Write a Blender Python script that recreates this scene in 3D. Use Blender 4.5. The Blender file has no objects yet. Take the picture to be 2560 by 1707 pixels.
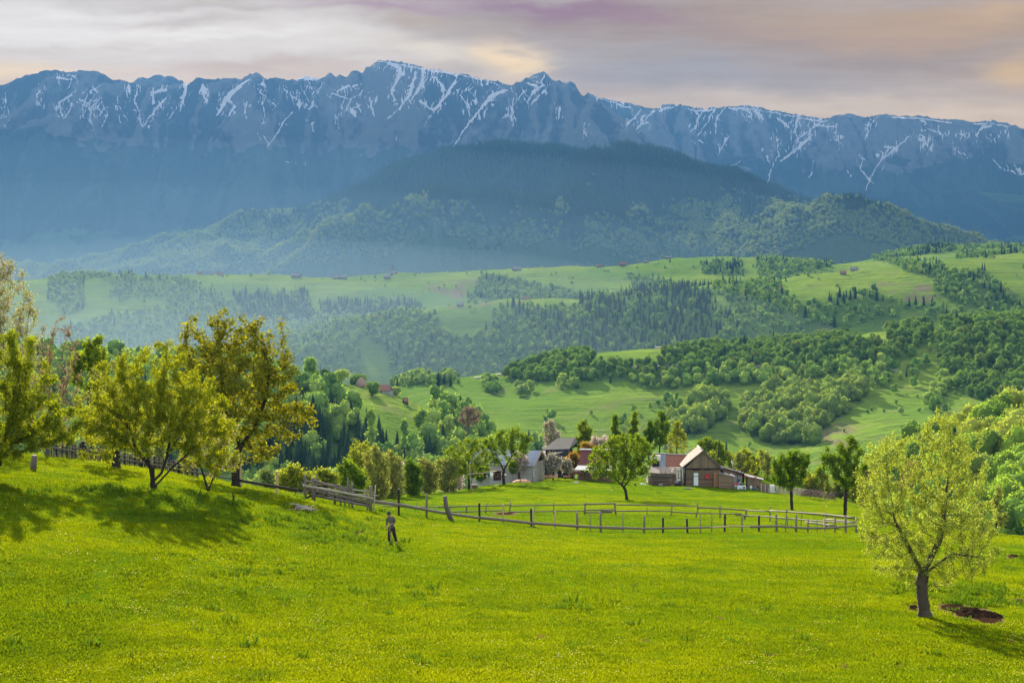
import bpy, bmesh, math, random
import numpy as np
from mathutils import Vector, Matrix
R = math.radians
PI = math.pi
random.seed(7)
rng = np.random.default_rng(7)
SC = bpy.context.scene
COL = SC.collection
F = 1785.0          # focal length in picture widths/1024
HOR = 300.0         # row of the true horizon

# ------------------------------------------------------------------ camera
cam = bpy.data.cameras.new('camera'); cam_o = bpy.data.objects.new('camera', cam); COL.objects.link(cam_o)
cam.sensor_width = 36.0; cam.lens = 36.0 * F / 1024.0
cam_o.location = (0, 0, 0); cam_o.rotation_euler = (R(90), 0, 0)
cam.shift_y = -(341.0 - HOR) / 1024.0
cam.clip_start = 0.5; cam.clip_end = 60000
SC.camera = cam_o

# ------------------------------------------------------------------ light and exposure
SUN_EL, SUN_AZ = 22.0, -13.5      # degrees; azimuth from the view direction, negative = left
sun = bpy.data.lights.new('sun', 'SUN'); sun.energy = 5.0; sun.angle = R(0.6); sun.color = (1.0, 0.93, 0.78)
sun_o = bpy.data.objects.new('sun', sun); COL.objects.link(sun_o)
sd = Vector((math.sin(R(SUN_AZ)) * math.cos(R(SUN_EL)), math.cos(R(SUN_AZ)) * math.cos(R(SUN_EL)), math.sin(R(SUN_EL))))
sun_o.rotation_euler = sd.to_track_quat('Z', 'Y').to_euler()
sun_o.location = sd * 200
SC.view_settings.view_transform = 'Standard'; SC.view_settings.look = 'None'
SC.view_settings.gamma = 1.0; SC.view_settings.use_curve_mapping = False
EXPO = 1.8
SC.view_settings.exposure = EXPO
try:
    SC.cycles.use_denoising = True
    SC.cycles.denoiser = 'OPENIMAGEDENOISE'
    SC.cycles.denoising_input_passes = 'RGB_ALBEDO_NORMAL'
    SC.cycles.max_bounces = 6; SC.cycles.diffuse_bounces = 3; SC.cycles.glossy_bounces = 1
    SC.cycles.transmission_bounces = 4; SC.cycles.volume_bounces = 1; SC.cycles.transparent_max_bounces = 8
    SC.cycles.use_adaptive_sampling = True; SC.cycles.adaptive_threshold = 0.02
    SC.cycles.caustics_reflective = False; SC.cycles.caustics_refractive = False
except Exception as e:
    print('cycles settings', e)

# ------------------------------------------------------------------ node helper
class NT:
    def __init__(s, tree): s.t = tree; s.n = tree.nodes; s.l = tree.links
    def new(s, kind, **kw):
        nd = s.n.new(kind)
        for k, v in kw.items(): setattr(nd, k, v)
        return nd
    def put(s, sock, v):
        if isinstance(v, bpy.types.NodeSocket): s.l.new(v, sock)
        elif v is not None:
            if isinstance(v, (tuple, list)) and len(v) == 3 and sock.type == 'RGBA': v = (*v, 1)
            sock.default_value = v
    def m(s, op, a, b=None, c=None, clamp=False):
        nd = s.new('ShaderNodeMath', operation=op); nd.use_clamp = clamp
        s.put(nd.inputs[0], a)
        if b is not None: s.put(nd.inputs[1], b)
        if c is not None: s.put(nd.inputs[2], c)
        return nd.outputs[0]
    def mix(s, f, a, b, mode='MIX'):
        nd = s.new('ShaderNodeMix', data_type='RGBA', blend_type=mode); nd.clamp_factor = True
        s.put(nd.inputs[0], f); s.put(nd.inputs[6], a); s.put(nd.inputs[7], b)
        return nd.outputs[2]
    def noise(s, vec, scale, detail=4, rough=.55, dist=0.0, out=0):
        nd = s.new('ShaderNodeTexNoise'); s.put(nd.inputs['Vector'], vec)
        nd.inputs['Scale'].default_value = scale; nd.inputs['Detail'].default_value = detail
        nd.inputs['Roughness'].default_value = rough; nd.inputs['Distortion'].default_value = dist
        return nd.outputs[out]
    def ramp(s, f, stops):
        nd = s.new('ShaderNodeValToRGB'); s.put(nd.inputs[0], f)
        e = nd.color_ramp.elements
        while len(e) < len(stops): e.new(0.5)
        for i, (p, c) in enumerate(stops):
            e[i].position = p; e[i].color = (*c, 1) if len(c) == 3 else c
        return nd.outputs[0]
    def sstep(s, v, a, b):
        nd = s.new('ShaderNodeMapRange', interpolation_type='SMOOTHSTEP'); nd.clamp = True
        s.put(nd.inputs[0], v); nd.inputs[1].default_value = a; nd.inputs[2].default_value = b
        return nd.outputs[0]
    def vmap(s, vec, scale=(1, 1, 1), loc=(0, 0, 0), rot=(0, 0, 0)):
        nd = s.new('ShaderNodeMapping'); s.put(nd.inputs[0], vec)
        nd.inputs[1].default_value = loc; nd.inputs[2].default_value = rot; nd.inputs[3].default_value = scale
        return nd.outputs[0]
    def bump(s, h, strength=.3, dist=.1):
        nd = s.new('ShaderNodeBump'); s.put(nd.inputs['Height'], h)
        nd.inputs['Strength'].default_value = strength; nd.inputs['Distance'].default_value = dist
        return nd.outputs[0]
def srgb(r, g, b):
    f = lambda c: (c / 255 / 12.92) if c <= 10 else ((c / 255 + .055) / 1.055) ** 2.4
    return (f(r), f(g), f(b))

# ------------------------------------------------------------------ world: veiled evening sky laid out by direction
W = bpy.data.worlds.new('World'); SC.world = W; W.use_nodes = True
w = NT(W.node_tree); w.n.clear()
geo = w.new('ShaderNodeTexCoord'); sep = w.new('ShaderNodeSeparateXYZ'); w.l.new(geo.outputs['Generated'], sep.inputs[0])
dy = w.m('MAXIMUM', w.m('ABSOLUTE', sep.outputs[1]), .05)
A = w.m('DIVIDE', sep.outputs[0], dy)          # tan of azimuth
E = w.m('DIVIDE', sep.outputs[2], dy)          # tan of elevation
comb = w.new('ShaderNodeCombineXYZ'); w.put(comb.inputs[0], A); w.put(comb.inputs[1], w.m('MULTIPLY', E, 3.2))
nz = w.noise(comb.outputs[0], 7.0, 6, .6); nz2 = w.noise(comb.outputs[0], 26.0, 5, .6)
nz3 = w.noise(w.vmap(comb.outputs[0], (1, 1, 1), (3.1, 1.7, 0)), 5.0, 6, .62)
Aw = w.m('ADD', A, w.m('MULTIPLY', w.m('SUBTRACT', nz3, .5), .16))
Ew = w.m('ADD', E, w.m('ADD', w.m('MULTIPLY', w.m('SUBTRACT', nz, .5), .045), w.m('MULTIPLY', w.m('SUBTRACT', nz2, .5), .012)))
def blob(u, v, su, sv, slope=0.0, gain=1.0):
    a0, e0 = (u - 512) / F, (HOR - v) / F
    da = w.m('DIVIDE', w.m('SUBTRACT', Aw, a0), su / F)
    de = w.m('SUBTRACT', w.m('SUBTRACT', Ew, e0), w.m('MULTIPLY', w.m('SUBTRACT', Aw, a0), slope))
    de = w.m('DIVIDE', de, sv / F)
    q = w.m('ADD', w.m('MULTIPLY', da, da), w.m('MULTIPLY', de, de))
    return w.m('MULTIPLY', w.m('EXPONENT', w.m('MULTIPLY', q, -1.0)), gain, clamp=True)
def C(r, g, b, k=1.0): return tuple(c * k for c in srgb(r, g, b))
base = w.mix(w.sstep(E, .05, .17), C(202, 195, 194), C(176, 174, 182))
col = base
for (b, c) in [
    ((60, 70, 330, 12, 0, 1.0), C(212, 198, 190)), ((80, 24, 330, 44, 0, 1.1), C(226, 224, 224)),
    ((330, 38, 150, 22, -.08, 1.0), C(224, 222, 220)), ((180, 18, 70, 7, .05, .8), C(196, 192, 192)), ((60, 46, 150, 6, .02, .6), C(205, 200, 198)), ((250, 32, 120, 5, 0.0, .5), C(240, 240, 240)), ((220, 3, 140, 6, -.05, .8), C(190, 186, 184)), ((470, 55, 60, 14, -.15, 1.0), C(236, 228, 214)),
    ((250, 65, 110, 8, 0, .9), C(196, 186, 186)),
    ((680, 28, 270, 30, -.05, 1.1), C(160, 154, 160)), ((570, 9, 120, 10, -.12, 1.0), C(150, 130, 156)), ((690, 72, 180, 22, -.05, 1.0), C(158, 166, 182)),
    ((930, 24, 190, 26, 0, 1.1), C(184, 167, 156)), ((880, 58, 170, 15, 0, .8), C(160, 158, 168)), ((430, 16, 60, 10, -.1, .8), C(182, 172, 166)),
 ((380, 2, 80, 6, 0, .8), C(172, 150, 170)),
    ((1015, 70, 36, 15, 0, .9), C(212, 190, 168)), ((535, 62, 26, 20, 0, .95), C(238, 218, 190)), ((0, 78, 60, 14, 0, .9), C(235, 215, 190)),
    ((820, 102, 120, 9, 0, .8), C(206, 200, 198)), ((990, 116, 110, 12, -.05, .8), C(214, 204, 198)), ((1010, 8, 50, 12, 0, .8), C(205, 182, 164)),
    ]:
    col = w.mix(blob(*b), col, c)
streak = w.noise(w.vmap(comb.outputs[0], (1, 2.6, 1)), 18.0, 8, .62)
fine = w.m('ADD', .84, w.m('MULTIPLY', streak, .34))
mul = w.new('ShaderNodeVectorMath', operation='SCALE'); w.put(mul.inputs[0], col); w.put(mul.inputs[3], fine)
# the clouds stand beyond ten kilometres of air, so they are as much brighter and warmer as that air dims and blues them
HAZE_D, HAZE_S = 1.05e-4, (.095, .325, .62)
path = w.m('MULTIPLY', w.m('MINIMUM', w.m('DIVIDE', 1120.0, w.m('MAXIMUM', E, .02)), 10100.0), -HAZE_D)
Tr = w.m('EXPONENT', path)
sub = w.mix(w.m('SUBTRACT', 1.0, Tr), (0, 0, 0), HAZE_S)
s1 = w.new('ShaderNodeVectorMath', operation='SUBTRACT'); w.put(s1.inputs[0], mul.outputs[0]); w.put(s1.inputs[1], sub)
s2 = w.new('ShaderNodeVectorMath', operation='MAXIMUM'); w.put(s2.inputs[0], s1.outputs[0]); s2.inputs[1].default_value = (.02, .02, .02)
s3 = w.new('ShaderNodeVectorMath', operation='SCALE'); w.put(s3.inputs[0], s2.outputs[0]); w.put(s3.inputs[3], w.m('DIVIDE', 10.0 / 2 ** EXPO, Tr))
mul = s3
sky = w.new('ShaderNodeTexSky', sky_type='NISHITA'); sky.sun_disc = False
sky.sun_elevation = R(SUN_EL); sky.sun_rotation = R(SUN_AZ); sky.altitude = 900; sky.air_density = 1.2; sky.dust_density = 1.5
skyc = w.mix(.45, sky.outputs[0], (5.0, 5.0, 5.2))
up = w.sstep(E, .22, .5); back = w.sstep(sep.outputs[1], .25, -.1)
colf = w.mix(w.m('MAXIMUM', up, back), mul.outputs[0], skyc)
bg = w.new('ShaderNodeBackground'); w.put(bg.inputs[0], colf); bg.inputs[1].default_value = 0.1
out = w.new('ShaderNodeOutputWorld'); w.l.new(bg.outputs[0], out.inputs[0])

# ------------------------------------------------------------------ numpy noise
def _h(ix, iy, s):
    a = (ix.astype(np.int64) * 374761393 + iy.astype(np.int64) * 668265263 + s * 1442695041) & 0x7fffffff
    a = ((a ^ (a >> 13)) * 1274126177) & 0x7fffffff
    a = a ^ (a >> 16)
    return (a & 0xffff) / 65535.0
def vnoise(x, y, s=0):
    x = np.asarray(x, float); y = np.asarray(y, float)
    ix = np.floor(x); iy = np.floor(y); fx = x - ix; fy = y - iy
    fx = fx * fx * (3 - 2 * fx); fy = fy * fy * (3 - 2 * fy)
    a = _h(ix, iy, s); b = _h(ix + 1, iy, s); c = _h(ix, iy + 1, s); d = _h(ix + 1, iy + 1, s)
    return (a * (1 - fx) + b * fx) * (1 - fy) + (c * (1 - fx) + d * fx) * fy
def fbm(x, y, o=4, s=0):
    t = 0; amp = 1; tot = 0
    for i in range(o):
        t = t + amp * (vnoise(x * 2 ** i, y * 2 ** i, s + i * 17) - .5) * 2; tot += amp; amp *= .5
    return t / tot
def ridged(x, y, o=4, s=0):
    t = 0; amp = 1; tot = 0
    for i in range(o):
        t = t + amp * (1 - np.abs(vnoise(x * 2 ** i, y * 2 ** i, s + i * 31) * 2 - 1)); tot += amp; amp *= .5
    return t / tot

# ------------------------------------------------------------------ terrain: cross-sections at measured distances
# each row: distance, smoothing, [(azimuth column, row seen from here)...]
ROWS = [
 (2, 0, None, -1.8), (25, 0, None, -6.4), (50, 0, None, -10.9),
 (70, 20, [(-900,480),(-200,522),(0,543),(155,563),(300,585),(512,598),(700,604),(925,614),(1024,625),(1300,650),(1900,690)]),
 (92, 12, [(-900,430),(-200,462),(0,477),(155,493),(300,521),(392,545),(600,556),(850,563),(925,568),(1024,580),(1300,600),(1900,640)]),
 (127, 5, [(-900,430),(-200,440),(0,452),(70,457),(144,467),(237,485),(283,492.5),(300,495),(370,508),(425,517),(479,522),(531,527),(601,532.5),(700,534),(860,531.5),(925,532),(1024,538),(1250,555),(1900,600)]),
 (165, 6, [(-900,480),(-200,470),(0,480),(200,500),(283,510),(335,513),(370,507),(400,510.5),(430,513),(585,513),(671,513.5),(696,515),(770,519),(857,522),(925,526),(1000,540),(1100,565),(1900,660)]),
 (200, 5, [(-900,560),(-200,540),(200,560),(283,550),(330,528),(362,502),(400,499),(470,500),(626,500.5),(792,505),(845,508.5),(900,517),(940,530),(1024,575),(1900,700)]),
 (240, 5, [(-900,620),(-200,600),(283,600),(340,560),(375,520),(400,495),(469,489),(504,484.5),(626,491),(792,498),(845,501),(890,515),(940,545),(1024,590),(1900,720)]),
 (270, 4, [(-900,660),(-200,640),(300,620),(370,570),(400,530),(440,500),(474,489),(520,483),(555,478.5),(640,484),(700,486),(760,490),(800,494),(840,498),(880,520),(940,560),(1024,600),(1900,700)]),
 (300, 4, [(-900,690),(-200,660),(300,650),(400,590),(440,535),(480,505),(520,488),(560,481),(620,478),(700,474),(746,471),(790,481),(830,492),(860,512),(940,575),(1024,590),(1900,680)]),
 (420, 20, [(-900,720),(500,700),(700,690),(800,650),(870,590),(940,540),(1024,500),(1250,460),(1900,440)]),
 (520, 10, [(-900,560),(283,590),(480,600),(700,640),(800,560),(850,505),(870,487),(936,455),(993,432),(1024,425),(1250,380),(1900,340)]),
 (800, 5, [(-900,340),(0,362),(150,362),(240,363),(280,366),(296,370),(331,381),(361,387.5),(392,394),(418,405),(466,420),(483,435),(500,460),(540,490),(620,500),(720,480),(800,475),(870,490),(940,490),(1024,480),(1900,420)]),
 (950, 12, [(-900,480),(300,500),(400,500),(450,470),(500,462),(560,470),(650,470),(700,455),(760,462),(800,455),(850,440),(900,430),(1024,420),(1900,360)]),
 (1120, 12, [(-900,540),(350,540),(380,470),(405,425),(430,405),(500,412),(600,405),(700,400),(800,392),(849,387),(920,385),(1024,370),(1900,310)]),
 (1300, 5, [(-900,560),(300,540),(340,470),(370,420),(388,391),(401,386.5),(430,383),(478,380.5),(510,377),(560,362),(610,353),(657,349),(740,346),(800,342),(849,336),(923,327),(1024,318),(1900,270)]),
 (1650, 30, [(-900,440),(200,440),(400,430),(600,400),(800,370),(1024,340),(1900,290)]),
 (2050, 7, [(-900,420),(150,372),(220,350),(300,332),(350,322),(406,312),(435,306),(488,303),(522,302),(580,300),(620,297),(664,289),(710,286),(768,281),(820,271),(875,263),(930,256),(1024,257),(1900,240)]),
 (2350, 15, [(-900,330),(0,335),(150,335),(300,330),(400,322),(522,316),(600,310),(700,295),(768,288),(850,277),(930,262),(1024,260),(1900,240)]),
 (2850, 5, [(-900,290),(-200,285),(0,281),(43,279),(87,275),(187,275.5),(305,276.5),(370,275.5),(479,270),(566,267),(610,266),(675,260),(718,257.5),(762,257),(818,262),(850,262.5),(871,260),(900,254),(936,247),(1000,247),(1300,245),(1900,230)]),
 (3500, 30, [(-900,330),(1900,330)]),
 (4200, 7, [(-900,280),(-200,290),(0,285),(100,283),(200,272),(261,262),(331,236),(370,220),(435,188),(479,183.6),(512,182.6),(599,192.4),(642,212),(686,244),(710,252),(751,238),(790,225),(840,212),(880,228),(930,247),(1024,266),(1250,290),(1900,280)]),
 (4550, 12, [(-900,290),(100,290),(231,262),(331,247),(435,203),(512,188),(599,192),(650,207),(700,227),(751,234),(834,231),(900,247),(1024,277),(1900,290)]),
 (5200, 4, [(-900,260),(-200,275),(0,272),(60,264),(157,251),(231,229),(305,212),(357,188),(396,164),(435,151),(480,143),(512,141),(566,147),(606,154),(617,148),(630,149),(643,157.5),(661,154),(675,155),(730,171),(773,186),(834,208),(882,225),(947,247),(1024,262),(1300,280),(1900,280)]),
 (6200, 30, [(-900,300),(1900,300)]),
 (6800, 10, [(-900,230),(-200,200),(0,190),(100,215),(160,235),(200,225),(230,200),(300,225),(350,230),(430,200),(500,195),(600,200),(700,225),(800,270),(900,275),(1024,270),(1900,260)]),
 (7300, 5, [(-900,150),(-200,135),(0,122),(30,119),(54,127),(87,145),(131,168),(163,185),(182,178),(196,150),(212,138),(235,142),(261,155),(283,172),(309,195),(330,180),(345,165),(400,165),(450,160),(500,155),(540,150),(580,155),(620,160),(650,170),(700,195),(800,255),(900,265),(1024,262),(1900,250)]),
 (8000, 1.2, [(-900,110),(-200,104),(-60,98),(0,89),(24,79),(43.5,72),(72,73),(76,74),(78,73.2),(98,74),(113,80),(131,84),(165,87),(183,86),(196,79),(210,80),(224,80),(242,79),(250,76),(257,74.4),(266,79),(298,82),(318,82),(331,76),(335,79),(340,76),(343,78.5),(348,76.5),(352,72),(357,70.5),(360.5,74),(363,74),(366,65.2),(369,68),(372,66),(376,65),(380,61.3),(385,62),(392,63),(424,68),(457,75),(479,80),(500,84),(512,86),(525,81),(536,76),(542,74),(545,73.5),(551,81),(556,82),(562,84.5),(571,84.5),(577,90),(584,97.5),(588,96),(592,97.5),(594,96.5),(597,98),(603,105),(621,120.5),(638,133.6),(673,157),(720,185),(800,215),(900,235),(1024,240),(1900,240)]),
 (8400, 8, [(-900,125),(-200,112),(0,100),(43,84),(100,86),(131,96),(183,96),(250,86),(298,90),(320,90),(380,73),(424,80),(500,95),(545,92),(584,110),(638,145),(673,165),(740,200),(800,210),(860,220),(950,215),(1024,215),(1900,210)]),
 (8800, 1.2, [(-900,128),(-200,118),(0,106),(80,98),(118,95),(131,84),(139,79),(152,77),(163,75),(174,78),(183,82),(196,95),(270,95),(293,90),(298,81.4),(304,78.5),(309,77.5),(320,80),(330,90),(380,85),(424,90),(500,102),(580,112),(640,135),(700,165),(740,185),(800,185),(860,195),(950,190),(1024,195),(1900,200)]),
 (9150, 10, [(-900,130),(0,112),(300,110),(400,100),(500,110),(580,114),(650,134),(700,144),(750,158),(800,152),(850,148),(880,155),(920,160),(960,148),(1024,160),(1900,165)]),
 (9500, 1.2, [(-900,140),(0,118),(300,118),(400,110),(500,112),(540,106),(570,100),(586,97),(600,98.5),(625,104),(643,108.5),(660,109),(673,106),(684,106.5),(695,109.5),(725,107.5),(747,107),(769,110.7),(795,116),(823,120.5),(834,117),(849,115),(865,118.5),(882,115),(904,116.5),(921,117),(947,121),(980,122.7),(993,122.3),(1008,125),(1024,130),(1200,140),(1900,150)]),
 (10000, 20, [(-900,190),(1024,180),(1900,190)]),
]
UG = np.arange(-900, 1901, 1.0)
KD = np.array([r[0] for r in ROWS], float)
KZ = np.zeros((len(ROWS), len(UG)))
for i, r in enumerate(ROWS):
    if r[2] is None: KZ[i] = r[3]; continue
    p = np.array(r[2], float)
    v = np.interp(UG, p[:, 0], p[:, 1])
    if r[1] > 0:
        kx = np.arange(-int(3 * r[1]) - 1, int(3 * r[1]) + 2); kk = np.exp(-.5 * (kx / r[1]) ** 2); kk /= kk.sum()
        v = np.convolve(np.pad(v, len(kx) // 2, mode='edge'), kk, mode='valid')
    KZ[i] = (HOR - v) / F * r[0]
# pchip slopes per column
hD = np.diff(KD)[:, None]; dl = np.diff(KZ, axis=0) / hD
KM = np.zeros_like(KZ)
w1 = 2 * hD[1:] + hD[:-1]; w2 = hD[1:] + 2 * hD[:-1]
with np.errstate(divide='ignore', invalid='ignore'):
    hm = (w1 + w2) / (w1 / dl[:-1] + w2 / dl[1:])
KM[1:-1] = np.where(dl[:-1] * dl[1:] > 0, hm, 0); KM[0] = dl[0]; KM[-1] = dl[-1]
def baseH(u, D):
    u = np.asarray(u, float); D = np.asarray(D, float)
    u, D = np.broadcast_arrays(u, D)
    ui = np.clip(u + 900, 0, len(UG) - 1.001); i0 = ui.astype(int); fu = ui - i0
    k = np.clip(np.searchsorted(KD, D, side='right') - 1, 0, len(KD) - 2)
    h = KD[k + 1] - KD[k]; t = np.clip((D - KD[k]) / h, 0, 1)
    def ev(ci):
        y0, y1, m0, m1 = KZ[k, ci], KZ[k + 1, ci], KM[k, ci], KM[k + 1, ci]
        return (1 + 2 * t) * (1 - t) ** 2 * y0 + t * (1 - t) ** 2 * h * m0 + t * t * (3 - 2 * t) * y1 + t * t * (t - 1) * h * m1
    return ev(i0) * (1 - fu) + ev(i0 + 1) * fu
def ribs5(u, D):
    x = (u - 512) / F * D; wx = x + fbm(x / 500, D / 500, 3, 41) * 120
    return ridged(wx / 260, D / 900, 4, 47) - .62
def ribs6(u, D):
    x = (u - 512) / F * D; wx = x + fbm(x / 420, D / 700, 4, 61) * 150
    return ridged(wx / 420, D / 1500, 5, 67) - .6, ridged(wx / 95 + fbm(x / 90, D / 200, 3, 5) * .6, D / 700, 3, 71) - .6
def rough(u, D):
    """extra relief added to the base shape, in metres"""
    x = (u - 512) / F * D
    z = 0
    near = np.clip((D - 20) / 60, 0, 1) * np.clip((330 - D) / 60, 0, 1)
    z = z + near * (fbm(x / 9, D / 7, 3, 3) * .24 + fbm(x / 2.2, D / 2.2, 3, 8) * .05)
    hill = np.clip((D - 420) / 200, 0, 1) * np.clip((3400 - D) / 300, 0, 1)
    z = z + hill * (fbm(x / 150, D / 110, 4, 11) * np.clip(D / 220, 0, 7.5) + (ridged(x / 90 + D / 300, D / 420, 3, 23) - .6) * np.clip(D / 190, 0, 9))
    m5 = np.clip((D - 3500) / 400, 0, 1) * np.clip((5250 - D) / 250, 0, 1)
    wx = x + fbm(x / 500, D / 500, 3, 41) * 120
    z = z + m5 * ((ridged(wx / 260, D / 900, 4, 47) - .62) * 175 + fbm(x / 120, D / 120, 3, 53) * 14)
    env = np.clip((D - 6200) / 500, 0, 1)
    cr = np.minimum(np.abs(D - 8000) / 800, 1) * np.minimum(np.abs(D - 9500) / 480, 1) * np.minimum(np.abs(D - 8800) / 200, 1)
    cr = np.where((D > 8000) & (D < 8950), .02, cr); cr = np.where((D > 9500), .02, cr)
    cr = .03 + .97 * cr
    wx = x + fbm(x / 420, D / 700, 4, 61) * 150
    z = z + env * cr * ((ridged(wx / 420, D / 1500, 5, 67) - .6) * 300 + (ridged(wx / 95 + fbm(x / 90, D / 200, 3, 5) * .6, D / 700, 3, 71) - .6) * 95 + fbm(x / 60, D / 60, 3, 73) * 14) + env * (fbm(x / 55, D / 55, 3, 79) * 8 + (ridged(x / 38, D / 90, 3, 83) - .62) * 26)
    return z
def H(u, D): return baseH(u, D) + rough(u, D)
def G(u, D, dz=0.0):
    return Vector(((u - 512) / F * D, D, float(H(np.array([float(u)]), np.array([float(D)]))[0]) + dz))
def gz(x, y): return float(H(np.array([512 + F * x / y]), np.array([float(y)]))[0])
def at(u, v, D): return Vector(((u - 512) / F * D, D, (HOR - v) / F * D))
def row_of(u, D): return HOR - F * H(u, D) / D

# ------------------------------------------------------------------ mesh helpers
def link(o, parent=None):
    COL.objects.link(o)
    if parent is not None: o.parent = parent
    return o
def meta(o, label=None, cat=None, group=None, kind=None):
    if label: o['label'] = label
    if cat: o['category'] = cat
    if group: o['group'] = group
    if kind: o['kind'] = kind
    return o
def thing(name, loc, label, cat, group=None, rz=0.0):
    o = bpy.data.objects.new(name, None); o.empty_display_size = .3
    COL.objects.link(o); o.location = loc; o.rotation_euler = (0, 0, rz)
    return meta(o, label, cat, group)
def mesh_np(name, V, Fc, mat=None, nside=4, smooth=False, attrs=None):
    me = bpy.data.meshes.new(name)
    V = np.ascontiguousarray(V, np.float32); Fc = np.ascontiguousarray(Fc, np.int32)
    me.vertices.add(len(V)); me.vertices.foreach_set('co', V.ravel())
    if len(Fc):
        me.loops.add(Fc.size); me.loops.foreach_set('vertex_index', Fc.ravel())
        me.polygons.add(len(Fc)); me.polygons.foreach_set('loop_start', np.arange(0, Fc.size, nside, dtype=np.int32))
        me.polygons.foreach_set('use_smooth', np.full(len(Fc), smooth))
    me.update(calc_edges=True)
    if attrs:
        for k, a in attrs.items():
            at_ = me.attributes.new(k, 'FLOAT', 'POINT'); at_.data.foreach_set('value', np.ascontiguousarray(a, np.float32).ravel())
    if mat: me.materials.append(mat)
    return me
class MB:
    """collects boxes, tubes, quads into one mesh"""
    def __init__(s): s.v = []; s.f = []; s.mi = []; s.sm = []
    def face(s, pts, mi=0, sm=False):
        b = len(s.v); s.v += [tuple(p) for p in pts]; s.f.append(tuple(range(b, b + len(pts)))); s.mi.append(mi); s.sm.append(sm)
    def box(s, c, size, rz=0.0, mi=0, rot=None):
        M = rot if rot is not None else Matrix.Rotation(rz, 3, 'Z')
        hx, hy, hz = size[0] / 2, size[1] / 2, size[2] / 2
        b = len(s.v)
        for dx, dy_, dz in ((-1,-1,-1),(1,-1,-1),(1,1,-1),(-1,1,-1),(-1,-1,1),(1,-1,1),(1,1,1),(-1,1,1)):
            s.v.append(tuple(Vector(c) + M @ Vector((dx * hx, dy_ * hy, dz * hz))))
        for q in ((0,3,2,1),(4,5,6,7),(0,1,5,4),(1,2,6,5),(2,3,7,6),(3,0,4,7)):
            s.f.append(tuple(b + i for i in q)); s.mi.append(mi); s.sm.append(False)
        return s
    def beam(s, p0, p1, wd, ht, mi=0, up=Vector((0, 0, 1))):
        p0, p1 = Vector(p0), Vector(p1); d = p1 - p0; L = d.length; d.normalize()
        sx = d.cross(up);
        if sx.length < 1e-4: sx = d.cross(Vector((0, 1, 0)))
        sx.normalize(); uz = sx.cross(d)
        M = Matrix((d, sx, uz)).transposed()
        return s.box((p0 + p1) / 2, (L, wd, ht), rot=M, mi=mi)
    def tube(s, pts, radii, n=8, mi=0, cap=True, wob=0.0, sm=True):
        pts = [Vector(p) for p in pts]
        if not hasattr(radii, '__len__'): radii = [radii] * len(pts)
        rings = []
        ref = None
        for i, p in enumerate(pts):
            d = (pts[min(i + 1, len(pts) - 1)] - pts[max(i - 1, 0)]).normalized()
            if ref is None: ref = d.orthogonal().normalized()
            ref = (ref - d * ref.dot(d)); ref = ref.normalized() if ref.length > 1e-5 else d.orthogonal().normalized()
            b2 = d.cross(ref); b = len(s.v)
            for k in range(n):
                a = 2 * PI * k / n; rr = radii[i] * (1 + (random.random() - .5) * wob)
                s.v.append(tuple(p + (ref * math.cos(a) + b2 * math.sin(a)) * rr))
            rings.append(b)
        for i in range(len(rings) - 1):
            a, b = rings[i], rings[i + 1]
            for k in range(n):
                k2 = (k + 1) % n
                s.f.append((a + k, a + k2, b + k2, b + k)); s.mi.append(mi); s.sm.append(sm)
        if cap:
            s.f.append(tuple(rings[0] + k for k in reversed(range(n)))); s.mi.append(mi); s.sm.append(False)
            s.f.append(tuple(rings[-1] + k for k in range(n))); s.mi.append(mi); s.sm.append(False)
        return s
    def ball(s, c, r, n=8, m=6, mi=0, jit=0.0, rot=None):
        c = Vector(c); r = Vector(r) if hasattr(r, '__len__') else Vector((r, r, r)); b = len(s.v)
        for j in range(m + 1):
            th = PI * j / m
            for k in range(n):
                a = 2 * PI * k / n; q = 1 + (random.random() - .5) * jit
                v = Vector((math.sin(th) * math.cos(a) * r.x * q, math.sin(th) * math.sin(a) * r.y * q, math.cos(th) * r.z * q))
                if rot is not None: v = rot @ v
                s.v.append(tuple(c + v))
        for j in range(m):
            for k in range(n):
                k2 = (k + 1) % n
                s.f.append((b + j * n + k, b + (j + 1) * n + k, b + (j + 1) * n + k2, b + j * n + k2)); s.mi.append(mi); s.sm.append(True)
        return s
    def build(s, name, mats, parent=None, world_parent=False):
        me = bpy.data.meshes.new(name); me.from_pydata(s.v, [], s.f)
        if not isinstance(mats, (list, tuple)): mats = [mats]
        for m_ in mats: me.materials.append(m_)
        me.polygons.foreach_set('material_index', s.mi); me.polygons.foreach_set('use_smooth', s.sm)
        me.update(); o = bpy.data.objects.new(name, me); link(o, parent)
        return o
# ------------------------------------------------------------------ materials
MATS = {}
def mat(name, fn):
    if name in MATS: return MATS[name]
    m = bpy.data.materials.new(name); m.use_nodes = True; n = NT(m.node_tree); n.n.clear()
    o = n.new('ShaderNodeOutputMaterial'); sh = fn(n); n.l.new(sh, o.inputs[0]); MATS[name] = m
    return m
def pbsdf(n, col, rough=.8, bump=None, spec=.2, metal=0.0):
    b = n.new('ShaderNodeBsdfPrincipled'); n.put(b.inputs['Base Color'], col); n.put(b.inputs['Roughness'], rough)
    b.inputs['Specular IOR Level'].default_value = spec; b.inputs['Metallic'].default_value = metal
    if bump is not None: n.l.new(bump, b.inputs['Normal'])
    return b.outputs[0]
def diff(n, col, bump=None):
    b = n.new('ShaderNodeBsdfDiffuse'); n.put(b.inputs[0], col)
    if bump is not None: n.l.new(bump, b.inputs['Normal'])
    return b.outputs[0]
def addmix(n, f, a, b):
    x = n.new('ShaderNodeMixShader'); n.put(x.inputs[0], f); n.l.new(a, x.inputs[1]); n.l.new(b, x.inputs[2]); return x.outputs[0]
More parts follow.
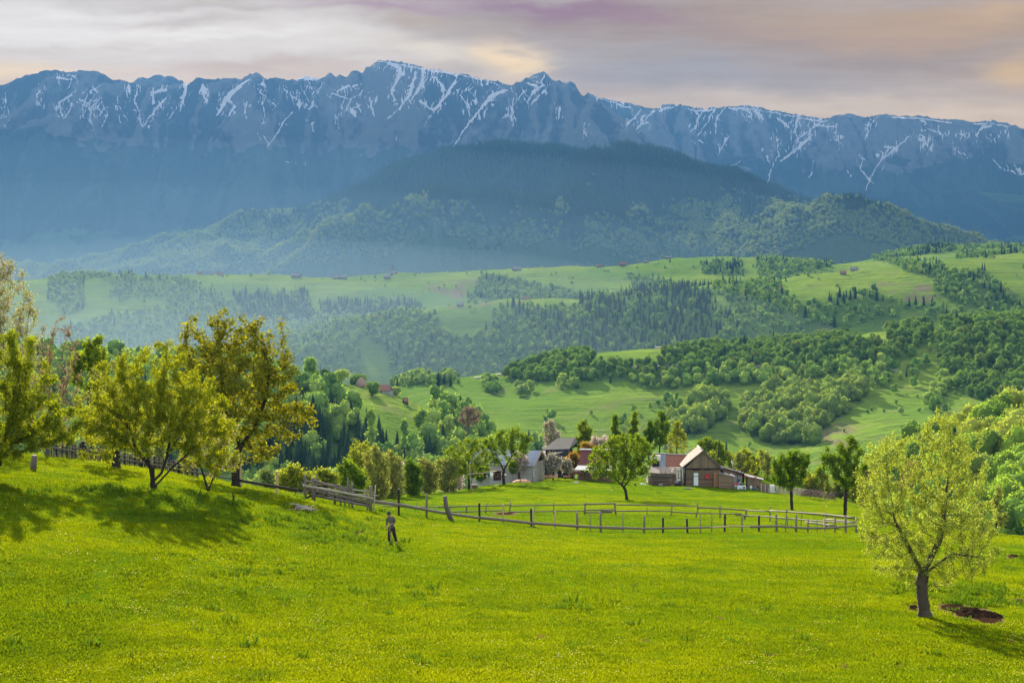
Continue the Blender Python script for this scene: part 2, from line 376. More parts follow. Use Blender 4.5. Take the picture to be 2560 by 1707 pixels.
def leafmat(name, cols, trans=.5, tint=(1.25, 1.1, .5), vary=.25):
    """leaves: diffuse reflection plus light shining through; colour drifts over the crown and from plant to plant"""
    def fn(n):
        oi = n.new('ShaderNodeObjectInfo'); g = n.new('ShaderNodeNewGeometry'); tc = n.new('ShaderNodeTexCoord')
        r = n.m('FRACT', n.m('ADD', oi.outputs['Random'], n.m('MULTIPLY', n.m('SUBTRACT', n.noise(tc.outputs['Object'], .9, 3), .5), .6)))
        c = n.ramp(n.m('ADD', n.m('MULTIPLY', oi.outputs['Random'], .7), n.m('MULTIPLY', n.noise(tc.outputs['Object'], .8, 3), .3)),
                   [(i / max(1, len(cols) - 1), cc) for i, cc in enumerate(cols)])
        v = n.m('ADD', 1 - vary, n.m('MULTIPLY', g.outputs['Random Per Island'], 2 * vary))
        sc = n.new('ShaderNodeVectorMath', operation='SCALE'); n.put(sc.inputs[0], c); n.put(sc.inputs[3], v)
        t = n.new('ShaderNodeBsdfTranslucent'); tm = n.new('ShaderNodeVectorMath', operation='MULTIPLY')
        n.put(tm.inputs[0], sc.outputs[0]); tm.inputs[1].default_value = tint; n.put(t.inputs[0], tm.outputs[0])
        return addmix(n, trans, diff(n, sc.outputs[0]), t.outputs[0])
    return mat(name, fn)
def wood(name, c1, c2, scale=6.0, rough=.85, stretch=(1, 1, .12), bump=.35):
    def fn(n):
        tc = n.new('ShaderNodeTexCoord')
        v = n.vmap(tc.outputs['Object'], stretch); a = n.noise(v, scale, 6, .65); b = n.noise(tc.outputs['Object'], scale * .3, 3)
        return pbsdf(n, n.mix(n.m('ADD', n.m('MULTIPLY', a, .7), n.m('MULTIPLY', b, .3)), c1, c2), rough, n.bump(a, bump, .02), .15)
    return mat(name, fn)
def plain(name, c, rough=.7, var=.25, scale=3.0, spec=.3, metal=0.0):
    def fn(n):
        tc = n.new('ShaderNodeTexCoord'); a = n.noise(tc.outputs['Object'], scale, 5, .6)
        return pbsdf(n, n.mix(a, tuple(x * (1 - var) for x in c), tuple(min(1, x * (1 + var)) for x in c)), rough, n.bump(a, .15, .02), spec, metal)
    return mat(name, fn)
def planks(name, c1, c2, width=.16, axis='X', scale=2.5, grime=(.03, .025, .02)):
    """boards side by side along one axis: seams, a tone per board, grain along the board"""
    def fn(n):
        tc = n.new('ShaderNodeTexCoord'); sp = n.new('ShaderNodeSeparateXYZ'); n.l.new(tc.outputs['Object'], sp.inputs[0])
        q = n.m('DIVIDE', sp.outputs['XYZ'.index(axis)], width)
        fr = n.m('FRACT', q); fl = n.m('FLOOR', q)
        wn = n.new('ShaderNodeTexWhiteNoise', noise_dimensions='1D'); n.put(wn.inputs['W'], fl)
        st = [1.0, 1.0, 1.0]
        for i in range(3): st[i] = 8.0 if 'XYZ'[i] == axis else .8
        gr = n.noise(n.vmap(tc.outputs['Object'], tuple(st)), scale * 2, 5, .65)
        big = n.noise(tc.outputs['Object'], .7, 4)
        c = n.mix(n.m('ADD', n.m('MULTIPLY', wn.outputs[0], .5), n.m('ADD', n.m('MULTIPLY', gr, .35), n.m('MULTIPLY', big, .2))), c1, c2)
        seam = n.m('LESS_THAN', n.m('ABSOLUTE', n.m('SUBTRACT', fr, .5)), .44)
        c = n.mix(seam, grime, c)
        return pbsdf(n, c, .9, n.bump(n.m('ADD', n.m('MULTIPLY', seam, .8), n.m('MULTIPLY', gr, .3)), .5, .02), .03)
    return mat(name, fn)

def m_meadow(n):
    tc = n.new('ShaderNodeTexCoord'); P_ = tc.outputs['Object']
    big = n.noise(P_, .035, 5, .6); mid = n.noise(P_, .45, 6, .62); fine = n.noise(P_, 4.5, 6, .7)
    g = n.mix(n.sstep(big, .36, .64), (.088, .155, .003), (.168, .220, .003))
    g = n.mix(n.sstep(mid, .38, .60), n.mix(.62, g, (.045, .11, .006)), g)
    g = n.mix(n.m('MULTIPLY', n.sstep(fine, .5, .72), .55), g, (.05, .115, .010))
    g = n.mix(n.m('MULTIPLY', n.sstep(fine, .38, .2), .5), g, (.22, .25, .01))
    # dandelions far off, too small for geometry
    vo = n.new('ShaderNodeTexVoronoi'); n.put(vo.inputs['Vector'], P_); vo.inputs['Scale'].default_value = 3.2
    wn = n.new('ShaderNodeTexWhiteNoise', noise_dimensions='3D'); n.put(wn.inputs['Vector'], vo.outputs['Position'])
    d = n.m('MULTIPLY', n.m('LESS_THAN', vo.outputs['Distance'], .24), n.m('LESS_THAN', wn.outputs[0], n.m('MULTIPLY', n.sstep(n.noise(P_, .12, 3), .42, .66), .5)))
    g = n.mix(n.m('MULTIPLY', d, .8), g, (.36, .30, .01))
    # trodden paths and bare soil, stored with the ground
    at_ = n.new('ShaderNodeAttribute', attribute_name='soil')
    so = n.sstep(n.m('ADD', at_.outputs['Fac'], n.m('MULTIPLY', n.m('SUBTRACT', fine, .5), .9)), .35, .75)
    g = n.mix(so, g, n.mix(mid, (.10, .055, .03), (.26, .18, .09)))
    g = n.mix(n.sstep(n.m('ADD', at_.outputs['Fac'], n.m('MULTIPLY', n.m('SUBTRACT', fine, .5), .6)), .68, .95), g, n.mix(fine, (.022, .012, .006), (.06, .032, .018)))
    far = n.new('ShaderNodeAttribute', attribute_name='wild')
    g = n.mix(far.outputs['Fac'], g, n.mix(mid, (.05, .09, .02), (.10, .15, .03)))
    return diff(n, g, n.bump(n.m('ADD', fine, n.m('MULTIPLY', mid, 1.5)), .7, .18))
def m_hills(n):
    tc = n.new('ShaderNodeTexCoord'); P_ = tc.outputs['Object']
    big = n.noise(P_, .0045, 5, .6); mid = n.noise(P_, .03, 6, .65); fine = n.noise(P_, .22, 5, .7)
    rows_ = n.noise(n.vmap(P_, (.25, 1, 3.0)), .11, 5, .6)
    g = n.mix(n.sstep(big, .38, .62), (.125, .21, .030), (.205, .28, .036))
    g = n.mix(n.m('MULTIPLY', n.sstep(mid, .52, .70), .7), g, (.21, .20, .08))
    g = n.mix(n.m('MULTIPLY', n.sstep(rows_, .5, .66), .55), g, (.07, .13, .03))
    g = n.mix(n.m('MULTIPLY', n.sstep(fine, .52, .74), .5), g, (.07, .13, .03))
    terr = n.noise(n.vmap(P_, (.012, .012, .9)), 1.0, 4, .6); lines_ = n.sstep(terr, .52, .58)
    g = n.mix(n.m('MULTIPLY', n.m('MULTIPLY', lines_, n.sstep(big, .35, .6)), .35), g, (.055, .105, .02))
    a = n.new('ShaderNodeAttribute', attribute_name='brown')
    g = n.mix(n.sstep(n.m('ADD', a.outputs['Fac'], n.m('MULTIPLY', n.m('SUBTRACT', mid, .5), .8)), .3, .75), g, n.mix(fine, (.15, .115, .07), (.24, .19, .11)))
    b = n.new('ShaderNodeAttribute', attribute_name='woodland')
    g = n.mix(b.outputs['Fac'], g, n.mix(mid, (.05, .095, .025), (.09, .15, .035)))
    return diff(n, g, n.bump(n.m('ADD', fine, n.m('MULTIPLY', rows_, 1.4)), .8, 2.2))
def m_mount(n):
    tc = n.new('ShaderNodeTexCoord'); P_ = tc.outputs['Object']
    big = n.noise(P_, .0012, 6, .65); mid = n.noise(P_, .012, 7, .7); fine = n.noise(P_, .05, 6, .72)
    can = n.new('ShaderNodeTexVoronoi'); n.put(can.inputs['Vector'], P_); can.inputs['Scale'].default_value = .09
    snow = n.new('ShaderNodeAttribute', attribute_name='snow'); cliff = n.new('ShaderNodeAttribute', attribute_name='cliff'); forest = n.new('ShaderNodeAttribute', attribute_name='forest')
    leafy = n.new('ShaderNodeAttribute', attribute_name='leafy')
    g = n.mix(mid, (.045, .032, .026), (.10, .065, .05))
    strat = n.noise(n.vmap(P_, (1, 1, .35)), .02, 7, .72)
    rock = n.mix(strat, (.022, .021, .022), (.24, .22, .215))
    cf = n.sstep(n.m('ADD', cliff.outputs['Fac'], n.m('MULTIPLY', n.m('SUBTRACT', mid, .5), 1.1)), .35, .65)
    g = n.mix(cf, g, rock)
    ribA = n.new('ShaderNodeAttribute', attribute_name='rib'); g = n.mix(n.sstep(ribA.outputs['Fac'], .25, .8), n.mix(.75, g, (.008, .008, .010)), n.mix(.34, g, (.30, .27, .25)))  # paler rock on ribs, plus relief shading painted in: gullies near black
    fo = n.sstep(n.m('ADD', forest.outputs['Fac'], n.m('MULTIPLY', n.m('SUBTRACT', mid, .5), .8)), .4, .6)
    fc = n.mix(n.m('MULTIPLY', can.outputs['Distance'], .16), (.020, .034, .022), (.010, .018, .013))
    lf = n.sstep(n.m('ADD', leafy.outputs['Fac'], n.m('MULTIPLY', n.m('SUBTRACT', fine, .5), 1.2)), .45, .7)
    fc = n.mix(lf, fc, n.mix(can.outputs['Distance'], (.075, .125, .035), (.045, .085, .03)))
    g = n.mix(fo, g, fc)
    g = n.mix(n.m('MULTIPLY', n.sstep(ribA.outputs['Fac'], .5, .95), .30), g, (.10, .11, .07))  # ribs painted lighter again over forest, in place of lit relief
    sn = n.sstep(n.m('ADD', snow.outputs['Fac'], n.m('MULTIPLY', n.m('SUBTRACT', fine, .5), .7)), .42, .58)
    g = n.mix(sn, g, (.80, .72, .68))
    return diff(n, g, n.bump(n.m('ADD', n.m('MULTIPLY', mid, 1.0), n.m('MULTIPLY', fine, .6)), .9, 22.0))
M_MEADOW = mat('meadow_grass', m_meadow); M_HILLS = mat('hill_grass', m_hills); M_MOUNT = mat('mountain_rock', m_mount)

# ------------------------------------------------------------------ woods: drawn regions (picture plan of the valley, used to decide what grows where)
def PA(*p): return np.array([(x * .15306, y * .15306 + 232) for x, y in p])
def PB(*p): return np.array([(x * .15306 + 320, y * .15306 + 240) for x, y in p])
def PC(*p): return np.array([(x * .15306 + 664, y * .15306 + 232) for x, y in p])
def PX(*p): return np.array(p, float)
def inpoly(u, v, poly):
    ins = np.zeros(u.shape, bool); n = len(poly); j = n - 1
    for i in range(n):
        xi, yi = poly[i]; xj, yj = poly[j]
        if yi != yj:
            c = ((yi > v) != (yj > v)) & (u < (xj - xi) * (v - yi) / (yj - yi) + xi)
            ins ^= c
        j = i
    return ins
# (polygon, near, far, density 0..1, share of conifers, tone)
WOODS = [
 # far ridge (2350..2900 m)
 (PA((330,300),(560,300),(560,480),(420,540),(310,420)), 2100, 3000, .55, .05, 'pale'),
 (PA((250,275),(900,275),(900,300),(250,305)), 2700, 3000, .35, .1, 'pale'),
 (PA((760,300),(1200,300),(1450,400),(1540,470),(2000,400),(2060,520),(2352,560),(2352,1000),(1900,860),(1300,760),(700,780),(330,720),(400,620),(620,560),(820,530),(1050,490),(1080,430),(830,440),(700,430)), 1500, 3000, .5, .05, 'pale'),
 (PA((1500,400),(2000,380),(2060,560),(1900,600),(1600,570)), 1500, 3000, .8, .85, 'pale'),
 (PB((0,400),(560,390),(680,430),(560,480),(0,500)), 1500, 3000, .8, .8, 'pale'),
 (PB((0,480),(560,470),(760,480),(760,560),(900,620),(1000,640),(1100,540),(1200,430),(1700,420),(2000,500),(2352,600),(2352,690),(1550,760),(1100,920),(500,920),(430,700),(300,640),(100,600),(0,700)), 1400, 2350, .8, .07, 'green'),
 (PB((1200,425),(1340,425),(1450,520),(1500,700),(1800,740),(2352,740),(2352,300),(1960,330),(1690,360),(1700,560),(1500,450),(1300,520)), 1400, 2350, .75, .72, 'green'),
 (PB((1030,220),(1200,240),(1450,290),(1700,350),(1680,395),(1300,400),(960,380),(1030,320)), 2100, 3000, .85, .1, 'pale'),
 (PB((2020,230),(2200,260),(2352,280),(2352,310),(2050,330)), 1900, 3000, .8, .4, 'green'),
 (PC((0,350),(300,370),(300,500),(480,520),(400,640),(240,740),(0,740)), 1400, 2350, .85, .75, 'green'),
 (PC((300,370),(330,335),(560,320),(730,330),(820,420),(880,480),(1060,470),(1200,410),(1330,360),(1460,440),(1740,480),(1700,530),(1480,480),(1560,570),(1150,620),(980,640),(760,720),(300,740),(480,520)), 1400, 2350, .72, .12, 'green'),
 (PC((250,200),(510,190),(520,290),(250,280)), 2300, 3000, .8, .3, 'green'), (PC((600,170),(1080,160),(1080,230),(700,310),(620,300)), 2100, 3000, .8, .1, 'green'),
 (PC((1370,190),(1500,210),(1760,310),(1780,420),(2352,600),(2352,470),(2200,350),(2100,240),(1900,250),(1700,200)), 1500, 3000, .85, .12, 'green'),
 (PC((1740,480),(2352,560),(2352,640),(1700,560)), 1400, 2600, .9, .1, 'green'),
 (PC((1280,130),(1900,90),(1900,120),(1380,190)), 2100, 3000, .7, .25, 'green'), (PC((1890,100),(2352,90),(2352,260),(2100,210),(1900,170)), 2100, 3000, .65, .1, 'green'),
 (PC((1060,420),(1200,410),(1460,430),(1740,480),(1740,500),(1300,460),(1060,500)), 1500, 2350, .7, .8, 'green'),
 # middle hill (900..1350 m)
 (PB((1190,900),(1560,740),(1800,760),(1860,820),(2352,800),(2352,900),(1250,925)), 900, 1340, .97, 0, 'dark'),
 (PC((0,770),(560,740),(860,640),(1200,660),(1200,740),(1480,720),(1480,650),(1640,610),(1740,640),(1750,720),(1500,870),(1130,880),(500,920),(0,920)), 900, 1340, .97, .02, 'dark'),
 (PC((1150,640),(1750,600),(1760,630),(1150,670)), 1150, 1340, .3, 0, 'dark'),
 (PC((0,930),(480,900),(1120,880),(1300,850),(1520,870),(1500,920),(1300,990),(1120,930),(640,1000),(280,1010),(0,1020)), 850, 1300, .95, 0, 'green'),
 (PB((2000,890),(2352,880),(2352,980),(2100,980)), 850, 1300, .9, 0, 'green'),
 (PC((510,1130),(640,1070),(760,1060),(960,1050),(1180,1080),(1200,1180),(1060,1260),(960,1400),(700,1390),(500,1300)), 800, 1200, 1.0, 0, 'beech'),
 (PC((1130,1030),(1270,1000),(1290,1110),(1170,1110)), 800, 1200, .7, 0, 'beech'),
 (PC((1250,900),(1500,880),(1500,1050),(1300,1010)), 800, 1200, .55, 0, 'green'),
 (PC((1600,860),(1700,830),(1720,900),(1620,960)), 800, 1300, .8, 0, 'green'),
 (PC((1800,600),(2352,560),(2400,1150),(2260,1130),(1900,1050),(1880,950),(1780,880)), 700, 1340, 1.0, .02, 'dark'),
 (PC((1700,1180),(1800,940),(1860,980),(1880,1040),(1800,1180)), 700, 1300, .85, .0, 'green'),
 (PC((0,1240),(200,1200),(230,1110),(330,1080),(420,1100),(390,1240),(200,1330),(0,1330)), 800, 1200, .85, 0, 'beech'),
 (PC((190,1150),(260,1010),(290,1010),(230,1160)), 800, 1200, .8, 0, 'green'),
 (PB((1040,930),(1180,930),(1190,1000),(1090,1000)), 850, 1340, .9, 0, 'green'),
 (PB((1560,920),(1700,920),(1700,970),(1560,970)), 850, 1340, .7, 0, 'green'),
 (PB((2170,1040),(2352,1040),(2352,1110),(2170,1100)), 850, 1340, .8, 0, 'green'), (PB((1280,960),(1390,960),(1380,1020),(1280,1030)), 850, 1340, .8, 0, 'pale'),
 (PB((450,900),(860,900),(860,945),(450,960)), 1150, 1400, .95, .05, 'pale'), 
 (PB((750,1110),(1100,1180),(1400,1260),(1500,1400),(600,1500),(700,1250)), 480, 1000, .9, .05, 'green'),
 (PB((1330,1250),(1700,1260),(1700,1400),(1330,1400)), 480, 1000, .8, .2, 'green'),
 (PB((2260,1230),(2352,1190),(2352,1330),(2260,1330)), 500, 1100, .8, .0, 'green'),
 # near knoll with the farmhouse (520..800 m)
 (PX((240,360),(300,392),(330,398),(360,420),(372,450),(380,480),(372,520),(240,540),(40,540),(0,360)), 480, 800, .93, .12, 'green'),
 (PX((318,428),(352,422),(385,446),(408,456),(420,490),(330,500),(262,470),(265,440)), 480, 800, .97, .95, 'green'),
 (PX((376,460),(420,452),(450,470),(490,478),(500,540),(400,540)), 420, 800, .8, .1, 'green'),
 (PX((385,410),(400,404),(404,440),(388,440)), 500, 800, .25, 0, 'green'),
 (PX((470,425),(500,440),(520,470),(470,480),(440,460)), 480, 900, .85, .0, 'green'),
 # near right slope (420..560 m)
 (PX((845,520),(870,484),(936,452),(993,429),(1060,400),(1200,380),(1200,640),(900,640),(845,560)), 330, 640, 1.0, .01, 'spring'),
]
def grow(step_of, lo, hi, seed):
    """jittered grid of growing spots between two distances -> arrays u, D, woods index"""
    r_ = np.random.default_rng(seed)
    xs = []; ys = []
    D = lo
    while D < hi:
        st = step_of(D)
        x0, x1 = (-140 - 512) / F * D, (1164 - 512) / F * D
        n = int((x1 - x0) / st); x = x0 + (np.arange(n) + r_.random(n) * .9) * st
        xs.append(x); ys.append(D + (r_.random(n) - .5) * st * 1.2); D += st
    x = np.concatenate(xs); y = np.concatenate(ys)
    u = 512 + F * x / y
    return u, y, r_
def woods_at(u, D, v, r_):
    idx = np.full(u.shape, -1)
    wob = fbm(u / 14, v / 6, 3, 91) * 5; wob2 = fbm(u / 11, v / 7, 3, 97) * 2.5
    for i, (poly, d0, d1, dens, con, tone) in enumerate(WOODS):
        m = (D > d0) & (D < d1); 
        if not m.any(): continue
        ii = np.zeros(u.shape, bool); ii[m] = inpoly(u[m] + wob[m], v[m] + wob2[m], poly)
        ii &= r_.random(u.shape) < dens
        idx[ii] = i
    return idx

# ------------------------------------------------------------------ terrain sheets
def sheet(name, us, Ds, material, attr_fn, wide=None):
    U, DD = np.meshgrid(us, Ds)
    if wide is not None: U = 512 + (U - 512) * wide(DD)
    Z = H(U, DD)
    X = (U - 512) / F * DD
    V = np.stack([X, DD, Z], -1).reshape(-1, 3)
    nu, nd = len(us), len(Ds)
    i = (np.arange(nd - 1)[:, None] * nu + np.arange(nu - 1)[None, :]).ravel()
    Fc = np.stack([i, i + 1, i + nu + 1, i + nu], -1)
    me = mesh_np(name, V, Fc, material, 4, True, attr_fn(U, DD, Z))
    o = bpy.data.objects.new(name, me); link(o); o['kind'] = 'structure'
    return o
def geo_steps(a, b, g, mn=0.0):
    o = [a]
    while o[-1] < b: o.append(o[-1] + max(mn, o[-1] * g))
    o[-1] = b
    return np.array(o)
def near_attr(U, D, Z):
    v = HOR - F * Z / D
    def el(cu, cd, ru, rd): return np.exp(-(((U - cu) / ru) ** 2 + ((D - cd) / rd) ** 2))
    soil = 0
    for (cu, cv, ru, rv) in [(972, 613, 24, 6.5), (992, 620, 14, 4), (950, 606, 16, 4), (912, 607, 8, 3), (302, 509, 17, 2.4), (356, 532, 6, 2.0), (872, 538, 12, 3), (940, 584, 14, 2), (975, 590, 18, 1.5), (1018, 600, 10, 3), (903, 667, 6, 2), (540, 637, 7, 2.5), (720, 618, 5, 1.5), (843, 667, 6, 1.6), (765, 655, 5, 1.5), (1012, 556, 7, 2.5),
                             (505, 513, 14, 2), (560, 636, 8, 1.2), (243, 521, 4, 1.5), (725, 667, 6, 1.5), (644, 640, 8, 1.3), (930, 672, 6, 1.5), (1010, 640, 5, 1.5)]:
        soil = soil + 1.25 * np.exp(-(((U - cu) / ru) ** 2 + ((v - cv) / rv) ** 2))
    # trodden track across the slope on the left, yard before the farm
    soil = soil + .45 * np.exp(-((v - (546 + (U - 200) * -.006 + 2 * np.sin(U / 60))) / 1.6) ** 2) * (U < 340) * (D < 100)
    soil = soil + 1.0 * np.exp(-(((U - 672) / 26) ** 2 + ((D - 271) / 4) ** 2)) + .9 * np.exp(-(((U - 520) / 22) ** 2 + ((D - 262) / 7) ** 2))
    wild = np.clip((D - 300) / 40, 0, 1) + np.clip((D - 150) / 50, 0, 1) * np.clip((330 - U) / 50, 0, 1) + np.clip((D - 170) / 60, 0, 1) * np.clip((U - 930) / 50, 0, 1)
    return {'soil': soil, 'wild': np.clip(wild, 0, 1)}
def hill_attr(U, D, Z):
    v = HOR - F * Z / D; br = np.zeros(U.shape); wob = fbm(U / 14, v / 6, 3, 91) * 6; wob2 = fbm(U / 11, v / 7, 3, 97) * 3
    for poly, d0, d1 in [(PB((700,270),(1030,250),(1030,320),(950,400),(700,330)), 2300, 3000), (PB((580,470),(900,410),(1330,400),(1330,425),(900,440),(600,480)), 1600, 2200), (PC((1250,300),(1760,340),(1800,470),(1700,480),(1450,420)), 1600, 3000),
                         (PC((1500,490),(1740,540),(1740,590),(1600,590)), 1400, 2600), (PC((1550,200),(1900,230),(1930,330),(1700,270)), 2000, 3000), (PC((980,1290),(1200,1180),(1310,1290),(1250,1400),(900,1440)), 700, 1100), (PC((2150,220),(2352,200),(2352,420),(2200,330)), 2000, 3000),
                         (PC((980,640),(1050,580),(1130,630),(1100,650)), 1400, 2300), (PC((850,1040),(1120,950),(1150,1000),(900,1070)), 850, 1250)]:
        br = np.maximum(br, inpoly(U + wob, v + wob2, poly) & (D > d0) & (D < d1))
    r_ = np.random.default_rng(3); wd = np.zeros(U.shape)
    for (poly, d0, d1, dens, con, tone) in WOODS:
        m = (D > d0) & (D < d1); wd[m] = np.maximum(wd[m], inpoly(U[m] + wob[m], v[m] + wob2[m], poly) * dens)
    wd = np.maximum(wd, np.clip((480 - D) / 80, 0, 1) * .8) 
    return {'brown': br * .62 * (.75 + .6 * fbm(U / 9, v / 4, 3, 17)), 'woodland': wd * .85}
# snow lying in the gullies: centre lines in plan coordinates (azimuth column, height row), with half-widths
def Z1(*p): return [(x * .21769, y * .21769 + 40, w_) for x, y, w_ in p]
def Z2(*p): return [(x * .21769 + 512, y * .21769 + 40, w_) for x, y, w_ in p]
SNOW = [
 Z1((20,270,3),(35,310,3),(40,340,3),(15,368,2)), Z1((190,225,2),(165,250,4),(180,290,4),(195,300,2)), Z1((265,175,7),(330,180,5),(325,210,3),(290,240,2)), Z1((330,250,7),(270,290,9),(280,330,5),(295,365,3)), Z1((330,290,4),(310,340,3),(290,365,3)),
 Z1((465,205,3),(400,250,5),(382,300,6),(380,350,4),(420,380,3),(440,440,2)), Z1((450,235,3),(400,300,3),(385,345,3)), Z1((465,265,3),(420,310,4),(412,375,3)), Z1((490,350,4),(470,400,5)), Z1((480,310,3),(430,370,3)),
 Z1((580,225,4),(590,270,3)), Z1((630,225,5),(620,280,6),(640,330,4),(652,405,4)), Z1((760,225,9),(700,240,14),(705,290,6)), Z1((760,270,6),(700,330,6),(652,405,4)), Z1((740,300,3),(690,350,4)),
 Z1((850,205,12),(852,250,12),(830,300,5)), Z1((930,225,5),(935,260,7),(955,285,5)), Z1((1150,180,6),(1090,220,16),(1040,270,20),(1010,325,10)), Z1((1080,300,10),(1050,345,8)), Z1((1130,300,4),(1120,340,3)),
 Z1((1180,195,3),(1200,240,4),(1255,305,2)), Z1((1205,280,3),(1215,330,3),(1215,380,3)), Z1((1345,330,5),(1300,380,7),(1270,430,5),(1230,490,5)), Z1((1180,420,2),(1195,460,3)), Z1((1210,440,3),(1235,480,4)),
 Z1((1300,225,3),(1390,290,3)), Z1((1380,210,3),(1425,290,3)), Z1((1400,205,3),(1440,260,3)), Z1((1480,200,3),(1460,250,3)), Z1((1640,205,6),(1580,215,9),(1550,240,7)), Z1((1660,250,6),(1600,270,5),(1520,245,4)), Z1((1440,300,9),(1420,320,5)),
 Z1((1780,105,6),(1840,130,12),(1830,180,12),(1800,230,9),(1815,290,4)), Z1((1910,150,12),(1900,190,14),(1880,250,10),(1840,310,8),(1780,360,5)), Z1((1950,130,9),(1940,200,10),(1890,270,8)), Z1((1700,260,6),(1705,310,8),(1720,345,7)), Z1((1640,290,5),(1660,330,6)), Z1((1590,310,3),(1635,355,4)),
 Z1((2000,170,9),(2030,210,12),(2040,250,7),(1990,330,4),(1950,390,2)), Z1((2090,190,9),(2060,240,9),(2000,320,5)), Z1((1790,110,3),(2000,135,3),(2150,165,3),(2300,205,3)), Z1((1740,100,3),(1850,115,5),(2100,160,6)), Z1((1940,290,7),(1990,320,4)),
 Z1((2330,230,9),(2260,250,16),(2210,310,9),(2150,390,5),(2085,485,4)), Z1((2100,230,4),(2160,320,3)), Z1((2150,220,4),(2200,290,3)), Z1((2345,330,3),(2352,400,2)), Z1((1555,350,2),(1555,410,3)), Z1((1430,380,2),(1445,430,2)), Z1((1840,400,2),(1815,470,2)), Z1((1440,180,5),(1400,182,5)), Z1((830,290,2),(780,350,4)), Z1((540,285,2),(570,350,2)),
 Z1((1310,555,3),(1360,565,3)), Z1((1360,555,3),(1355,565,2)), Z1((1405,560,2),(1403,575,2)), Z1((1500,570,2),(1498,578,2)),
 Z2((70,200,8),(120,215,8),(100,240,6),(70,280,6)), Z2((110,190,5),(150,205,4)), Z2((140,240,8),(110,270,7),(80,300,4)), Z2((10,260,4),(0,330,3)), Z2((200,310,3),(220,345,3)), Z2((60,230,5),(30,270,4)), Z2((330,410,2),(325,460,2)),
 Z2((370,262,2),(450,280,3),(550,315,5)), Z2((480,295,6),(545,312,6)), Z2((590,320,4),(560,360,6),(530,385,7)), Z2((650,325,9),(610,370,6),(570,408,5)), Z2((740,305,5),(680,325,9)), Z2((840,325,8),(860,350,6),(835,400,4)), Z2((860,325,7),(930,318,6),(900,370,5),(850,440,3)),
 Z2((1000,312,6),(1080,318,9),(1100,340,8)), Z2((980,315,5),(940,360,4),(930,400,3)), Z2((1110,325,9),(1150,345,10),(1150,370,6)), Z2((980,450,5),(950,525,3)), Z2((1170,330,3),(1300,350,4),(1420,370,3)), Z2((1220,360,8),(1270,395,9)), Z2((1310,365,8),(1300,420,6),(1320,470,6)),
 Z2((1215,400,3),(1220,480,3),(1225,530,4),(1190,590,5),(1175,660,5)), Z2((1330,470,8),(1290,510,6),(1230,560,4)), Z2((1370,440,6),(1310,500,7),(1250,550,4)), Z2((1380,380,5),(1450,400,7),(1490,395,6)), Z2((1430,370,4),(1380,400,6),(1320,450,5)), Z2((1390,575,4),(1365,635,4)), Z2((1160,520,3),(1190,570,4)),
 Z2((1660,370,4),(1630,440,3)), Z2((1730,480,3),(1720,510,6),(1690,560,4),(1650,620,4),(1625,690,4)), Z2((1830,440,5),(1770,490,6),(1720,530,5),(1660,600,3)), Z2((1610,540,4),(1600,590,4),(1640,640,6),(1660,660,4)), Z2((1720,570,3),(1700,600,3)), Z2((1900,400,3),(1960,425,6),(2000,440,4)), Z2((1890,450,9),(1910,490,6)), Z2((2050,510,5),(2070,520,3)),
 Z2((2200,395,7),(2160,400,12),(2140,430,5)), Z2((2140,440,3),(2135,470,2)), Z2((2235,440,3),(2200,465,4)), Z2((2060,430,6),(2085,445,5)), Z2((2205,540,3),(2250,590,5),(2352,620,7)), Z2((2320,590,7),(2352,610,7)), Z2((2280,410,2),(2280,445,3)), Z2((1500,440,2),(1500,480,3)), Z2((1540,600,4),(1560,630,4)), Z2((990,590,2),(1060,550,3)),
]
def snow_field(u, v):
    best = np.full(u.shape, -9.0)      # signed: half-width minus distance, in columns
    prox = np.full(u.shape, 99.0)
    for pl in SNOW:
        for (x0, y0, w0), (x1, y1, w1_) in zip(pl[:-1], pl[1:]):
            m = (u > min(x0, x1) - 9) & (u < max(x0, x1) + 9) & (v > min(y0, y1) - 9) & (v < max(y0, y1) + 9)
            if not m.any(): continue
            uu, vv = u[m], v[m]; dx, dy_ = x1 - x0, y1 - y0; L2 = dx * dx + dy_ * dy_ + 1e-6
            t = np.clip(((uu - x0) * dx + (vv - y0) * dy_) / L2, 0, 1)
            d = np.hypot(uu - x0 - t * dx, vv - y0 - t * dy_); hw = (w0 + (w1_ - w0) * t) * .21769 * .55
            best[m] = np.maximum(best[m], hw - d); prox[m] = np.minimum(prox[m], d)
    return best, prox
def crest_of(d, u):
    p = [r for r in ROWS if r[0] == d][0][2]
    return np.interp(u, [q[0] for q in p], [q[1] for q in p])
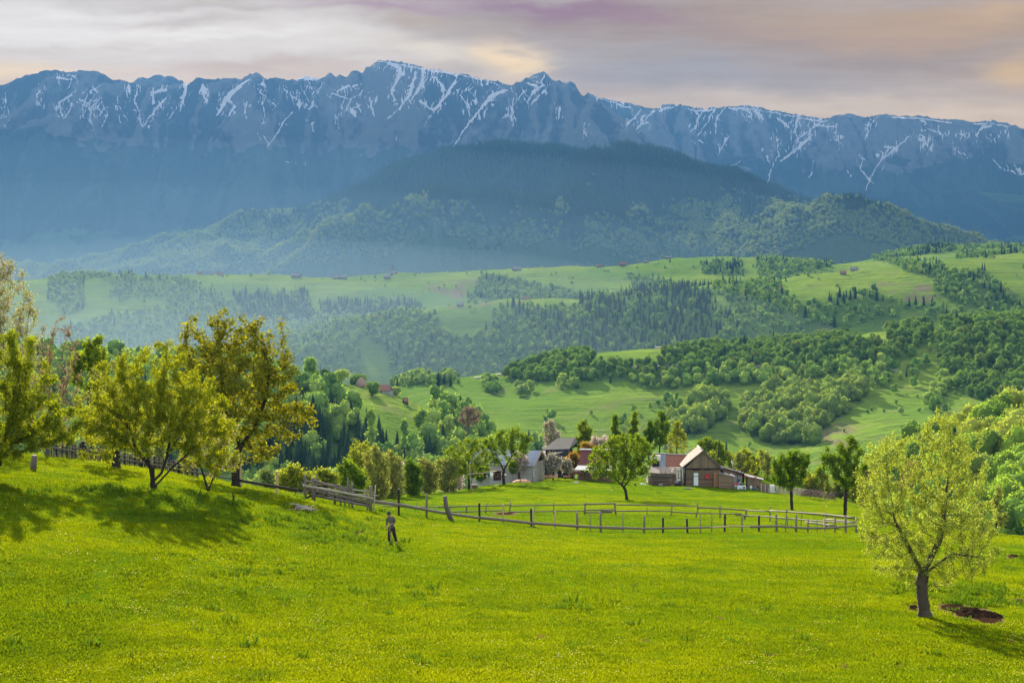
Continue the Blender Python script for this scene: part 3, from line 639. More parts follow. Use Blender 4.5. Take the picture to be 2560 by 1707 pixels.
def mount_attr(U, D, Z):
    vb = HOR - F * baseH(U, D) / D
    v = HOR - F * Z / D
    snow = np.zeros(U.shape); m = D > 6600
    u_, v_, D_ = U[m], v[m], D[m]
    wu = u_ + fbm(u_ / 3.0, v_ / 3.0, 3, 201) * 1.6; wv = v_ + fbm(u_ / 4.0, v_ / 4.0, 3, 207) * 1.8
    b, p = snow_field(wu, wv)
    core = 1 / (1 + np.exp(-b * 3.2))
    # thin streaks running down the fall line around the main gullies
    ph = u_ * .9 + fbm(u_ / 16, v_ / 14, 3, 211) * 9
    st = ridged(ph / 1.45, v_ / 16, 2, 219)
    near = np.clip(np.exp(-(p / 8.0) ** 2) + .45 * np.clip(fbm(u_ / 22, v_ / 18, 3, 223) * 2.2, 0, 1), 0, 1)
    crest = np.where(D_ < 8100, crest_of(8000, u_), crest_of(9500, u_))
    alt = np.clip((crest + 62 - v_) / 25, 0, 1)
    streak = np.clip((st - .73) * 8, 0, 1) * near * alt
    edge = np.clip(1 - np.abs(v_ - crest - 1.2) / 1.3, 0, 1) * (u_ > 585) * (D_ > 9000) * np.clip(fbm(u_ / 20, u_ * 0, 2, 5) * 2 + .5, 0, 1)
    snow[m] = np.maximum(np.maximum(core, streak * .85), edge * .9)
    snow[(np.abs(D - 8800) < 130) & (U > 290) & (U < 330) & (v < 82)] = .8
    cl = np.clip(.28 + fbm(U / 38, v / 22, 4, 231) * .9, 0, 1)
    tree = np.interp(U, [0, 100, 200, 300, 400, 560, 700, 850, 1024], [125, 145, 150, 150, 148, 150, 165, 165, 160])
    cl = np.where(D > 6300, cl * np.clip((tree + 18 - v) / 14, 0, 1) + .45 * (v > tree) * (fbm(U / 9, v / 5, 3, 241) > .62), 0)
    cl = np.where((D > 8800) & (v < 170), np.maximum(cl, .62 + fbm(U / 15, v / 9, 3, 243) * .5), cl)
    fo = np.where(D > 6000, np.clip((v - tree + fbm(U / 20, v / 10, 3, 251) * 16) / 10 + .5, 0, 1), 1.0)
    lf = np.clip((v - 208) / 40 + fbm(U / 22, v / 14, 3, 261) * .8, 0, 1) * (D < 6600)
    lf = np.maximum(lf, np.clip((v - 222) / 25 + fbm(U / 20, v / 10, 3, 263) * .9, 0, 1) * .9)
    cle = inpoly(U, v, PX((975,191),(1040,196),(1060,203),(1000,202))) & (D > 6000)
    lf = np.where(cle, 1.0, lf); 
    r6a, r6b = ribs6(U, D); rib = np.where(D > 6200, np.clip(.5 + r6b * 1.5 + r6a * .9 + fbm(U / 5, v / 6, 3, 271) * .35, 0, 1), np.clip(.5 + ribs5(U, D) * 1.8, 0, 1))  # relief mask for the light and shade painted on ribs and gullies
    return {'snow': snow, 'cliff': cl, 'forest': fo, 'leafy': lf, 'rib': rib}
# every sheet ends where the next begins
meadow = sheet('meadow', np.arange(-900, 1901, 5.0), geo_steps(2, 340, .009, .12), M_MEADOW, near_attr, wide=lambda D: 1 + np.clip((60 - D) / 60, 0, 1) * 1.2)
hills = sheet('hills', np.arange(-520, 1541, 3.0), geo_steps(340, 3500, .0065), M_HILLS, hill_attr)
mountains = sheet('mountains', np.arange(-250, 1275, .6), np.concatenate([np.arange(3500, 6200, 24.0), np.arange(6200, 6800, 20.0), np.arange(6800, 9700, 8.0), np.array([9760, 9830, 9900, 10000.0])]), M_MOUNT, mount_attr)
# ------------------------------------------------------------------ foliage building blocks
LEAF = {
 'pale':   leafmat('leaf_pale', [(0.253,0.372,0.105), (0.356,0.475,0.133), (0.164,0.297,0.105), (0.446,0.505,0.178)], .45),
 'green':  leafmat('leaf_green', [(0.188,0.360,0.069), (0.296,0.453,0.088), (0.140,0.266,0.062), (0.375,0.500,0.110), (0.235,0.344,0.062)], .45),
 'dark':   leafmat('leaf_dark', [(0.125,0.250,0.056), (0.203,0.328,0.069), (0.094,0.187,0.049), (0.265,0.328,0.069)], .42),
 'beech':  leafmat('leaf_beech', [(.22,.33,.06), (.28,.38,.08), (.19,.28,.07), (.32,.37,.08)], .45),
 'valley': leafmat('leaf_valley', [(.21,.29,.09), (.27,.34,.10), (.16,.24,.08)], .5),
 'spring': leafmat('leaf_spring', [(0.207,0.358,0.044), (0.330,0.468,0.055), (0.152,0.275,0.050), (0.413,0.468,0.083), (0.261,0.358,0.050)], .5),
 'rusty':  leafmat('leaf_rusty', [(.20,.13,.04), (.22,.15,.05)], .45),
 'spruce': leafmat('needle_spruce', [(0.024,0.051,0.027), (0.036,0.069,0.033), (0.019,0.041,0.024)], .15, (1.1, 1.1, .7), .3),
}
BARK = wood('bark_dark', (.012, .009, .007), (.05, .038, .03), 5.0)
BARK_G = wood('bark_grey', (.06, .05, .042), (.17, .145, .12), 4.0)
def quads(Cn, size, r_, N=None, flat=.0, asp=.62):
    n = len(Cn)
    d = r_.normal(size=(n, 3))
    if N is not None: d = d * (1 - flat) + N * (1 + flat)
    d /= np.linalg.norm(d, axis=1)[:, None] + 1e-9
    t = np.cross(d, r_.normal(size=(n, 3))); t /= np.linalg.norm(t, axis=1)[:, None] + 1e-9
    b = np.cross(d, t)
    s = (np.full(n, size) if np.isscalar(size) else size) * r_.uniform(.6, 1.35, n)
    s = s[:, None]
    bend = d * s * .18
    V = np.stack([Cn - t * s, Cn + b * s * asp - bend, Cn + t * s, Cn - b * s * asp - bend], 1).reshape(-1, 3)
    return V, np.arange(4 * n).reshape(-1, 4)
def ico_np(sub=1):
    bm = bmesh.new(); bmesh.ops.create_icosphere(bm, subdivisions=sub, radius=1); bm.verts.ensure_lookup_table()
    V = np.array([v.co[:] for v in bm.verts]); Fc = np.array([[v.index for v in f.verts] for f in bm.faces]); bm.free()
    return V, np.concatenate([Fc, Fc[:, 2:3]], 1)
ICO1 = ico_np(1); ICO2 = ico_np(2)
class NB:
    """numpy mesh collector of quads (triangles repeat nothing: stored as separate tri list)"""
    def __init__(s): s.V = []; s.Q = []; s.T = []; s.n = 0
    def q(s, V, Fc): s.V.append(V); s.Q.append(Fc + s.n); s.n += len(V)
    def t(s, V, Fc): s.V.append(V); s.T.append(Fc[:, :3] + s.n); s.n += len(V)
    def mesh(s, name, m):
        me = bpy.data.meshes.new(name); V = np.concatenate(s.V).astype(np.float32)
        Q = np.concatenate(s.Q) if s.Q else np.zeros((0, 4), int); T = np.concatenate(s.T) if s.T else np.zeros((0, 3), int)
        me.vertices.add(len(V)); me.vertices.foreach_set('co', V.ravel())
        me.loops.add(Q.size + T.size); me.loops.foreach_set('vertex_index', np.concatenate([Q.ravel(), T.ravel()]).astype(np.int32))
        me.polygons.add(len(Q) + len(T))
        st = np.concatenate([np.arange(len(Q)) * 4, Q.size + np.arange(len(T)) * 3]).astype(np.int32)
        me.polygons.foreach_set('loop_start', st); me.update(calc_edges=True); me.materials.append(m)
        return me
def broad_crown(seed, h=10.0, wd=8.0, nq=800, qs=.42, lobes=9, sub=1, core=.8, base=.22, tall=1.0):
    """a domed crown of several leafy heads over the trunk; z from base*h to h"""
    r_ = np.random.default_rng(seed); nb = NB()
    cz = h * (base + 1) / 2; rz = h * (1 - base) / 2; L = []
    for k in range(lobes):
        a = r_.uniform(0, 2 * PI) ; zz = r_.uniform(-.75, .78); rr = math.sqrt(max(0, 1 - zz * zz)) * r_.uniform(.35, .72)
        q = r_.uniform(.26, .42) * (1.1 - .35 * max(zz, 0))
        L.append((math.cos(a) * rr * wd / 2, math.sin(a) * rr * wd / 2, cz + zz * rz * .72, q * wd, q * wd * tall))
    L.append((0, 0, cz, wd * .3, rz * .8))
    for (x, y, z, rr, rv) in L:
        V, Fc = (ICO2 if sub == 2 else ICO1); nrm = V
        jit = 1 + (fbm(V[:, 0] * 2.3 + x * 3, V[:, 1] * 2.3 + V[:, 2] * 3.1 + y, 3, seed) * .5)
        nb.t(V * jit[:, None] * np.array([rr, rr, rv]) * core + np.array([x, y, z]), Fc)
        n = max(4, int(nq / len(L)))
        d = r_.normal(size=(n, 3)); d[:, 2] += .25; d /= np.linalg.norm(d, axis=1)[:, None]
        P_ = d * np.array([rr, rr, rv]) * r_.uniform(.78, 1.12, n)[:, None] + np.array([x, y, z])
        V, Fc = quads(P_, qs, r_, d, .15); nb.q(V, Fc)
    return nb
def spruce_crown(seed, h=14.0, wd=5.0, tiers=12, per=14, seg=1.0):
    r_ = np.random.default_rng(seed); nb = NB(); z0 = h * .08
    # jagged skirts
    for k in range(tiers):
        t = k / (tiers - 1); z = z0 + (h - z0) * t ** .92 * .93; rr = wd / 2 * (1 - t) ** .85 + .12
        n = max(6, int(per * (1 - t * .5)))
        a = np.arange(n) / n * 2 * PI + r_.uniform(0, 6); rad = rr * r_.uniform(.62, 1.15, n); drop = rr * r_.uniform(.25, .55, n); wdt = rr * 2.4 / n * 1.5
        dirs = np.stack([np.cos(a), np.sin(a), np.zeros(n)], 1); tan = np.stack([-np.sin(a), np.cos(a), np.zeros(n)], 1)
        up = h / tiers * 1.1
        A_ = np.array([0, 0, z + up * .9]) + dirs * .03
        B_ = dirs * (rad * .6)[:, None] + tan * wdt * .6 + np.stack([0 * a, 0 * a, z - drop * .35], 1)
        C_ = dirs * rad[:, None] + np.stack([0 * a, 0 * a, z - drop], 1)
        D_ = dirs * (rad * .6)[:, None] - tan * wdt * .6 + np.stack([0 * a, 0 * a, z - drop * .35], 1)
        V = np.stack([A_, B_, C_, D_], 1).reshape(-1, 3); nb.q(V, np.arange(4 * n).reshape(-1, 4))
    m = 7; a = np.arange(m) / m * 2 * PI
    V = np.concatenate([np.stack([np.cos(a) * wd * .27, np.sin(a) * wd * .27, np.full(m, z0)], 1), [[0, 0, h]]])
    nb.t(V, np.array([[i, (i + 1) % m, m] for i in range(m)]))
    return nb
def trunk_mesh(name, h, r0, r1, lean=0.0, seed=0, m_=None, limbs=0, spread=2.0):
    random.seed(seed); mb = MB()
    mb.tube([(0, 0, -.4), (lean * .1, 0, h * .3), (lean * .5, .05, h * .65), (lean, 0, h)], [r0 * 1.25, r0, r0 * .7, r1], 7)
    for k in range(limbs):
        a = 2 * PI * k / limbs + random.random(); z = h * random.uniform(.35, .7)
        mb.tube([(lean * .4, 0, z), (math.cos(a) * spread * .5, math.sin(a) * spread * .5, z + h * .18), (math.cos(a) * spread, math.sin(a) * spread, z + h * .38)], [r0 * .45, r0 * .3, r0 * .1], 5, cap=False)
    me = bpy.data.meshes.new(name); me.from_pydata(mb.v, [], mb.f); me.materials.append(m_ or BARK); me.update()
    return me
# far-off trees: instanced as wood masses
def far_proto(name, nb, m_):
    o = bpy.data.objects.new(name, nb.mesh(name, m_)); return o
PROTO = {}
for tone in ('pale', 'green', 'dark', 'beech', 'spring', 'valley'):
    sh = {'pale': (7.5, .5), 'green': (7.5, .5), 'dark': (7.5, .5), 'beech': (9, .46), 'spring': (8, .46), 'valley': (8.5, .6)}[tone]
    PROTO[tone] = [far_proto('wood_tree', broad_crown(100 + 7 * k + len(tone), 10, sh[0] * (1 if k < 3 else .72), 190 if tone in ('pale', 'green') else 420, sh[1], 7 if k < 3 else 5, 1, .84, .1, 1.0 if k < 3 else 1.4), LEAF[tone]) for k in range(5)]
PROTO['spruce'] = [far_proto('wood_spruce', spruce_crown(200 + k, 14, 5.4 + 1.2 * (k % 2), 9, 9), LEAF['spruce']) for k in range(4)]

def scatter(name, pts, scl, rz, idx, protos, kind='stuff', label=None):
    """one object whose points each carry one of a few small meshes"""
    pc = bpy.data.collections.new(name + '_shapes')
    for p in protos: 
        if p.name not in pc.objects: pc.objects.link(p)
    order = sorted(range(len(protos)), key=lambda i: protos[i].name)
    me = mesh_np(name, pts, np.zeros((0, 4)), None, 4, False, {'sc': scl, 'rz': rz, 'ix': idx})
    o = bpy.data.objects.new(name, me); link(o); o['kind'] = kind
    if label: o['label'] = label
    ng = bpy.data.node_groups.new(name, 'GeometryNodeTree')
    ng.interface.new_socket('Geometry', in_out='INPUT', socket_type='NodeSocketGeometry'); ng.interface.new_socket('Geometry', in_out='OUTPUT', socket_type='NodeSocketGeometry')
    gi = ng.nodes.new('NodeGroupInput'); go = ng.nodes.new('NodeGroupOutput')
    m2p = ng.nodes.new('GeometryNodeMeshToPoints'); ci = ng.nodes.new('GeometryNodeCollectionInfo'); ci.inputs[0].default_value = pc
    ci.inputs[1].default_value = True; ci.inputs[2].default_value = True
    ip = ng.nodes.new('GeometryNodeInstanceOnPoints'); ip.inputs['Pick Instance'].default_value = True
    def att(nm):
        a = ng.nodes.new('GeometryNodeInputNamedAttribute'); a.data_type = 'FLOAT'; a.inputs[0].default_value = nm; return a.outputs[0]
    cx = ng.nodes.new('ShaderNodeCombineXYZ'); ng.links.new(att('rz'), cx.inputs[2])
    L = ng.links.new
    L(gi.outputs[0], m2p.inputs[0]); L(m2p.outputs[0], ip.inputs['Points']); L(ci.outputs[0], ip.inputs['Instance'])
    L(att('ix'), ip.inputs['Instance Index']); L(cx.outputs[0], ip.inputs['Rotation']); L(att('sc'), ip.inputs['Scale']); L(ip.outputs[0], go.inputs[0])
    md = o.modifiers.new('scatter', 'NODES'); md.node_group = ng
    return o

# ------------------------------------------------------------------ what grows where
_hu = np.arange(-160, 1184, 4.0); _hd = np.concatenate([geo_steps(40, 3500, .01), np.arange(3520, 5300, 30.0)])
_rows = row_of(*np.meshgrid(_hu, _hd)); _mn = np.minimum.accumulate(_rows, axis=0)
def hidden(u, D, vtop):
    """how many rows the top of something lies below the skyline of the ground before it"""
    k = np.clip(np.searchsorted(_hd, D * .985) - 1, 0, len(_hd) - 1); i = np.clip(((u + 160) / 4).astype(int), 0, len(_hu) - 1)
    return vtop - _mn[k, i]
U_, D_, r1 = grow(lambda D: 5.6 if D < 640 else (6.0 if D < 1360 else 7.6), 335, 2950, 11)
Z_ = H(U_, D_); V_ = HOR - F * Z_ / D_
W_ = woods_at(U_, D_, V_, r1)
k_ = W_ >= 0
# a sparse scatter of single trees and bushes over the open slopes
lone = (~k_) & (D_ > 520) & (r1.random(U_.shape) < np.where(D_ > 1360, .013, .012) * (1 + 2.5 * (fbm(U_ / 30, V_ / 12, 2, 7) > .25)))
lone &= ~inpoly(U_, V_, PX((300,372),(392,390),(470,420),(540,470),(430,440),(360,420)))
k_ |= lone
U_, D_, Z_, V_, W_ = U_[k_], D_[k_], Z_[k_], V_[k_], W_[k_]
tone_ = np.array([WOODS[i][5] if i >= 0 else ('green' if d < 1400 else 'pale') for i, d in zip(W_, D_)])
con_ = np.array([WOODS[i][4] if i >= 0 else .12 for i in W_]); r_c = r1.random(U_.shape)
cl_ = fbm(U_ / 16, V_ / 8, 3, 301)
isc = (con_ > .4) & (r_c < con_ + cl_ * .5) | (con_ <= .4) & (r_c < con_ * (.4 + 2.2 * (cl_ > .15)))
hs_ = np.where(isc, r1.uniform(8, 13, U_.shape), r1.uniform(4.6, 11.0, U_.shape) * np.where(D_ > 1360, .74, np.where(D_ > 830, .78, 1)) * (1 + .18 * fbm(U_ / 10, V_ / 6, 2, 311)))
hs_ = np.where(tone_ == 'beech', hs_ * 1.3, hs_); hs_ = np.where((tone_ == 'dark') & (D_ < 1360) , hs_ * 1.0, hs_); hs_ = np.where(W_ < 0, hs_ * r1.uniform(.3, .9, U_.shape), hs_)
hid = hidden(U_, D_, V_ - hs_ * F / D_)
ok_ = hid < 14
U_, D_, Z_, V_, W_, tone_, isc, hs_, hid = [a[ok_] for a in (U_, D_, Z_, V_, W_, tone_, isc, hs_, hid)]
X_ = (U_ - 512) / F * D_
order = np.argsort(D_ / hs_)
inview = (U_ > -5) & (U_ < 1029) & (hid < -2)
N_IND = 285
solo = np.zeros(len(U_), bool)
for flag in (True, False):
    c = [i for i in order if isc[i] == flag and inview[i]][:N_IND - (0 if flag else 25)]
    solo[c] = True
SOLO_MAT = {}
# individual trees: a few shapes each with a trunk and a crown, copied
SOLO = {}
for tone in ('pale', 'green', 'dark', 'beech', 'spring', 'rusty'):
    SOLO[tone] = []
    for k in range(4):
        cm = broad_crown(400 + 11 * k + len(tone), 10, 7.6 if k % 2 == 0 else 6.0, 1500 if tone in ('spring', 'green') else 900, .27, 11 - k, 2, .80, .12, 1.0 + .2 * (k % 2)).mesh('crown', LEAF[tone])
        SOLO[tone].append((cm, trunk_mesh('trunk', 5.0, .2, .08, .2, k)))
SOLO['spruce'] = [(spruce_crown(440 + k, 14, 5.6 + 1.2 * (k % 2), 17, 19).mesh('crown', LEAF['spruce']), trunk_mesh('trunk', 11.0, .2, .05, 0, k)) for k in range(4)]
PLACE = {True: 'spruce', False: 'broadleaf tree'}
def where_words(i):
    u, D, v = U_[i], D_[i], V_[i]
    if D < 640 and u > 700: return 'on the near wooded slope at the right edge', 'near right slope'
    if D < 860 and u < 560: return 'on the shaded flank of the knoll below the red roofed farmhouse', 'knoll flank'
    if D < 1000 and u < 700: return 'in the hollow behind the farm', 'hollow behind the farm'
    if D < 1400 and u > 870 and WOODS[W_[i]][5] == 'dark': return 'in the dark wood at the right of the middle hill', 'dark wood of the middle hill'
    if D < 1400 and WOODS[W_[i]][5] == 'beech': return 'in the rounded beech copse on the middle hill', 'copse of the middle hill'
    if D < 1400 and W_[i] >= 0: return 'in the hedge bands along the road of the middle hill', 'hedge bands of the middle hill'
    if D < 1400: return 'standing apart on the open grass of the middle hill', 'grass of the middle hill'
    return 'in the dark stand on the ridge beyond the middle hill', 'ridge beyond the middle hill'
TONE_W = {'pale': 'pale green', 'green': 'fresh green', 'dark': 'deep green', 'beech': 'soft green round topped', 'spring': 'bright spring green', 'rusty': 'rusty leaved', 'spruce': 'dark pointed'}
for i in np.nonzero(solo)[0]:
    t = 'spruce' if isc[i] else tone_[i]
    if t == 'spring' and random.random() < .03: t = 'rusty'
    cm, tm = SOLO[t][int(r1.integers(4))]
    s = hs_[i] / (14 if isc[i] else 10) * (1.12 if not isc[i] else 1)
    ww, gw = where_words(i)
    nm = 'spruce' if isc[i] else 'broadleaf_tree'
    lab = '%s %s %s' % (TONE_W[t], PLACE[bool(isc[i])], ww)
    grp = '%s %ss, %s' % (TONE_W[t], PLACE[bool(isc[i])], gw)
    c = bpy.data.objects.new('crown', cm)
    if D_[i] < 900:
        e = thing(nm, (X_[i], D_[i], Z_[i] - .15), lab, 'tree', grp, r1.uniform(0, 6.28)); e.scale = (s * r1.uniform(.9, 1.1), s * r1.uniform(.9, 1.1), s)
        link(c, e); link(bpy.data.objects.new('trunk', tm), e)
    else:
        c.name = nm; link(c); c.location = (X_[i], D_[i], Z_[i] - .15); c.rotation_euler = (0, 0, r1.uniform(0, 6.28)); c.scale = (s, s, s); meta(c, lab, 'tree', grp)
rest = ~solo
for t in ('pale', 'green', 'dark', 'beech', 'spring', 'spruce'):
    m = rest & (isc if t == 'spruce' else ((~isc) & (tone_ == t)))
    n = int(m.sum())
    if not n: continue
    pts = np.stack([X_[m], D_[m], Z_[m] - .2], 1)
    scatter('spruce_wood' if t == 'spruce' else t.replace('pale', 'distant').replace('green', 'green').replace('dark', 'shady') + '_wood', pts, hs_[m] / (14 if t == 'spruce' else 10) * (1 if t == 'spruce' else 1.12), r1.uniform(0, 6.28, n), r1.integers(0, len(PROTO[t]), n), PROTO[t])
print('woods', len(U_), 'solo', int(solo.sum()))
# forest on the big wooded mountain
um, dm, r2 = grow(lambda D: 10.5, 3900, 5260, 21)
zm = H(um, dm); vm = HOR - F * zm / dm
keep = hidden(um, dm, vm - 4) < 6; um, dm, zm, vm = um[keep], dm[keep], zm[keep], vm[keep]
lf = (vm - 219) / 34 + fbm(um / 26, vm / 16, 3, 261) * 1.35 + fbm(um / 6, vm / 4, 2, 5) * .35 + ribs5(um, dm) * 3.2 - .1
leafy_ = lf + r2.uniform(-.55, .55, len(um)) > .1
for nm, m, t, hh in (('mountain_spruce_forest', ~leafy_, 'spruce', 14), ('mountain_broadleaf_forest', leafy_, 'valley', 10)):
    n = int(m.sum()); pts = np.stack([(um[m] - 512) / F * dm[m], dm[m], zm[m] - 1], 1)
    scatter(nm, pts, r2.uniform(.95, 1.45, n) * (1 if t == 'spruce' else .85), r2.uniform(0, 6.28, n), r2.integers(0, 4, n), PROTO[t])
    print(nm, n)

# ------------------------------------------------------------------ meadow grass: tufts and dandelions near enough to read
def m_blade(n):
    g_ = n.new('ShaderNodeNewGeometry'); oi = n.new('ShaderNodeObjectInfo'); P_ = g_.outputs['Position']
    big = n.noise(P_, .035, 5, .6); mid = n.noise(P_, .45, 6, .62)
    c = n.mix(n.sstep(big, .36, .64), (.082, .150, .003), (.175, .222, .003))
    c = n.mix(n.sstep(mid, .38, .60), n.mix(.55, c, (.045, .11, .004)), c)
    c = n.mix(n.m('MULTIPLY', oi.outputs['Random'], .35), c, (.24, .25, .006))
    v = n.m('ADD', .62, n.m('MULTIPLY', g_.outputs['Random Per Island'], .76)); sc = n.new('ShaderNodeVectorMath', operation='SCALE'); n.put(sc.inputs[0], c); n.put(sc.inputs[3], v)
    t = n.new('ShaderNodeBsdfTranslucent'); tm = n.new('ShaderNodeVectorMath', operation='MULTIPLY'); n.put(tm.inputs[0], sc.outputs[0]); tm.inputs[1].default_value = (1.25, 1.12, .5); n.put(t.inputs[0], tm.outputs[0])
    return addmix(n, .55, diff(n, sc.outputs[0]), t.outputs[0])
M_BLADE = mat('grass_blade', m_blade)
M_WEED = leafmat('weed_leaf', [(.065,.13,.008), (.10,.17,.010)], .45)
M_DAND = plain('dandelion_yellow', (.50, .42, .01), .8, .15)
M_SEED = plain('seed_head_white', (.5, .5, .45), .8, .1)
def tuft(seed, n, h, wd, m_, nm='tuft'):
    r_ = np.random.default_rng(seed); V = []; Q = []
    for k in range(n):
        a = r_.uniform(0, 2 * PI); rr = wd * math.sqrt(r_.random()); x, y = rr * math.cos(a), rr * math.sin(a)
        hh = h * r_.uniform(.5, 1.2); b = r_.uniform(0, 2 * PI); w_ = .012 + h * .06; le = hh * r_.uniform(.2, .7); c = r_.uniform(0, 2 * PI)
        dx, dy_ = math.cos(b) * w_, math.sin(b) * w_
        i = len(V); V += [(x - dx, y - dy_, -.02), (x + dx, y + dy_, -.02), (x + dx * .5 + math.cos(c) * le, y + dy_ * .5 + math.sin(c) * le, hh), (x - dx * .5 + math.cos(c) * le, y - dy_ * .5 + math.sin(c) * le, hh)]
        Q.append((i, i + 1, i + 2, i + 3))
    nb = NB(); nb.q(np.array(V), np.array(Q)); return bpy.data.objects.new(nm, nb.mesh(nm, m_))
def ground_pts(n, u0, u1, d0, d1, r_, power=2.0):
    t = r_.random(n); D = (d0 ** -1 + t * (d1 ** -1 - d0 ** -1)) ** -1 if power == 2 else d0 + t * (d1 - d0)
    u = r_.uniform(u0, u1, n)
    return u, D
r3 = np.random.default_rng(31)
TUFTS = [tuft(1, 18, .050, .28, M_BLADE), tuft(2, 22, .040, .32, M_BLADE), tuft(3, 14, .068, .24, M_BLADE)]
u, D = ground_pts(200000, -60, 1084, 42, 290, r3)
z = H(u, D); v = HOR - F * z / D
at_ = near_attr(u, D, z); den = .5 + fbm(u / 30, D / 3, 3, 5) * .6
keep = (at_['soil'] < .45) & (at_['wild'] < .5) & (r3.random(len(u)) < den + .35) & (hidden(u, D, v) < 4)
u, D, z = u[keep], D[keep], z[keep]; n = len(u)
scatter('grass_tufts', np.stack([(u - 512) / F * D, D, z], 1), r3.uniform(.6, 1.25, n) * (1 + .5 * fbm(u / 12, D / 2.5, 2, 9)), r3.uniform(0, 6.28, n), r3.integers(0, 3, n), TUFTS)
def flowerhead(seed, m_, rad, h):
    nb = NB(); r_ = np.random.default_rng(seed)
    for k in range(3):
        x, y = r_.uniform(-.25, .25, 2); a = np.arange(6) / 6 * 2 * PI
        V = np.concatenate([np.stack([x + np.cos(a) * rad, y + np.sin(a) * rad, np.full(6, h)], 1), [[x, y, h + rad * .7]]])
        nb.t(V, np.array([[i, (i + 1) % 6, 6] for i in range(6)])); V2 = V.copy(); V2[6, 2] = h - rad * .5; nb.t(V2, np.array([[(i + 1) % 6, i, 6] for i in range(6)]))
    return bpy.data.objects.new('flower', nb.mesh('flower', m_))
for nm, protos, cnt, thr in (('dandelions', [flowerhead(1, M_DAND, .024, .07), flowerhead(2, M_DAND, .02, .06)], 6000, .12), ('seed_heads', [flowerhead(3, M_SEED, .022, .10)], 60, .0)):
    u, D = ground_pts(cnt, -60, 1084, 44, 270, r3); z = H(u, D)
    at_ = near_attr(u, D, z); keep = (at_['soil'] < .4) & (at_['wild'] < .4) & (fbm(u / 45, D / 7, 3, 77) + r3.uniform(-.5, .5, len(u)) > thr)
    u, D, z = u[keep], D[keep], z[keep]; n = len(u)
    scatter(nm, np.stack([(u - 512) / F * D, D, z], 1), r3.uniform(.7, 1.3, n), r3.uniform(0, 6.28, n), r3.integers(0, len(protos), n), protos)
# ranker, darker weeds in patches
WEEDS = [tuft(11, 26, .20, .30, M_WEED), tuft(12, 30, .15, .38, M_WEED)]
uu = []; dd = []
for (cu, cv, ru, rv, n) in [(215,500,60,6,240),(300,520,50,6,260),(340,540,40,5,160),(160,517,30,2.5,110),(390,655,60,8,10),(240,572,30,3,40),(965,592,45,5,220),(985,603,30,4,120),(905,587,12,2,30),(430,595,200,20,60),(640,600,200,20,60),(200,640,200,25,60),(800,640,150,20,60),(530,484,25,3,160),(470,489,20,2,60),(720,487,90,2.5,200),(640,480,50,2,80),(1010,560,25,6,70),(105,492,40,4,120),(355,530,20,4,100),(560,500,60,3,30)]:
    n = int(n * .45); uu.append(r3.normal(cu, ru * .8, n)); dd.append(r3.normal(cv, rv * .8, n))
uu = np.concatenate(uu); vv = np.concatenate(dd)
_dd = np.concatenate([np.arange(42, 300, .5)])
def dist_for(u, v):
    """distance at which the meadow is seen at a given row"""
    rr = row_of(np.full(_dd.shape, float(u)), _dd); k = np.nonzero(rr <= v)[0]
    return float(_dd[k[0]]) if len(k) else float(_dd[-1])
dw = np.array([dist_for(a, b) for a, b in zip(uu, vv)]) + r3.uniform(-.6, .6, len(uu))
n = len(uu)
scatter('weed_patches', np.stack([(uu - 512) / F * dw, dw, H(uu, dw)], 1), r3.uniform(.5, 1.3, n), r3.uniform(0, 6.28, n), r3.integers(0, 2, n), WEEDS)
# ------------------------------------------------------------------ orchard and meadow trees grown from crown outlines
def grow_skeleton(seed, trunk, crowns, natt=420, step=.3, infl=2.4, kill=.55, trop=(0, 0, .12), iters=90):
    """space-colonising branches: trunk = list of points, crowns = [(centre, radii)]"""
    r_ = np.random.default_rng(seed)
    vol = np.array([c[1][0] * c[1][1] * c[1][2] for c in crowns]); cnt = (natt * vol / vol.sum()).astype(int) + 6
    att = []
    for (c, rad), n in zip(crowns, cnt):
        d = r_.normal(size=(n, 3)); d /= np.linalg.norm(d, axis=1)[:, None]; rr = r_.random(n) ** .42
        att.append(np.array(c) + d * rr[:, None] * np.array(rad))
    att = np.concatenate(att)
    N = []; par = []
    for ti, tr in enumerate(trunk):
        p0 = np.array(tr[0], float); 
        prev = -1 if ti == 0 else int(np.argmin([np.linalg.norm(np.array(z_) - p0) for z_ in N]))
        for q in tr[1:]:
            q = np.array(q, float); a = N[prev] if prev >= 0 else p0
            if prev < 0: N.append(p0); par.append(-1); prev = 0; a = p0
            k = max(1, int(np.linalg.norm(q - a) / step))
            for j in range(1, k + 1):
                N.append(a + (q - a) * j / k); par.append(prev); prev = len(N) - 1
    N = [np.array(x) for x in N]
    near = np.full(len(att), 1e9); nid = np.zeros(len(att), int); new0 = 0
    alive = np.ones(len(att), bool); tr_ = np.array(trop)
    for it in range(iters):
        P_ = np.array(N[new0:]); 
        d = np.linalg.norm(att[:, None, :] - P_[None], axis=2); j = d.argmin(1); dj = d[np.arange(len(att)), j]
        up = dj < near; near[up] = dj[up]; nid[up] = j[up] + new0; new0 = len(N)
        alive &= near > kill
        use = alive & (near < (infl if it > 3 else 99))
        if not use.any():
            if alive.any() and it < 12: use = alive
            else: break
        ids = np.unique(nid[use]); grew = False
        for i in ids:
            m = use & (nid == i); v = att[m] - N[i]; v = (v / np.linalg.norm(v, axis=1)[:, None]).mean(0) + tr_ + r_.normal(0, .12, 3)
            L_ = np.linalg.norm(v)
            if L_ < .15: v = r_.normal(size=3); L_ = np.linalg.norm(v)
            N.append(N[i] + v / L_ * step); par.append(int(i)); grew = True
        if not grew: break
    N = np.array(N); par = np.array(par); return N, par, r_
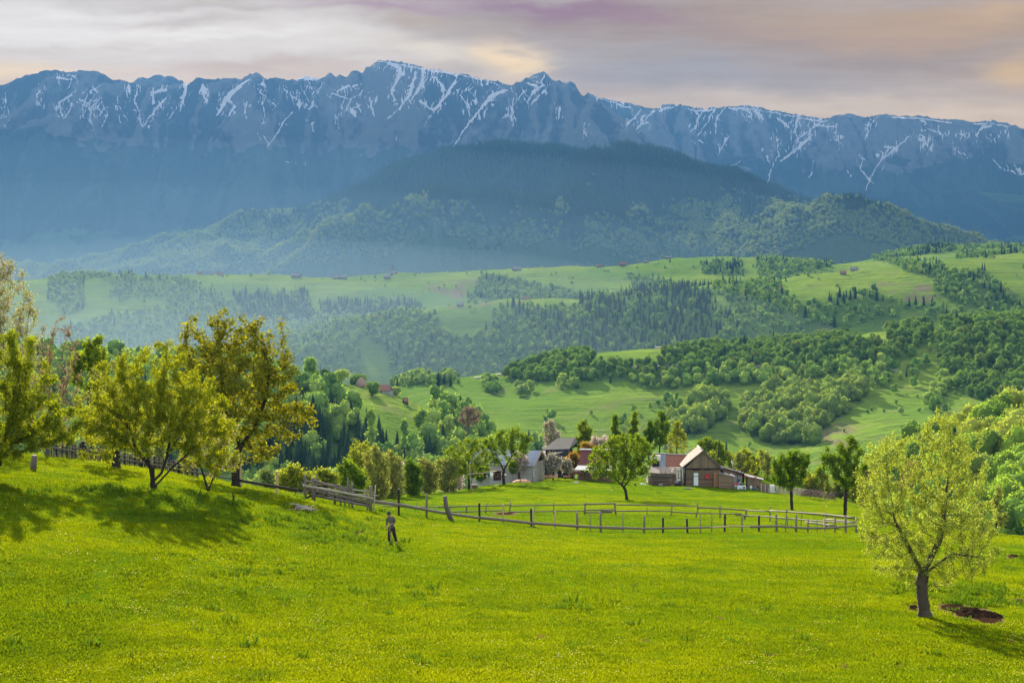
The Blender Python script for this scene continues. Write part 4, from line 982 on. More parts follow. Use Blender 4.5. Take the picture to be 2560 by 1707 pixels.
def skeleton_mesh(name, N, par, base_r, tip_r, m_, r_, expo=2.25, flare=1.35):
    n = len(N); w_ = np.zeros(n); kids = np.zeros(n, int)
    for i in range(n - 1, 0, -1):
        if kids[i] == 0: w_[i] = 1
        w_[par[i]] += w_[i]; kids[par[i]] += 1
    rad = tip_r * np.maximum(w_, 1) ** (1 / expo); rad *= 1
    top = rad[0]; rad = np.where(rad > tip_r * 2, tip_r * 2 + (np.maximum(rad - tip_r * 2, 0) / max(1e-6, top - tip_r * 2)) ** 1.5 * (base_r - tip_r * 2), rad)
    V = []; Q = []; off = 0
    i = np.arange(1, n); p = par[i]; d = N[i] - N[p]; L_ = np.linalg.norm(d, axis=1)[:, None] + 1e-9; d = d / L_
    ref = np.tile(np.array([0.31, .95, .05]), (len(i), 1)); s1 = np.cross(d, ref); s1 /= np.linalg.norm(s1, axis=1)[:, None] + 1e-9; s2 = np.cross(d, s1)
    ra = np.minimum(rad[p], rad[i] * 1.35); rb = rad[i]
    ra = np.where((p == 0), ra * flare, ra)
    big = rb > base_r * .2
    nb = NB()
    for m, k in ((big, 9), (~big, 4)):
        if not m.any(): continue
        a = np.arange(k) / k * 2 * PI; ca, sa = np.cos(a), np.sin(a)
        ext = d[m] * (rb[m] * .45)[:, None]
        A_ = N[p[m]][:, None] - d[m][:, None] * 0 + (s1[m][:, None] * ca[None, :, None] + s2[m][:, None] * sa[None, :, None]) * (ra[m][:, None, None] * (1 + .14 * r_.normal(size=(m.sum(), k, 1)) * (k > 5)))
        B_ = (N[i[m]] + ext)[:, None] + (s1[m][:, None] * ca[None, :, None] + s2[m][:, None] * sa[None, :, None]) * rb[m][:, None, None]
        V_m = np.concatenate([A_, B_], 1).reshape(-1, 3)
        base = np.arange(m.sum())[:, None] * 2 * k; kk = np.arange(k)[None]; k2 = (kk + 1) % k
        Fq = np.stack([base + kk, base + k2, base + k + k2, base + k + kk], -1).reshape(-1, 4)
        nb.q(V_m, Fq)
    me = nb.mesh(name, m_); me.polygons.foreach_set('use_smooth', np.ones(len(me.polygons), bool))
    return me, rad, kids
def leaf_mesh(name, N, par, rad, kids, count, size, sig, m_, r_, thr=.035, droop=0.0, tipw=.5):
    thin = np.nonzero((rad < thr) & (np.arange(len(N)) > 4))[0]
    wt = np.where(kids[thin] == 0, 1 + tipw * 3, 1.0); wt = wt / wt.sum()
    pk = r_.choice(thin, count, p=wt); t = r_.random(count)[:, None]
    Cn = N[pk] * t + N[par[pk]] * (1 - t) + r_.normal(0, sig, (count, 3)); Cn[:, 2] -= np.abs(r_.normal(0, 1, count)) * droop
    V, Q = quads(Cn, size, r_); nb = NB(); nb.q(V, Q); return nb.mesh(name, m_)
L_PLUM = leafmat('leaf_plum', [(.27,.30,.014), (.20,.26,.012), (.31,.30,.025)], .55, (1.2, 1.05, .5), .35)
L_MAPLE = leafmat('leaf_bronze', [(.225,.23,.012), (.17,.20,.012), (.27,.235,.016)], .5, (1.2, 1.0, .4), .45)
L_WILLOW = leafmat('leaf_willow', [(.36,.40,.07), (.31,.37,.05), (.39,.39,.10)], .5, (1.1, 1.05, .6), .4)
L_FRESH = leafmat('leaf_fresh', [(.13,.215,.012), (.18,.245,.014)], .55, (1.25, 1.1, .5), .35)
L_YEL = leafmat('leaf_yellow', [(.28,.31,.03), (.22,.28,.03)], .55, (1.2, 1.05, .5), .35)
L_OLIVE = leafmat('leaf_olive', [(.27,.28,.07), (.21,.25,.06)], .5, (1.15, 1.05, .6), .35)
L_ORANGE = leafmat('leaf_orange', [(.36,.22,.03), (.30,.22,.04)], .5, (1.15, 1.0, .5), .4)
L_RED = leafmat('bud_red', [(.24,.17,.11), (.19,.14,.09)], .4, (1.1, 1, .7), .4)
L_BLOSSOM = leafmat('blossom_white', [(.46,.40,.34), (.40,.33,.27)], .35, (1.05, 1, .95), .25)
L_PINK = leafmat('blossom_pink', [(.62,.48,.46), (.56,.45,.38)], .35, (1.05, 1, .95), .25)
L_DGREEN = leafmat('leaf_deep_green', [(.09,.17,.012), (.13,.20,.012)], .5, (1.2, 1.1, .5), .35)  # deep green is these trees' own leaf colour
L_SPR2 = leafmat('needle_young', [(.20,.26,.08), (.16,.22,.07)], .3)
def tree(name, label, cat, u, D, crowns, leaf, count, size=.09, r0=.16, tip=.009, fork=None, seed=1, group=None, natt=420, step=.3, kill=.5, sig=.10, bark=None, extra=None, trunk=None, v=None, vbase=None, thr=.035, droop=0, tropism=(0, 0, .12), depth=1.0, infl=2.4):
    """crowns in picture plan (column, row, half-width, half-height), turned into metres at distance D"""
    k = D / F; b = G(u, D) if vbase is None else at(u, vbase, D)
    loc = lambda cu, cv: ((cu - u) * k, 0.0, (HOR - cv) * k - b.z)
    cr = []; r_ = random.Random(seed)
    for (cu, cv, ru, rv) in crowns:
        x, y, z = loc(cu, cv); cr.append(((x * 1.0, r_.uniform(-.35, .35) * ru * k * depth, z), (ru * k * 1.1, ru * k * .95 * depth, rv * k * 1.1)))
    if trunk is None:
        fz = (fork if fork is not None else .32 * (max(c[0][2] + c[1][2] for c in cr))); cx = sum(c[0][0] for c in cr) / len(cr)
        tr = [[(0, 0, -.3), (cx * .12, .03, fz * .5), (cx * .28, 0, fz)]]
    else:
        tr = [[tuple(((pu - u) * k, yy, (HOR - pv) * k - b.z)) for (pu, pv, yy) in t_] for t_ in trunk]
    N, par, rr = grow_skeleton(seed, tr, cr, natt, step, infl, kill, tropism)
    e = thing(name, b, label, cat, group)
    tm, rad, kids = skeleton_mesh('trunk', N, par, r0, tip, bark or BARK, rr)
    link(bpy.data.objects.new('trunk', tm), e)
    link(bpy.data.objects.new('crown', leaf_mesh('crown', N, par, rad, kids, count, size, sig, leaf, rr, thr, droop)), e)
    if extra:
        for (nm, m_, cnt, sz) in extra: link(bpy.data.objects.new(nm, leaf_mesh(nm, N, par, rad, kids, cnt, sz, sig * 1.1, m_, rr, thr)), e)
    return e
# --- the pollard willow on the right
tree('pollard_willow', 'big pollard willow with thin pale yellow green leaves beside the dark soil patch', 'tree', 925, 70, 
     [(890,480,36,45),(905,530,46,50),(950,480,40,62),(946,444,26,40),(960,530,42,50),(935,560,48,32),(880,520,26,55),(985,545,22,30),(900,455,20,24)], L_WILLOW, 74000, .031, r0=.215, tip=.006,
     trunk=[[(925,616,0),(923,598,.02),(922,580,.05),(925,568,0)], [(918,573,.05),(907,545,-.2),(893,520,-.4)], [(930,570,.1),(940,540,.1),(947,500,.15)], [(926,572,0),(950,552,-.3),(975,555,-.4)]],
     seed=5, natt=1500, step=.17, kill=.22, sig=.07, bark=wood('bark_willow', (.018,.012,.008), (.14,.105,.075), 14.0, stretch=(1,1,.10), bump=1.0), droop=.05, tropism=(0, 0, .16), thr=.02, infl=1.6)
# --- the left group
tree('plum_tree', 'yellow green plum tree forked low over a double trunk in front of the picket fence', 'tree', 156, 93.5,
     [(100,425,32,42),(125,385,34,34),(155,380,40,38),(185,405,38,40),(205,430,28,42),(160,418,62,36),(116,426,30,26),(215,455,18,24)], L_PLUM, 56000, .055, r0=.20, tip=.008,
     trunk=[[(155,493,0),(152,482,0),(150,470,.1),(146,452,.2)], [(153,484,0),(162,472,-.1),(168,455,-.2)], [(153,487,0),(152,470,.2),(135,448,.3)], [(155,485,0),(176,463,-.2)]], seed=11, natt=900, step=.24, kill=.36, sig=.12, infl=2.2)
tree('maple_tree', 'tall bronze leaved tree with a leaning limb above the pole fence', 'tree', 236, 121,
     [(205,350,32,36),(232,335,30,28),(262,352,30,38),(235,385,50,45),(280,385,20,45),(268,420,38,34),(303,420,20,14),(285,372,18,30),(195,365,22,22),(255,455,20,10)], L_MAPLE, 21000, .105, r0=.27, tip=.010,
     trunk=[[(236,488,0),(235,472,0),(238,450,0),(242,432,0)], [(236,450,0),(254,428,-.4),(268,395,-.5),(270,370,-.5)], [(238,445,0),(226,410,.3),(220,375,.4)]], seed=23, natt=900, step=.32, kill=.5, sig=.17, thr=.045)
tree('plum_tree', 'slim olive leaved tree with a dark forked trunk left of the double trunked plum', 'tree', 115, 112,
     [(108,390,20,34),(95,410,16,28),(122,405,20,34),(105,430,26,22),(130,430,16,20)], L_OLIVE, 11000, .065, r0=.24, tip=.009,
     trunk=[[(116,469,0),(115,452,0),(113,440,0)], [(115,450,0),(108,425,.3)], [(116,448,0),(122,425,-.3)]], seed=31, natt=420, step=.3, kill=.45, sig=.13)
tree('plum_tree', 'low many stemmed fruit tree between the plum and the bronze leaved tree', 'tree', 208, 98,
     [(205,440,22,28),(225,440,16,26),(190,455,14,16),(232,462,10,14)], L_PLUM, 8000, .055, r0=.10, tip=.008, trunk=[[(208,490,0),(204,476,0),(200,464,0)], [(209,487,0),(215,468,.1)], [(210,488,0),(219,462,.2)]], seed=37, natt=350, step=.25, kill=.38, sig=.12, extra=[('blossom', L_PINK, 1500, .05)])
tree('fruit_tree', 'dense yellow green fruit tree at the left edge above the pale stump', 'tree', -12, 90,
     [(-25,400,50,60),(20,375,28,48),(40,405,32,42),(52,426,34,26),(5,425,50,36),(64,436,18,14),(15,345,18,18)], L_PLUM, 62000, .055, r0=.22, tip=.008, seed=41, natt=900, step=.26, kill=.38, sig=.12, fork=.8)
tree('fruit_tree', 'fruit tree standing just outside the left edge of the picture', 'tree', -46, 86, [(-50,410,44,62),(-30,440,36,40),(-80,440,44,44)], L_PLUM, 26000, .09, r0=.22, tip=.010, seed=42, natt=500, step=.3, kill=.5, sig=.15, fork=1.0)
tree('pear_tree', 'tall white blossoming pear tree at the top left edge', 'tree', -12, 121,
     [(-10,320,40,62),(18,300,22,36),(10,350,34,40),(25,330,18,40),(0,275,22,22)], L_BLOSSOM, 7000, .07, r0=.26, tip=.010, seed=43, natt=700, step=.34, kill=.5, sig=.15, extra=[('leaves', L_OLIVE, 12000, .07)], fork=2.5)
tree('walnut_tree', 'nearly bare tree with sparse reddish buds between the blossoming pear and the plum', 'tree', 47, 124,
     [(45,380,26,40),(60,350,22,34),(30,400,20,34),(62,400,20,34),(75,390,14,24)], L_RED, 4200, .07, r0=.20, tip=.012, seed=47, natt=420, step=.34, kill=.5, sig=.10, bark=wood('bark_pinkish', (.06,.045,.04), (.17,.13,.12), 5), fork=2.2, tropism=(0, 0, .35))
tree('walnut_tree', 'bright green broad leaved tree top showing behind the fence left of the round tree', 'tree', 90, 150,
     [(92,357,17,20),(78,370,12,18),(100,375,14,20)], L_FRESH, 2600, .17, r0=.16, tip=.012, seed=53, natt=200, step=.45, kill=.7, sig=.2, fork=4)
tree('hornbeam_tree', 'round green tree top rising behind the plum crowns', 'tree', 132, 205, [(132,350,15,22),(122,368,14,18),(145,372,16,18)], L_DGREEN, 4500, .16, r0=.2, tip=.015, seed=59, natt=200, step=.6, kill=.9, sig=.3, fork=5)
tree('hornbeam_tree', 'dull green tree top between the round tree and the bronze leaved tree', 'tree', 158, 190, [(165,372,14,18),(150,380,14,14)], L_OLIVE, 3000, .16, r0=.2, tip=.015, seed=61, natt=160, step=.6, kill=.9, sig=.3, fork=5)
# --- orchard in front of the farm
orch = 'orchard trees standing on the farm meadow'
tree('plum_tree', 'left of the two rounded orchard trees by the clothes line', 'tree', 469, 235, [(460,458,18,16),(475,452,17,15),(467,466,20,13),(482,468,10,10)], L_FRESH, 5200, .13, r0=.17, tip=.014, seed=67, natt=300, step=.42, kill=.62, sig=.2, fork=2.6, group=orch)
tree('plum_tree', 'taller orchard tree with open crown in front of the grey metal roof', 'tree', 504, 246, [(500,444,17,14),(515,440,14,14),(492,455,12,12),(520,450,10,10),(504,436,10,9)], L_FRESH, 5200, .14, r0=.20, tip=.016, seed=71, natt=260, step=.5, kill=.75, sig=.22, group=orch,
     trunk=[[(504,485,0),(503,474,0),(505,467,0)], [(504,470,0),(498,458,.2)], [(505,468,0),(512,455,-.2)]])
tree('plum_tree', 'broad leaning orchard tree in the middle of the farm meadow', 'tree', 626.5, 205, [(612,460,24,18),(632,452,24,18),(622,446,22,14),(645,460,14,15),(598,470,12,10),(625,472,24,9)], L_FRESH, 11000, .12, r0=.17, tip=.012, seed=73, natt=600, step=.36, kill=.5, sig=.17, group=orch,
     trunk=[[(627,499.5,0),(625.5,490,0),(622,483,0)], [(624,486,0),(615,478,.2),(607,470,.3)], [(623,484,0),(626,472,-.2)], [(623,485,0),(634,472,-.3)]])
tree('plum_tree', 'dark green orchard tree standing before the wattle fence right of the sheds', 'tree', 792, 190, [(786,465,15,14),(796,462,13,14),(790,478,15,10),(778,476,8,8)], L_DGREEN, 6500, .115, r0=.16, tip=.012, seed=79, natt=380, step=.34, kill=.5, sig=.17, fork=2.7, group=orch)
tree('plum_tree', 'dark green orchard tree behind the fence corner beside the willow', 'tree', 845, 178, [(838,460,18,16),(850,452,14,14),(846,475,18,12),(858,470,10,14)], L_DGREEN, 7500, .11, r0=.17, tip=.012, seed=83, natt=400, step=.34, kill=.5, sig=.17, fork=3.0, group=orch)
tree('sapling', 'thin half bare sapling right of the willow near the meadow edge', 'tree', 996, 131, [(997,500,9,16),(1000,515,9,12)], L_OLIVE, 900, .10, r0=.10, tip=.010, seed=87, natt=100, step=.3, kill=.5, sig=.12, fork=1.6)
tree('sapling', 'grey leafless sapling just right of the willow crown', 'tree', 984, 134, [(980,512,7,12),(972,520,8,8)], L_OLIVE, 350, .09, r0=.10, tip=.010, seed=89, natt=70, step=.3, kill=.5, sig=.12, bark=BARK_G, fork=1.0)
tree('sapling', 'tiny bare sapling between the fences right of the wattle fence', 'tree', 824, 178, [(824,484,4,8)], L_OLIVE, 90, .08, r0=.03, tip=.010, seed=91, natt=16, step=.3, kill=.5, sig=.1, bark=BARK_G, fork=.8)
tree('fruit_tree', 'leafy branch of a small tree cut by the right edge of the picture', 'tree', 1034, 118, [(1024,520,8,7),(1038,512,12,12)], L_FRESH, 1500, .10, r0=.08, tip=.010, seed=93, natt=80, step=.3, kill=.5, sig=.14, fork=.8)
# --- shrubs and small trees behind the left pole fence and along the orchard edge (column, distance, base row is on the ground, top row, half-width, leaf)
ROWT = [(293,150,463,15,L_YEL,'rounded yellow shrub behind the bare post left of the log pile'), (327,165,465,10,L_YEL,'small yellowish shrub behind the log pile'), (352,160,459,14,L_FRESH,'bright green round shrub behind the right end of the log pile'),
 (362,205,439,14,L_YEL,'tall yellow green tree behind the bright green round shrub'), (377,195,446,13,L_OLIVE,'olive tree right of the tall yellow green tree'), (392,210,450,12,L_OLIVE,'dull olive tree behind the front fence start'),
 (413,215,459,10,L_DGREEN,'dark green small tree with pinkish blossom beside it'), (428,225,458,10,L_OLIVE,'olive bush left of the two rounded orchard trees'), (445,232,456,13,L_OLIVE,'wide grey green bush beside the leftmost orchard tree'),
 (402,230,462,8,L_PINK,'pale pink blossoming bush at the orchard edge'), (268,175,470,10,L_SPR2,'pale bush behind the fence below the bronze leaved tree'), (316,190,470,9,L_FRESH,'light green bush low behind the log pile'), (338,180,473,9,L_YEL,'low yellow bush filling the gap behind the log pile'),
 (455,262,466,7,L_PINK,'pinkish blossom bush behind the leftmost orchard tree'), (382,240,470,12,L_DGREEN,'low dark green bush in the gap left of the orchard')]
for k, (u, D, top, hw, lf, lab) in enumerate(ROWT):
    g = G(u, D); vb = HOR - F * g.z / D; mid = (top + min(vb, 512)) / 2
    tree('shrub' if hw < 13 else 'fruit_tree', lab, 'shrub' if hw < 13 else 'tree', u, D, [(u - hw * .3, top + hw * .8, hw * .7, hw * .8), (u + hw * .4, top + hw * 1.1, hw * .6, hw * .8), (u, (top + vb) / 2 + 3, hw, max(6, (vb - top) * .44)), (u + 2, vb - 8, hw * .8, 7)], lf, 4600, .13, r0=.1, tip=.014, seed=120 + k, natt=280, step=.42, kill=.58, sig=.24, fork=.5)
# --- trees rising behind the farm buildings
BACK = [(551,302,419,9,30,L_BLOSSOM,'pear_tree','tall white blossoming pear behind the black roofed barn'), (584,305,420,9,24,L_FRESH,'birch_tree','rounded green tree between the blossoming pear and the birches'), (615,312,412,6,30,L_FRESH,'birch_tree','left of two slender green birches behind the farm'),
 (634,315,408,6,36,L_FRESH,'birch_tree','taller pointed birch behind the farm'), (650,318,420,9,26,L_DGREEN,'birch_tree','dark green tree right of the pointed birch'), (662,316,410,9,30,L_DGREEN,'birch_tree','tall dark green birch with a bulging top behind the middle orchard tree'), (677,300,421,11,28,L_YEL,'poplar_tree','airy yellow tree left of the weathered gable barn'),
 (710,303,436,16,16,L_FRESH,'walnut_tree','spreading bright green tree behind the two leaning poles'), (588,286,440,12,16,L_ORANGE,'maple_tree','orange leaved bushy tree behind the maroon roof'), (573,278,452,9,16,L_ORANGE,'maple_tree','orange leaved bush between the black roof and the maroon roof'), (600,296,436,14,12,L_PINK,'cherry_tree','pale blossoming tree behind the middle orchard tree'),
 (519,266,452,9,14,L_PINK,'cherry_tree','greyish pink blossoming tree in front of the metal roofed house'), (553,268,453,9,13,L_BLOSSOM,'apple_tree','white blossoming tree before the black roofed barn'), (566,270,459,7,10,L_BLOSSOM,'apple_tree','smaller white blossoming tree left of the horse'), (513,264,461,4,8,L_FRESH,'shrub','narrow fresh green shrub in front of the metal roofed house'), (480,262,466,6,10,L_DGREEN,'shrub','dark shrub behind the clothes line')]
for k, (u, D, top, hw, hh, lf, nm, lab) in enumerate(BACK):
    tree(nm, lab, 'shrub' if nm == 'shrub' else 'tree', u, D, [(u, top + hh * .45, hw * .75, hh * .45), (u - hw * .45, top + hh * .8, hw * .55, hh * .45), (u + hw * .4, top + hh * .75, hw * .6, hh * .45)], lf, 3600 if lf not in (L_YEL,) else 2200, .15, r0=.13, tip=.014, seed=160 + k, natt=200, step=.5, kill=.75, sig=.25, fork=1.5, extra=[('leaves', L_OLIVE, 900, .13)] if lf in (L_BLOSSOM, L_PINK) else None, depth=.8)
# yellow green thicket behind the sheds, and down the slope on the right
for k in range(19):
    u = 712 + k * 8.2 + random.uniform(-3, 3); D = 296 + random.uniform(-6, 8) - max(0, (u - 800)) * .35
    top = np.interp(u, [705, 730, 760, 800, 840, 870], [452, 447, 453, 466, 474, 484]) + random.uniform(-4, 6)
    e = tree('shrub', 'yellow green bush in the thicket behind the sheds', 'shrub', u, D, [(u, top + 10, 7, 11), (u + 4, top + 17, 7, 9)], [L_YEL, L_FRESH, L_YEL, L_OLIVE][k % 4], 1300, .16, r0=.06, tip=.014, seed=200 + k, natt=90, step=.5, kill=.75, sig=.25, fork=.6, group='bushes of the thicket behind the sheds')
# ------------------------------------------------------------------ farm and fences
W_GREY = wood('old_wood', (.075, .06, .05), (.24, .20, .165), 7.0, stretch=(1, 1, 1))
W_DARK = wood('dark_wood', (.012, .010, .009), (.05, .038, .03), 7.0, stretch=(1, 1, 1))
W_NEW = wood('fresh_wood', (.36, .24, .13), (.55, .40, .24), 6.0, stretch=(1, 1, 1))
W_BIRCH = wood('birch_pole', (.26, .22, .17), (.50, .43, .35), 8.0, stretch=(1, 1, 1))
W_RAIL = wood('rail_wood', (.085, .065, .048), (.27, .215, .165), 5.0, stretch=(1, 1, 1))
PL_V = planks('boards_upright', (.13, .088, .055), (.29, .205, .135), .17, 'X')
PL_VB = planks('boards_brown', (.17, .105, .065), (.36, .25, .17), .18, 'X')
PL_H = planks('log_courses', (.095, .055, .033), (.27, .175, .11), .21, 'Z')
PL_HB = planks('boards_level_brown', (.15, .09, .055), (.33, .22, .14), .17, 'Z')
PL_W = planks('boards_whitened', (.28, .26, .22), (.42, .38, .33), .16, 'X', grime=(.2, .18, .16))
PL_O = planks('boards_orange', (.42, .22, .11), (.56, .32, .18), .14, 'X')
M_PLASTER = plain('whitewash', (.36, .34, .30), .85, .2, 2.0)
M_CREAM = plain('cream_panel', (.66, .60, .48), .7, .1)
M_WHITE = plain('white_paint', (.74, .74, .70), .5, .12)
M_BLACK = plain('black_gap', (.012, .011, .010), .9, .2)
M_RED = plain('red_plastic', (.55, .025, .03), .45, .1)
M_BROWN = plain('brown_paint', (.10, .045, .03), .6, .2)
M_METAL = plain('zinc_sheet', (.46, .49, .53), .45, .12, 1.2, .5, .35)
M_METALD = plain('dull_sheet', (.22, .24, .25), .55, .25, 1.5, .4, .3)
M_GREEN = plain('green_paint', (.04, .16, .10), .5, .2)
M_BLUE = plain('blue_plastic', (.06, .10, .20), .5, .2)
M_STONE = plain('field_stone', (.42, .40, .37), .9, .25, 6)
M_SOIL = plain('dark_soil', (.026, .015, .009), .95, .5, 7, 0.0)
M_SAND = plain('orange_sand', (.50, .27, .14), .95, .2, 3)
M_BRUSH = plain('brushwood', (.10, .06, .045), .9, .3, 6)
def tiles(name, c1, c2, sx=.22, sy=.3, mortar=(.12, .08, .07)):
    def fn(n):
        uv = n.new('ShaderNodeAttribute', attribute_name='roofuv'); v = uv.outputs['Vector']
        b = n.new('ShaderNodeTexBrick'); n.put(b.inputs['Vector'], v); b.inputs['Scale'].default_value = 1.0
        b.inputs['Brick Width'].default_value = sx; b.inputs['Row Height'].default_value = sy; b.inputs['Mortar Size'].default_value = .018
        n.put(b.inputs['Color1'], c1); n.put(b.inputs['Color2'], c2); n.put(b.inputs['Mortar'], mortar); b.inputs['Bias'].default_value = 0
        nz_ = n.noise(v, 2.2, 6, .7); nf = n.noise(v, 14, 3, .6)
        c = n.mix(n.m('MULTIPLY', nz_, .5), b.outputs[0], tuple(x * .55 for x in c1)); c = n.mix(n.m('MULTIPLY', nf, .35), c, c2)
        return pbsdf(n, c, .85, n.bump(n.m('SUBTRACT', nf, n.m('MULTIPLY', b.outputs[1], 1.5)), .6, .03), .15)
    return mat(name, fn)
T_PINK = tiles('tiles_faded', (.24, .13, .09), (.38, .255, .195), .5, .34, (.17, .06, .04))
T_RED = tiles('tiles_red', (.30, .085, .045), (.44, .19, .11), .16, .18)
T_MAROON = tiles('tiles_maroon', (.13, .04, .032), (.19, .075, .055), .3, .42, (.07, .02, .02))
T_SHAKE = tiles('shingles_black', (.012, .011, .011), (.034, .031, .031), .14, .22, (.008, .008, .008))
T_PLANK = tiles('roof_boards', (.24, .19, .15), (.42, .35, .29), .16, 3.0, (.12, .09, .07))
T_ZINC = tiles('roof_zinc', (.27, .30, .34), (.35, .37, .41), .9, 6.0, (.28, .30, .33))
T_GREY = tiles('roof_greyboards', (.26, .24, .22), (.34, .31, .29), .3, 4.0, (.15, .13, .12))
T_RFAR = tiles('tiles_farred', (.33, .13, .10), (.42, .20, .16), .4, .4)
def slab(name, parent, a, b, c, d, th, m_):
    """a roof pitch: a,b along the ridge, c,d along the eave (same order), thickness th; carries its own surface coordinates"""
    a, b, c, d = map(Vector, (a, b, c, d)); nrm = (b - a).cross(d - a).normalized()
    if nrm.z < 0: nrm = -nrm
    P_ = [a, b, d, c] + [p - nrm * th for p in (a, b, d, c)]
    me = bpy.data.meshes.new(name)
    fs = [(0, 1, 2, 3), (7, 6, 5, 4), (0, 4, 5, 1), (1, 5, 6, 2), (2, 6, 7, 3), (3, 7, 4, 0)]
    me.from_pydata([tuple(p) for p in P_], [], fs); me.update()
    att = me.attributes.new('roofuv', 'FLOAT_VECTOR', 'CORNER'); ex = (b - a).normalized(); ey = (c - a); ey = (ey - ex * ey.dot(ex)).normalized()
    data = []
    for p in me.polygons:
        for vi in p.vertices:
            q = P_[vi] - a; data += [q.dot(ex), -q.dot(ey), 0]
    att.data.foreach_set('vector', data); me.materials.append(m_); o = bpy.data.objects.new(name, me); link(o, parent); return o
KF = 270 / F                                   # metres per column at the farm
def QX(x): return 640 + x * .05442
def QY(y): return 432 + y * .05442
def SX(x): return 480 + x * .05442
def SY(y): return 432 + y * .05442
class Frame:
    """a building's own axes: x right, y away, z up from a ground point; L() takes picture-plan points at a distance"""
    def __init__(s, name, label, cat, u, D, vb, group=None):
        s.o = at(u, vb, D); s.e = thing(name, s.o, label, cat, group)
    def L(s, u, v, D): return at(u, v, D) - s.o
    def Q(s, x, y, D=270): return s.L(QX(x), QY(y), D)
    def S(s, x, y, D=270): return s.L(SX(x), SY(y), D)
    def rect(s, name, conv, x0, y0, x1, y1, D, depth, m_, parent=None):
        p = conv(x0, y1, D); q = conv(x1, y0, D); mb = MB(); mb.box(((p.x + q.x) / 2, p.y + depth / 2, (p.z + q.z) / 2), (abs(q.x - p.x), depth, abs(q.z - p.z)))
        return mb.build(name, m_, parent or s.e)
def prism(name, parent, outline, y0, y1, m_):
    """wall outline in x,z extruded from y0 to y1"""
    mb = MB(); n = len(outline)
    mb.face([(x, y0, z) for x, z in outline]); mb.face([(x, y1, z) for x, z in reversed(outline)])
    for i in range(n):
        (xa, za), (xb, zb) = outline[i], outline[(i + 1) % n]; mb.face([(xa, y0, za), (xa, y1, za), (xb, y1, zb), (xb, y0, zb)])
    return mb.build(name, m_, parent)
# --- weathered gable barn with red tub
b = Frame('barn', 'weathered grey wooden gable barn with pale roof tiles and a white door', 'barn', QX(1155), 270, QY(978))
xl, xr = b.Q(832, 0).x, b.Q(1478, 0).x; zw = b.Q(0, 657).z; za = b.Q(1155, 338).z
prism('log_wall', b.e, [(xl, -.9), (xr, -.9), (xr, zw), (xl, zw)], 0, 7.0, PL_H)
prism('gable', b.e, [(xl - .05, zw + .004), (xr + .05, zw + .004), (0, za)], -.07, .03, PL_V); prism('gable', b.e, [(xl, zw + .004), (xr, zw + .004), (0, za - .05)], 6.9, 6.99, PL_V)
ridge = za + .12; el, er = b.Q(770, 632), b.Q(1530, 668)
rf = slab('roof', b.e, (0, -.35, ridge), (0, 7.6, ridge), (el.x, -.35, el.z), (el.x, 7.6, el.z), .10, T_PINK); rf['label'] = 'pale pink tiled roof pitch'
slab('roof', b.e, (.02, -.35, ridge - .002), (.02, 7.6, ridge - .002), (er.x, -.35, er.z), (er.x, 7.6, er.z), .10, T_PLANK)
mb = MB(); mb.beam((el.x, -.40, el.z - .06), (0, -.40, ridge - .05), .05, .16); mb.beam((er.x, -.40, er.z - .06), (0, -.40, ridge - .05), .05, .16); mb.build('bargeboard', W_GREY, b.e)
mb = MB(); mb.tube([(-.02, -.4, ridge + .05), (-.02, 7.6, ridge + .05)], .10, 6); mb.build('ridge_cap', T_PINK if False else M_STONE, b.e)
mb = MB(); mb.beam((xl - .1, -.1, zw - .04), (xr + .05, -.1, zw - .04), .14, .16); mb.beam((xl + .02, -.06, -.7), (xl + .02, -.06, zw - .13), .12, .14); mb.build('beam', W_DARK, b.e)
dr = b.rect('door', b.Q, 988, 740, 1070, 974, 269.9, .08, M_WHITE); dr['label'] = 'white door leaf'
mb = MB(); p = b.Q(978, 0).x; mb.box((p, -.10, b.Q(0, 860).z), (.12, .1, 1.95)); mb.box((b.Q(1030, 0).x, -.10, b.Q(0, 735).z), (.8, .06, .07)); mb.build('door_frame', M_GREEN, b.e)
mb = MB(); mb.ball((b.Q(1062, 0).x - .05, -.14, .95), .035, 6, 4); mb.build('handle', M_BLACK, dr)
dd_ = b.rect('door', b.Q, 1352, 735, 1450, 998, 269.7, .09, PL_VB); dd_['label'] = 'orange brown plank door leaf leaning open'; dd_.data.materials[0] = planks('door_orange', (.30, .15, .06), (.42, .22, .10), .2, 'X')
mb = MB(); mb.beam(b.Q(860, 805, 269.85), b.Q(1115, 795, 269.85), .12, .05); mb.beam(b.Q(1078, 775, 269.85), b.Q(1115, 775, 269.85), .1, .3); mb.build('shelf', W_GREY, b.e)
mb = MB(); mb.beam(b.Q(960, 672, 269.9), b.Q(1100, 672, 269.9), .04, .3); mb.beam(b.Q(1180, 672, 269.9), b.Q(1300, 672, 269.9), .04, .22); mb.build('window', M_BLACK, b.e)
# side porch between barn and farmhouse
mb = MB(); p0, p1 = b.Q(786, 650, 270.4), b.Q(832, 940, 270.4); mb.box(((p0.x + p1.x) / 2, .7, (p0.z + p1.z) / 2), (abs(p1.x - p0.x), .2, abs(p1.z - p0.z))); mb.build('side_panel', M_PLASTER, b.e)
b.rect('side_door', b.Q, 805, 740, 828, 935, 270.3, .06, M_BROWN)
mb = MB(); mb.tube([b.Q(772, 640, 269.7), b.Q(778, 965, 269.7)], .03, 6); mb.build('drainpipe', M_WHITE, b.e)
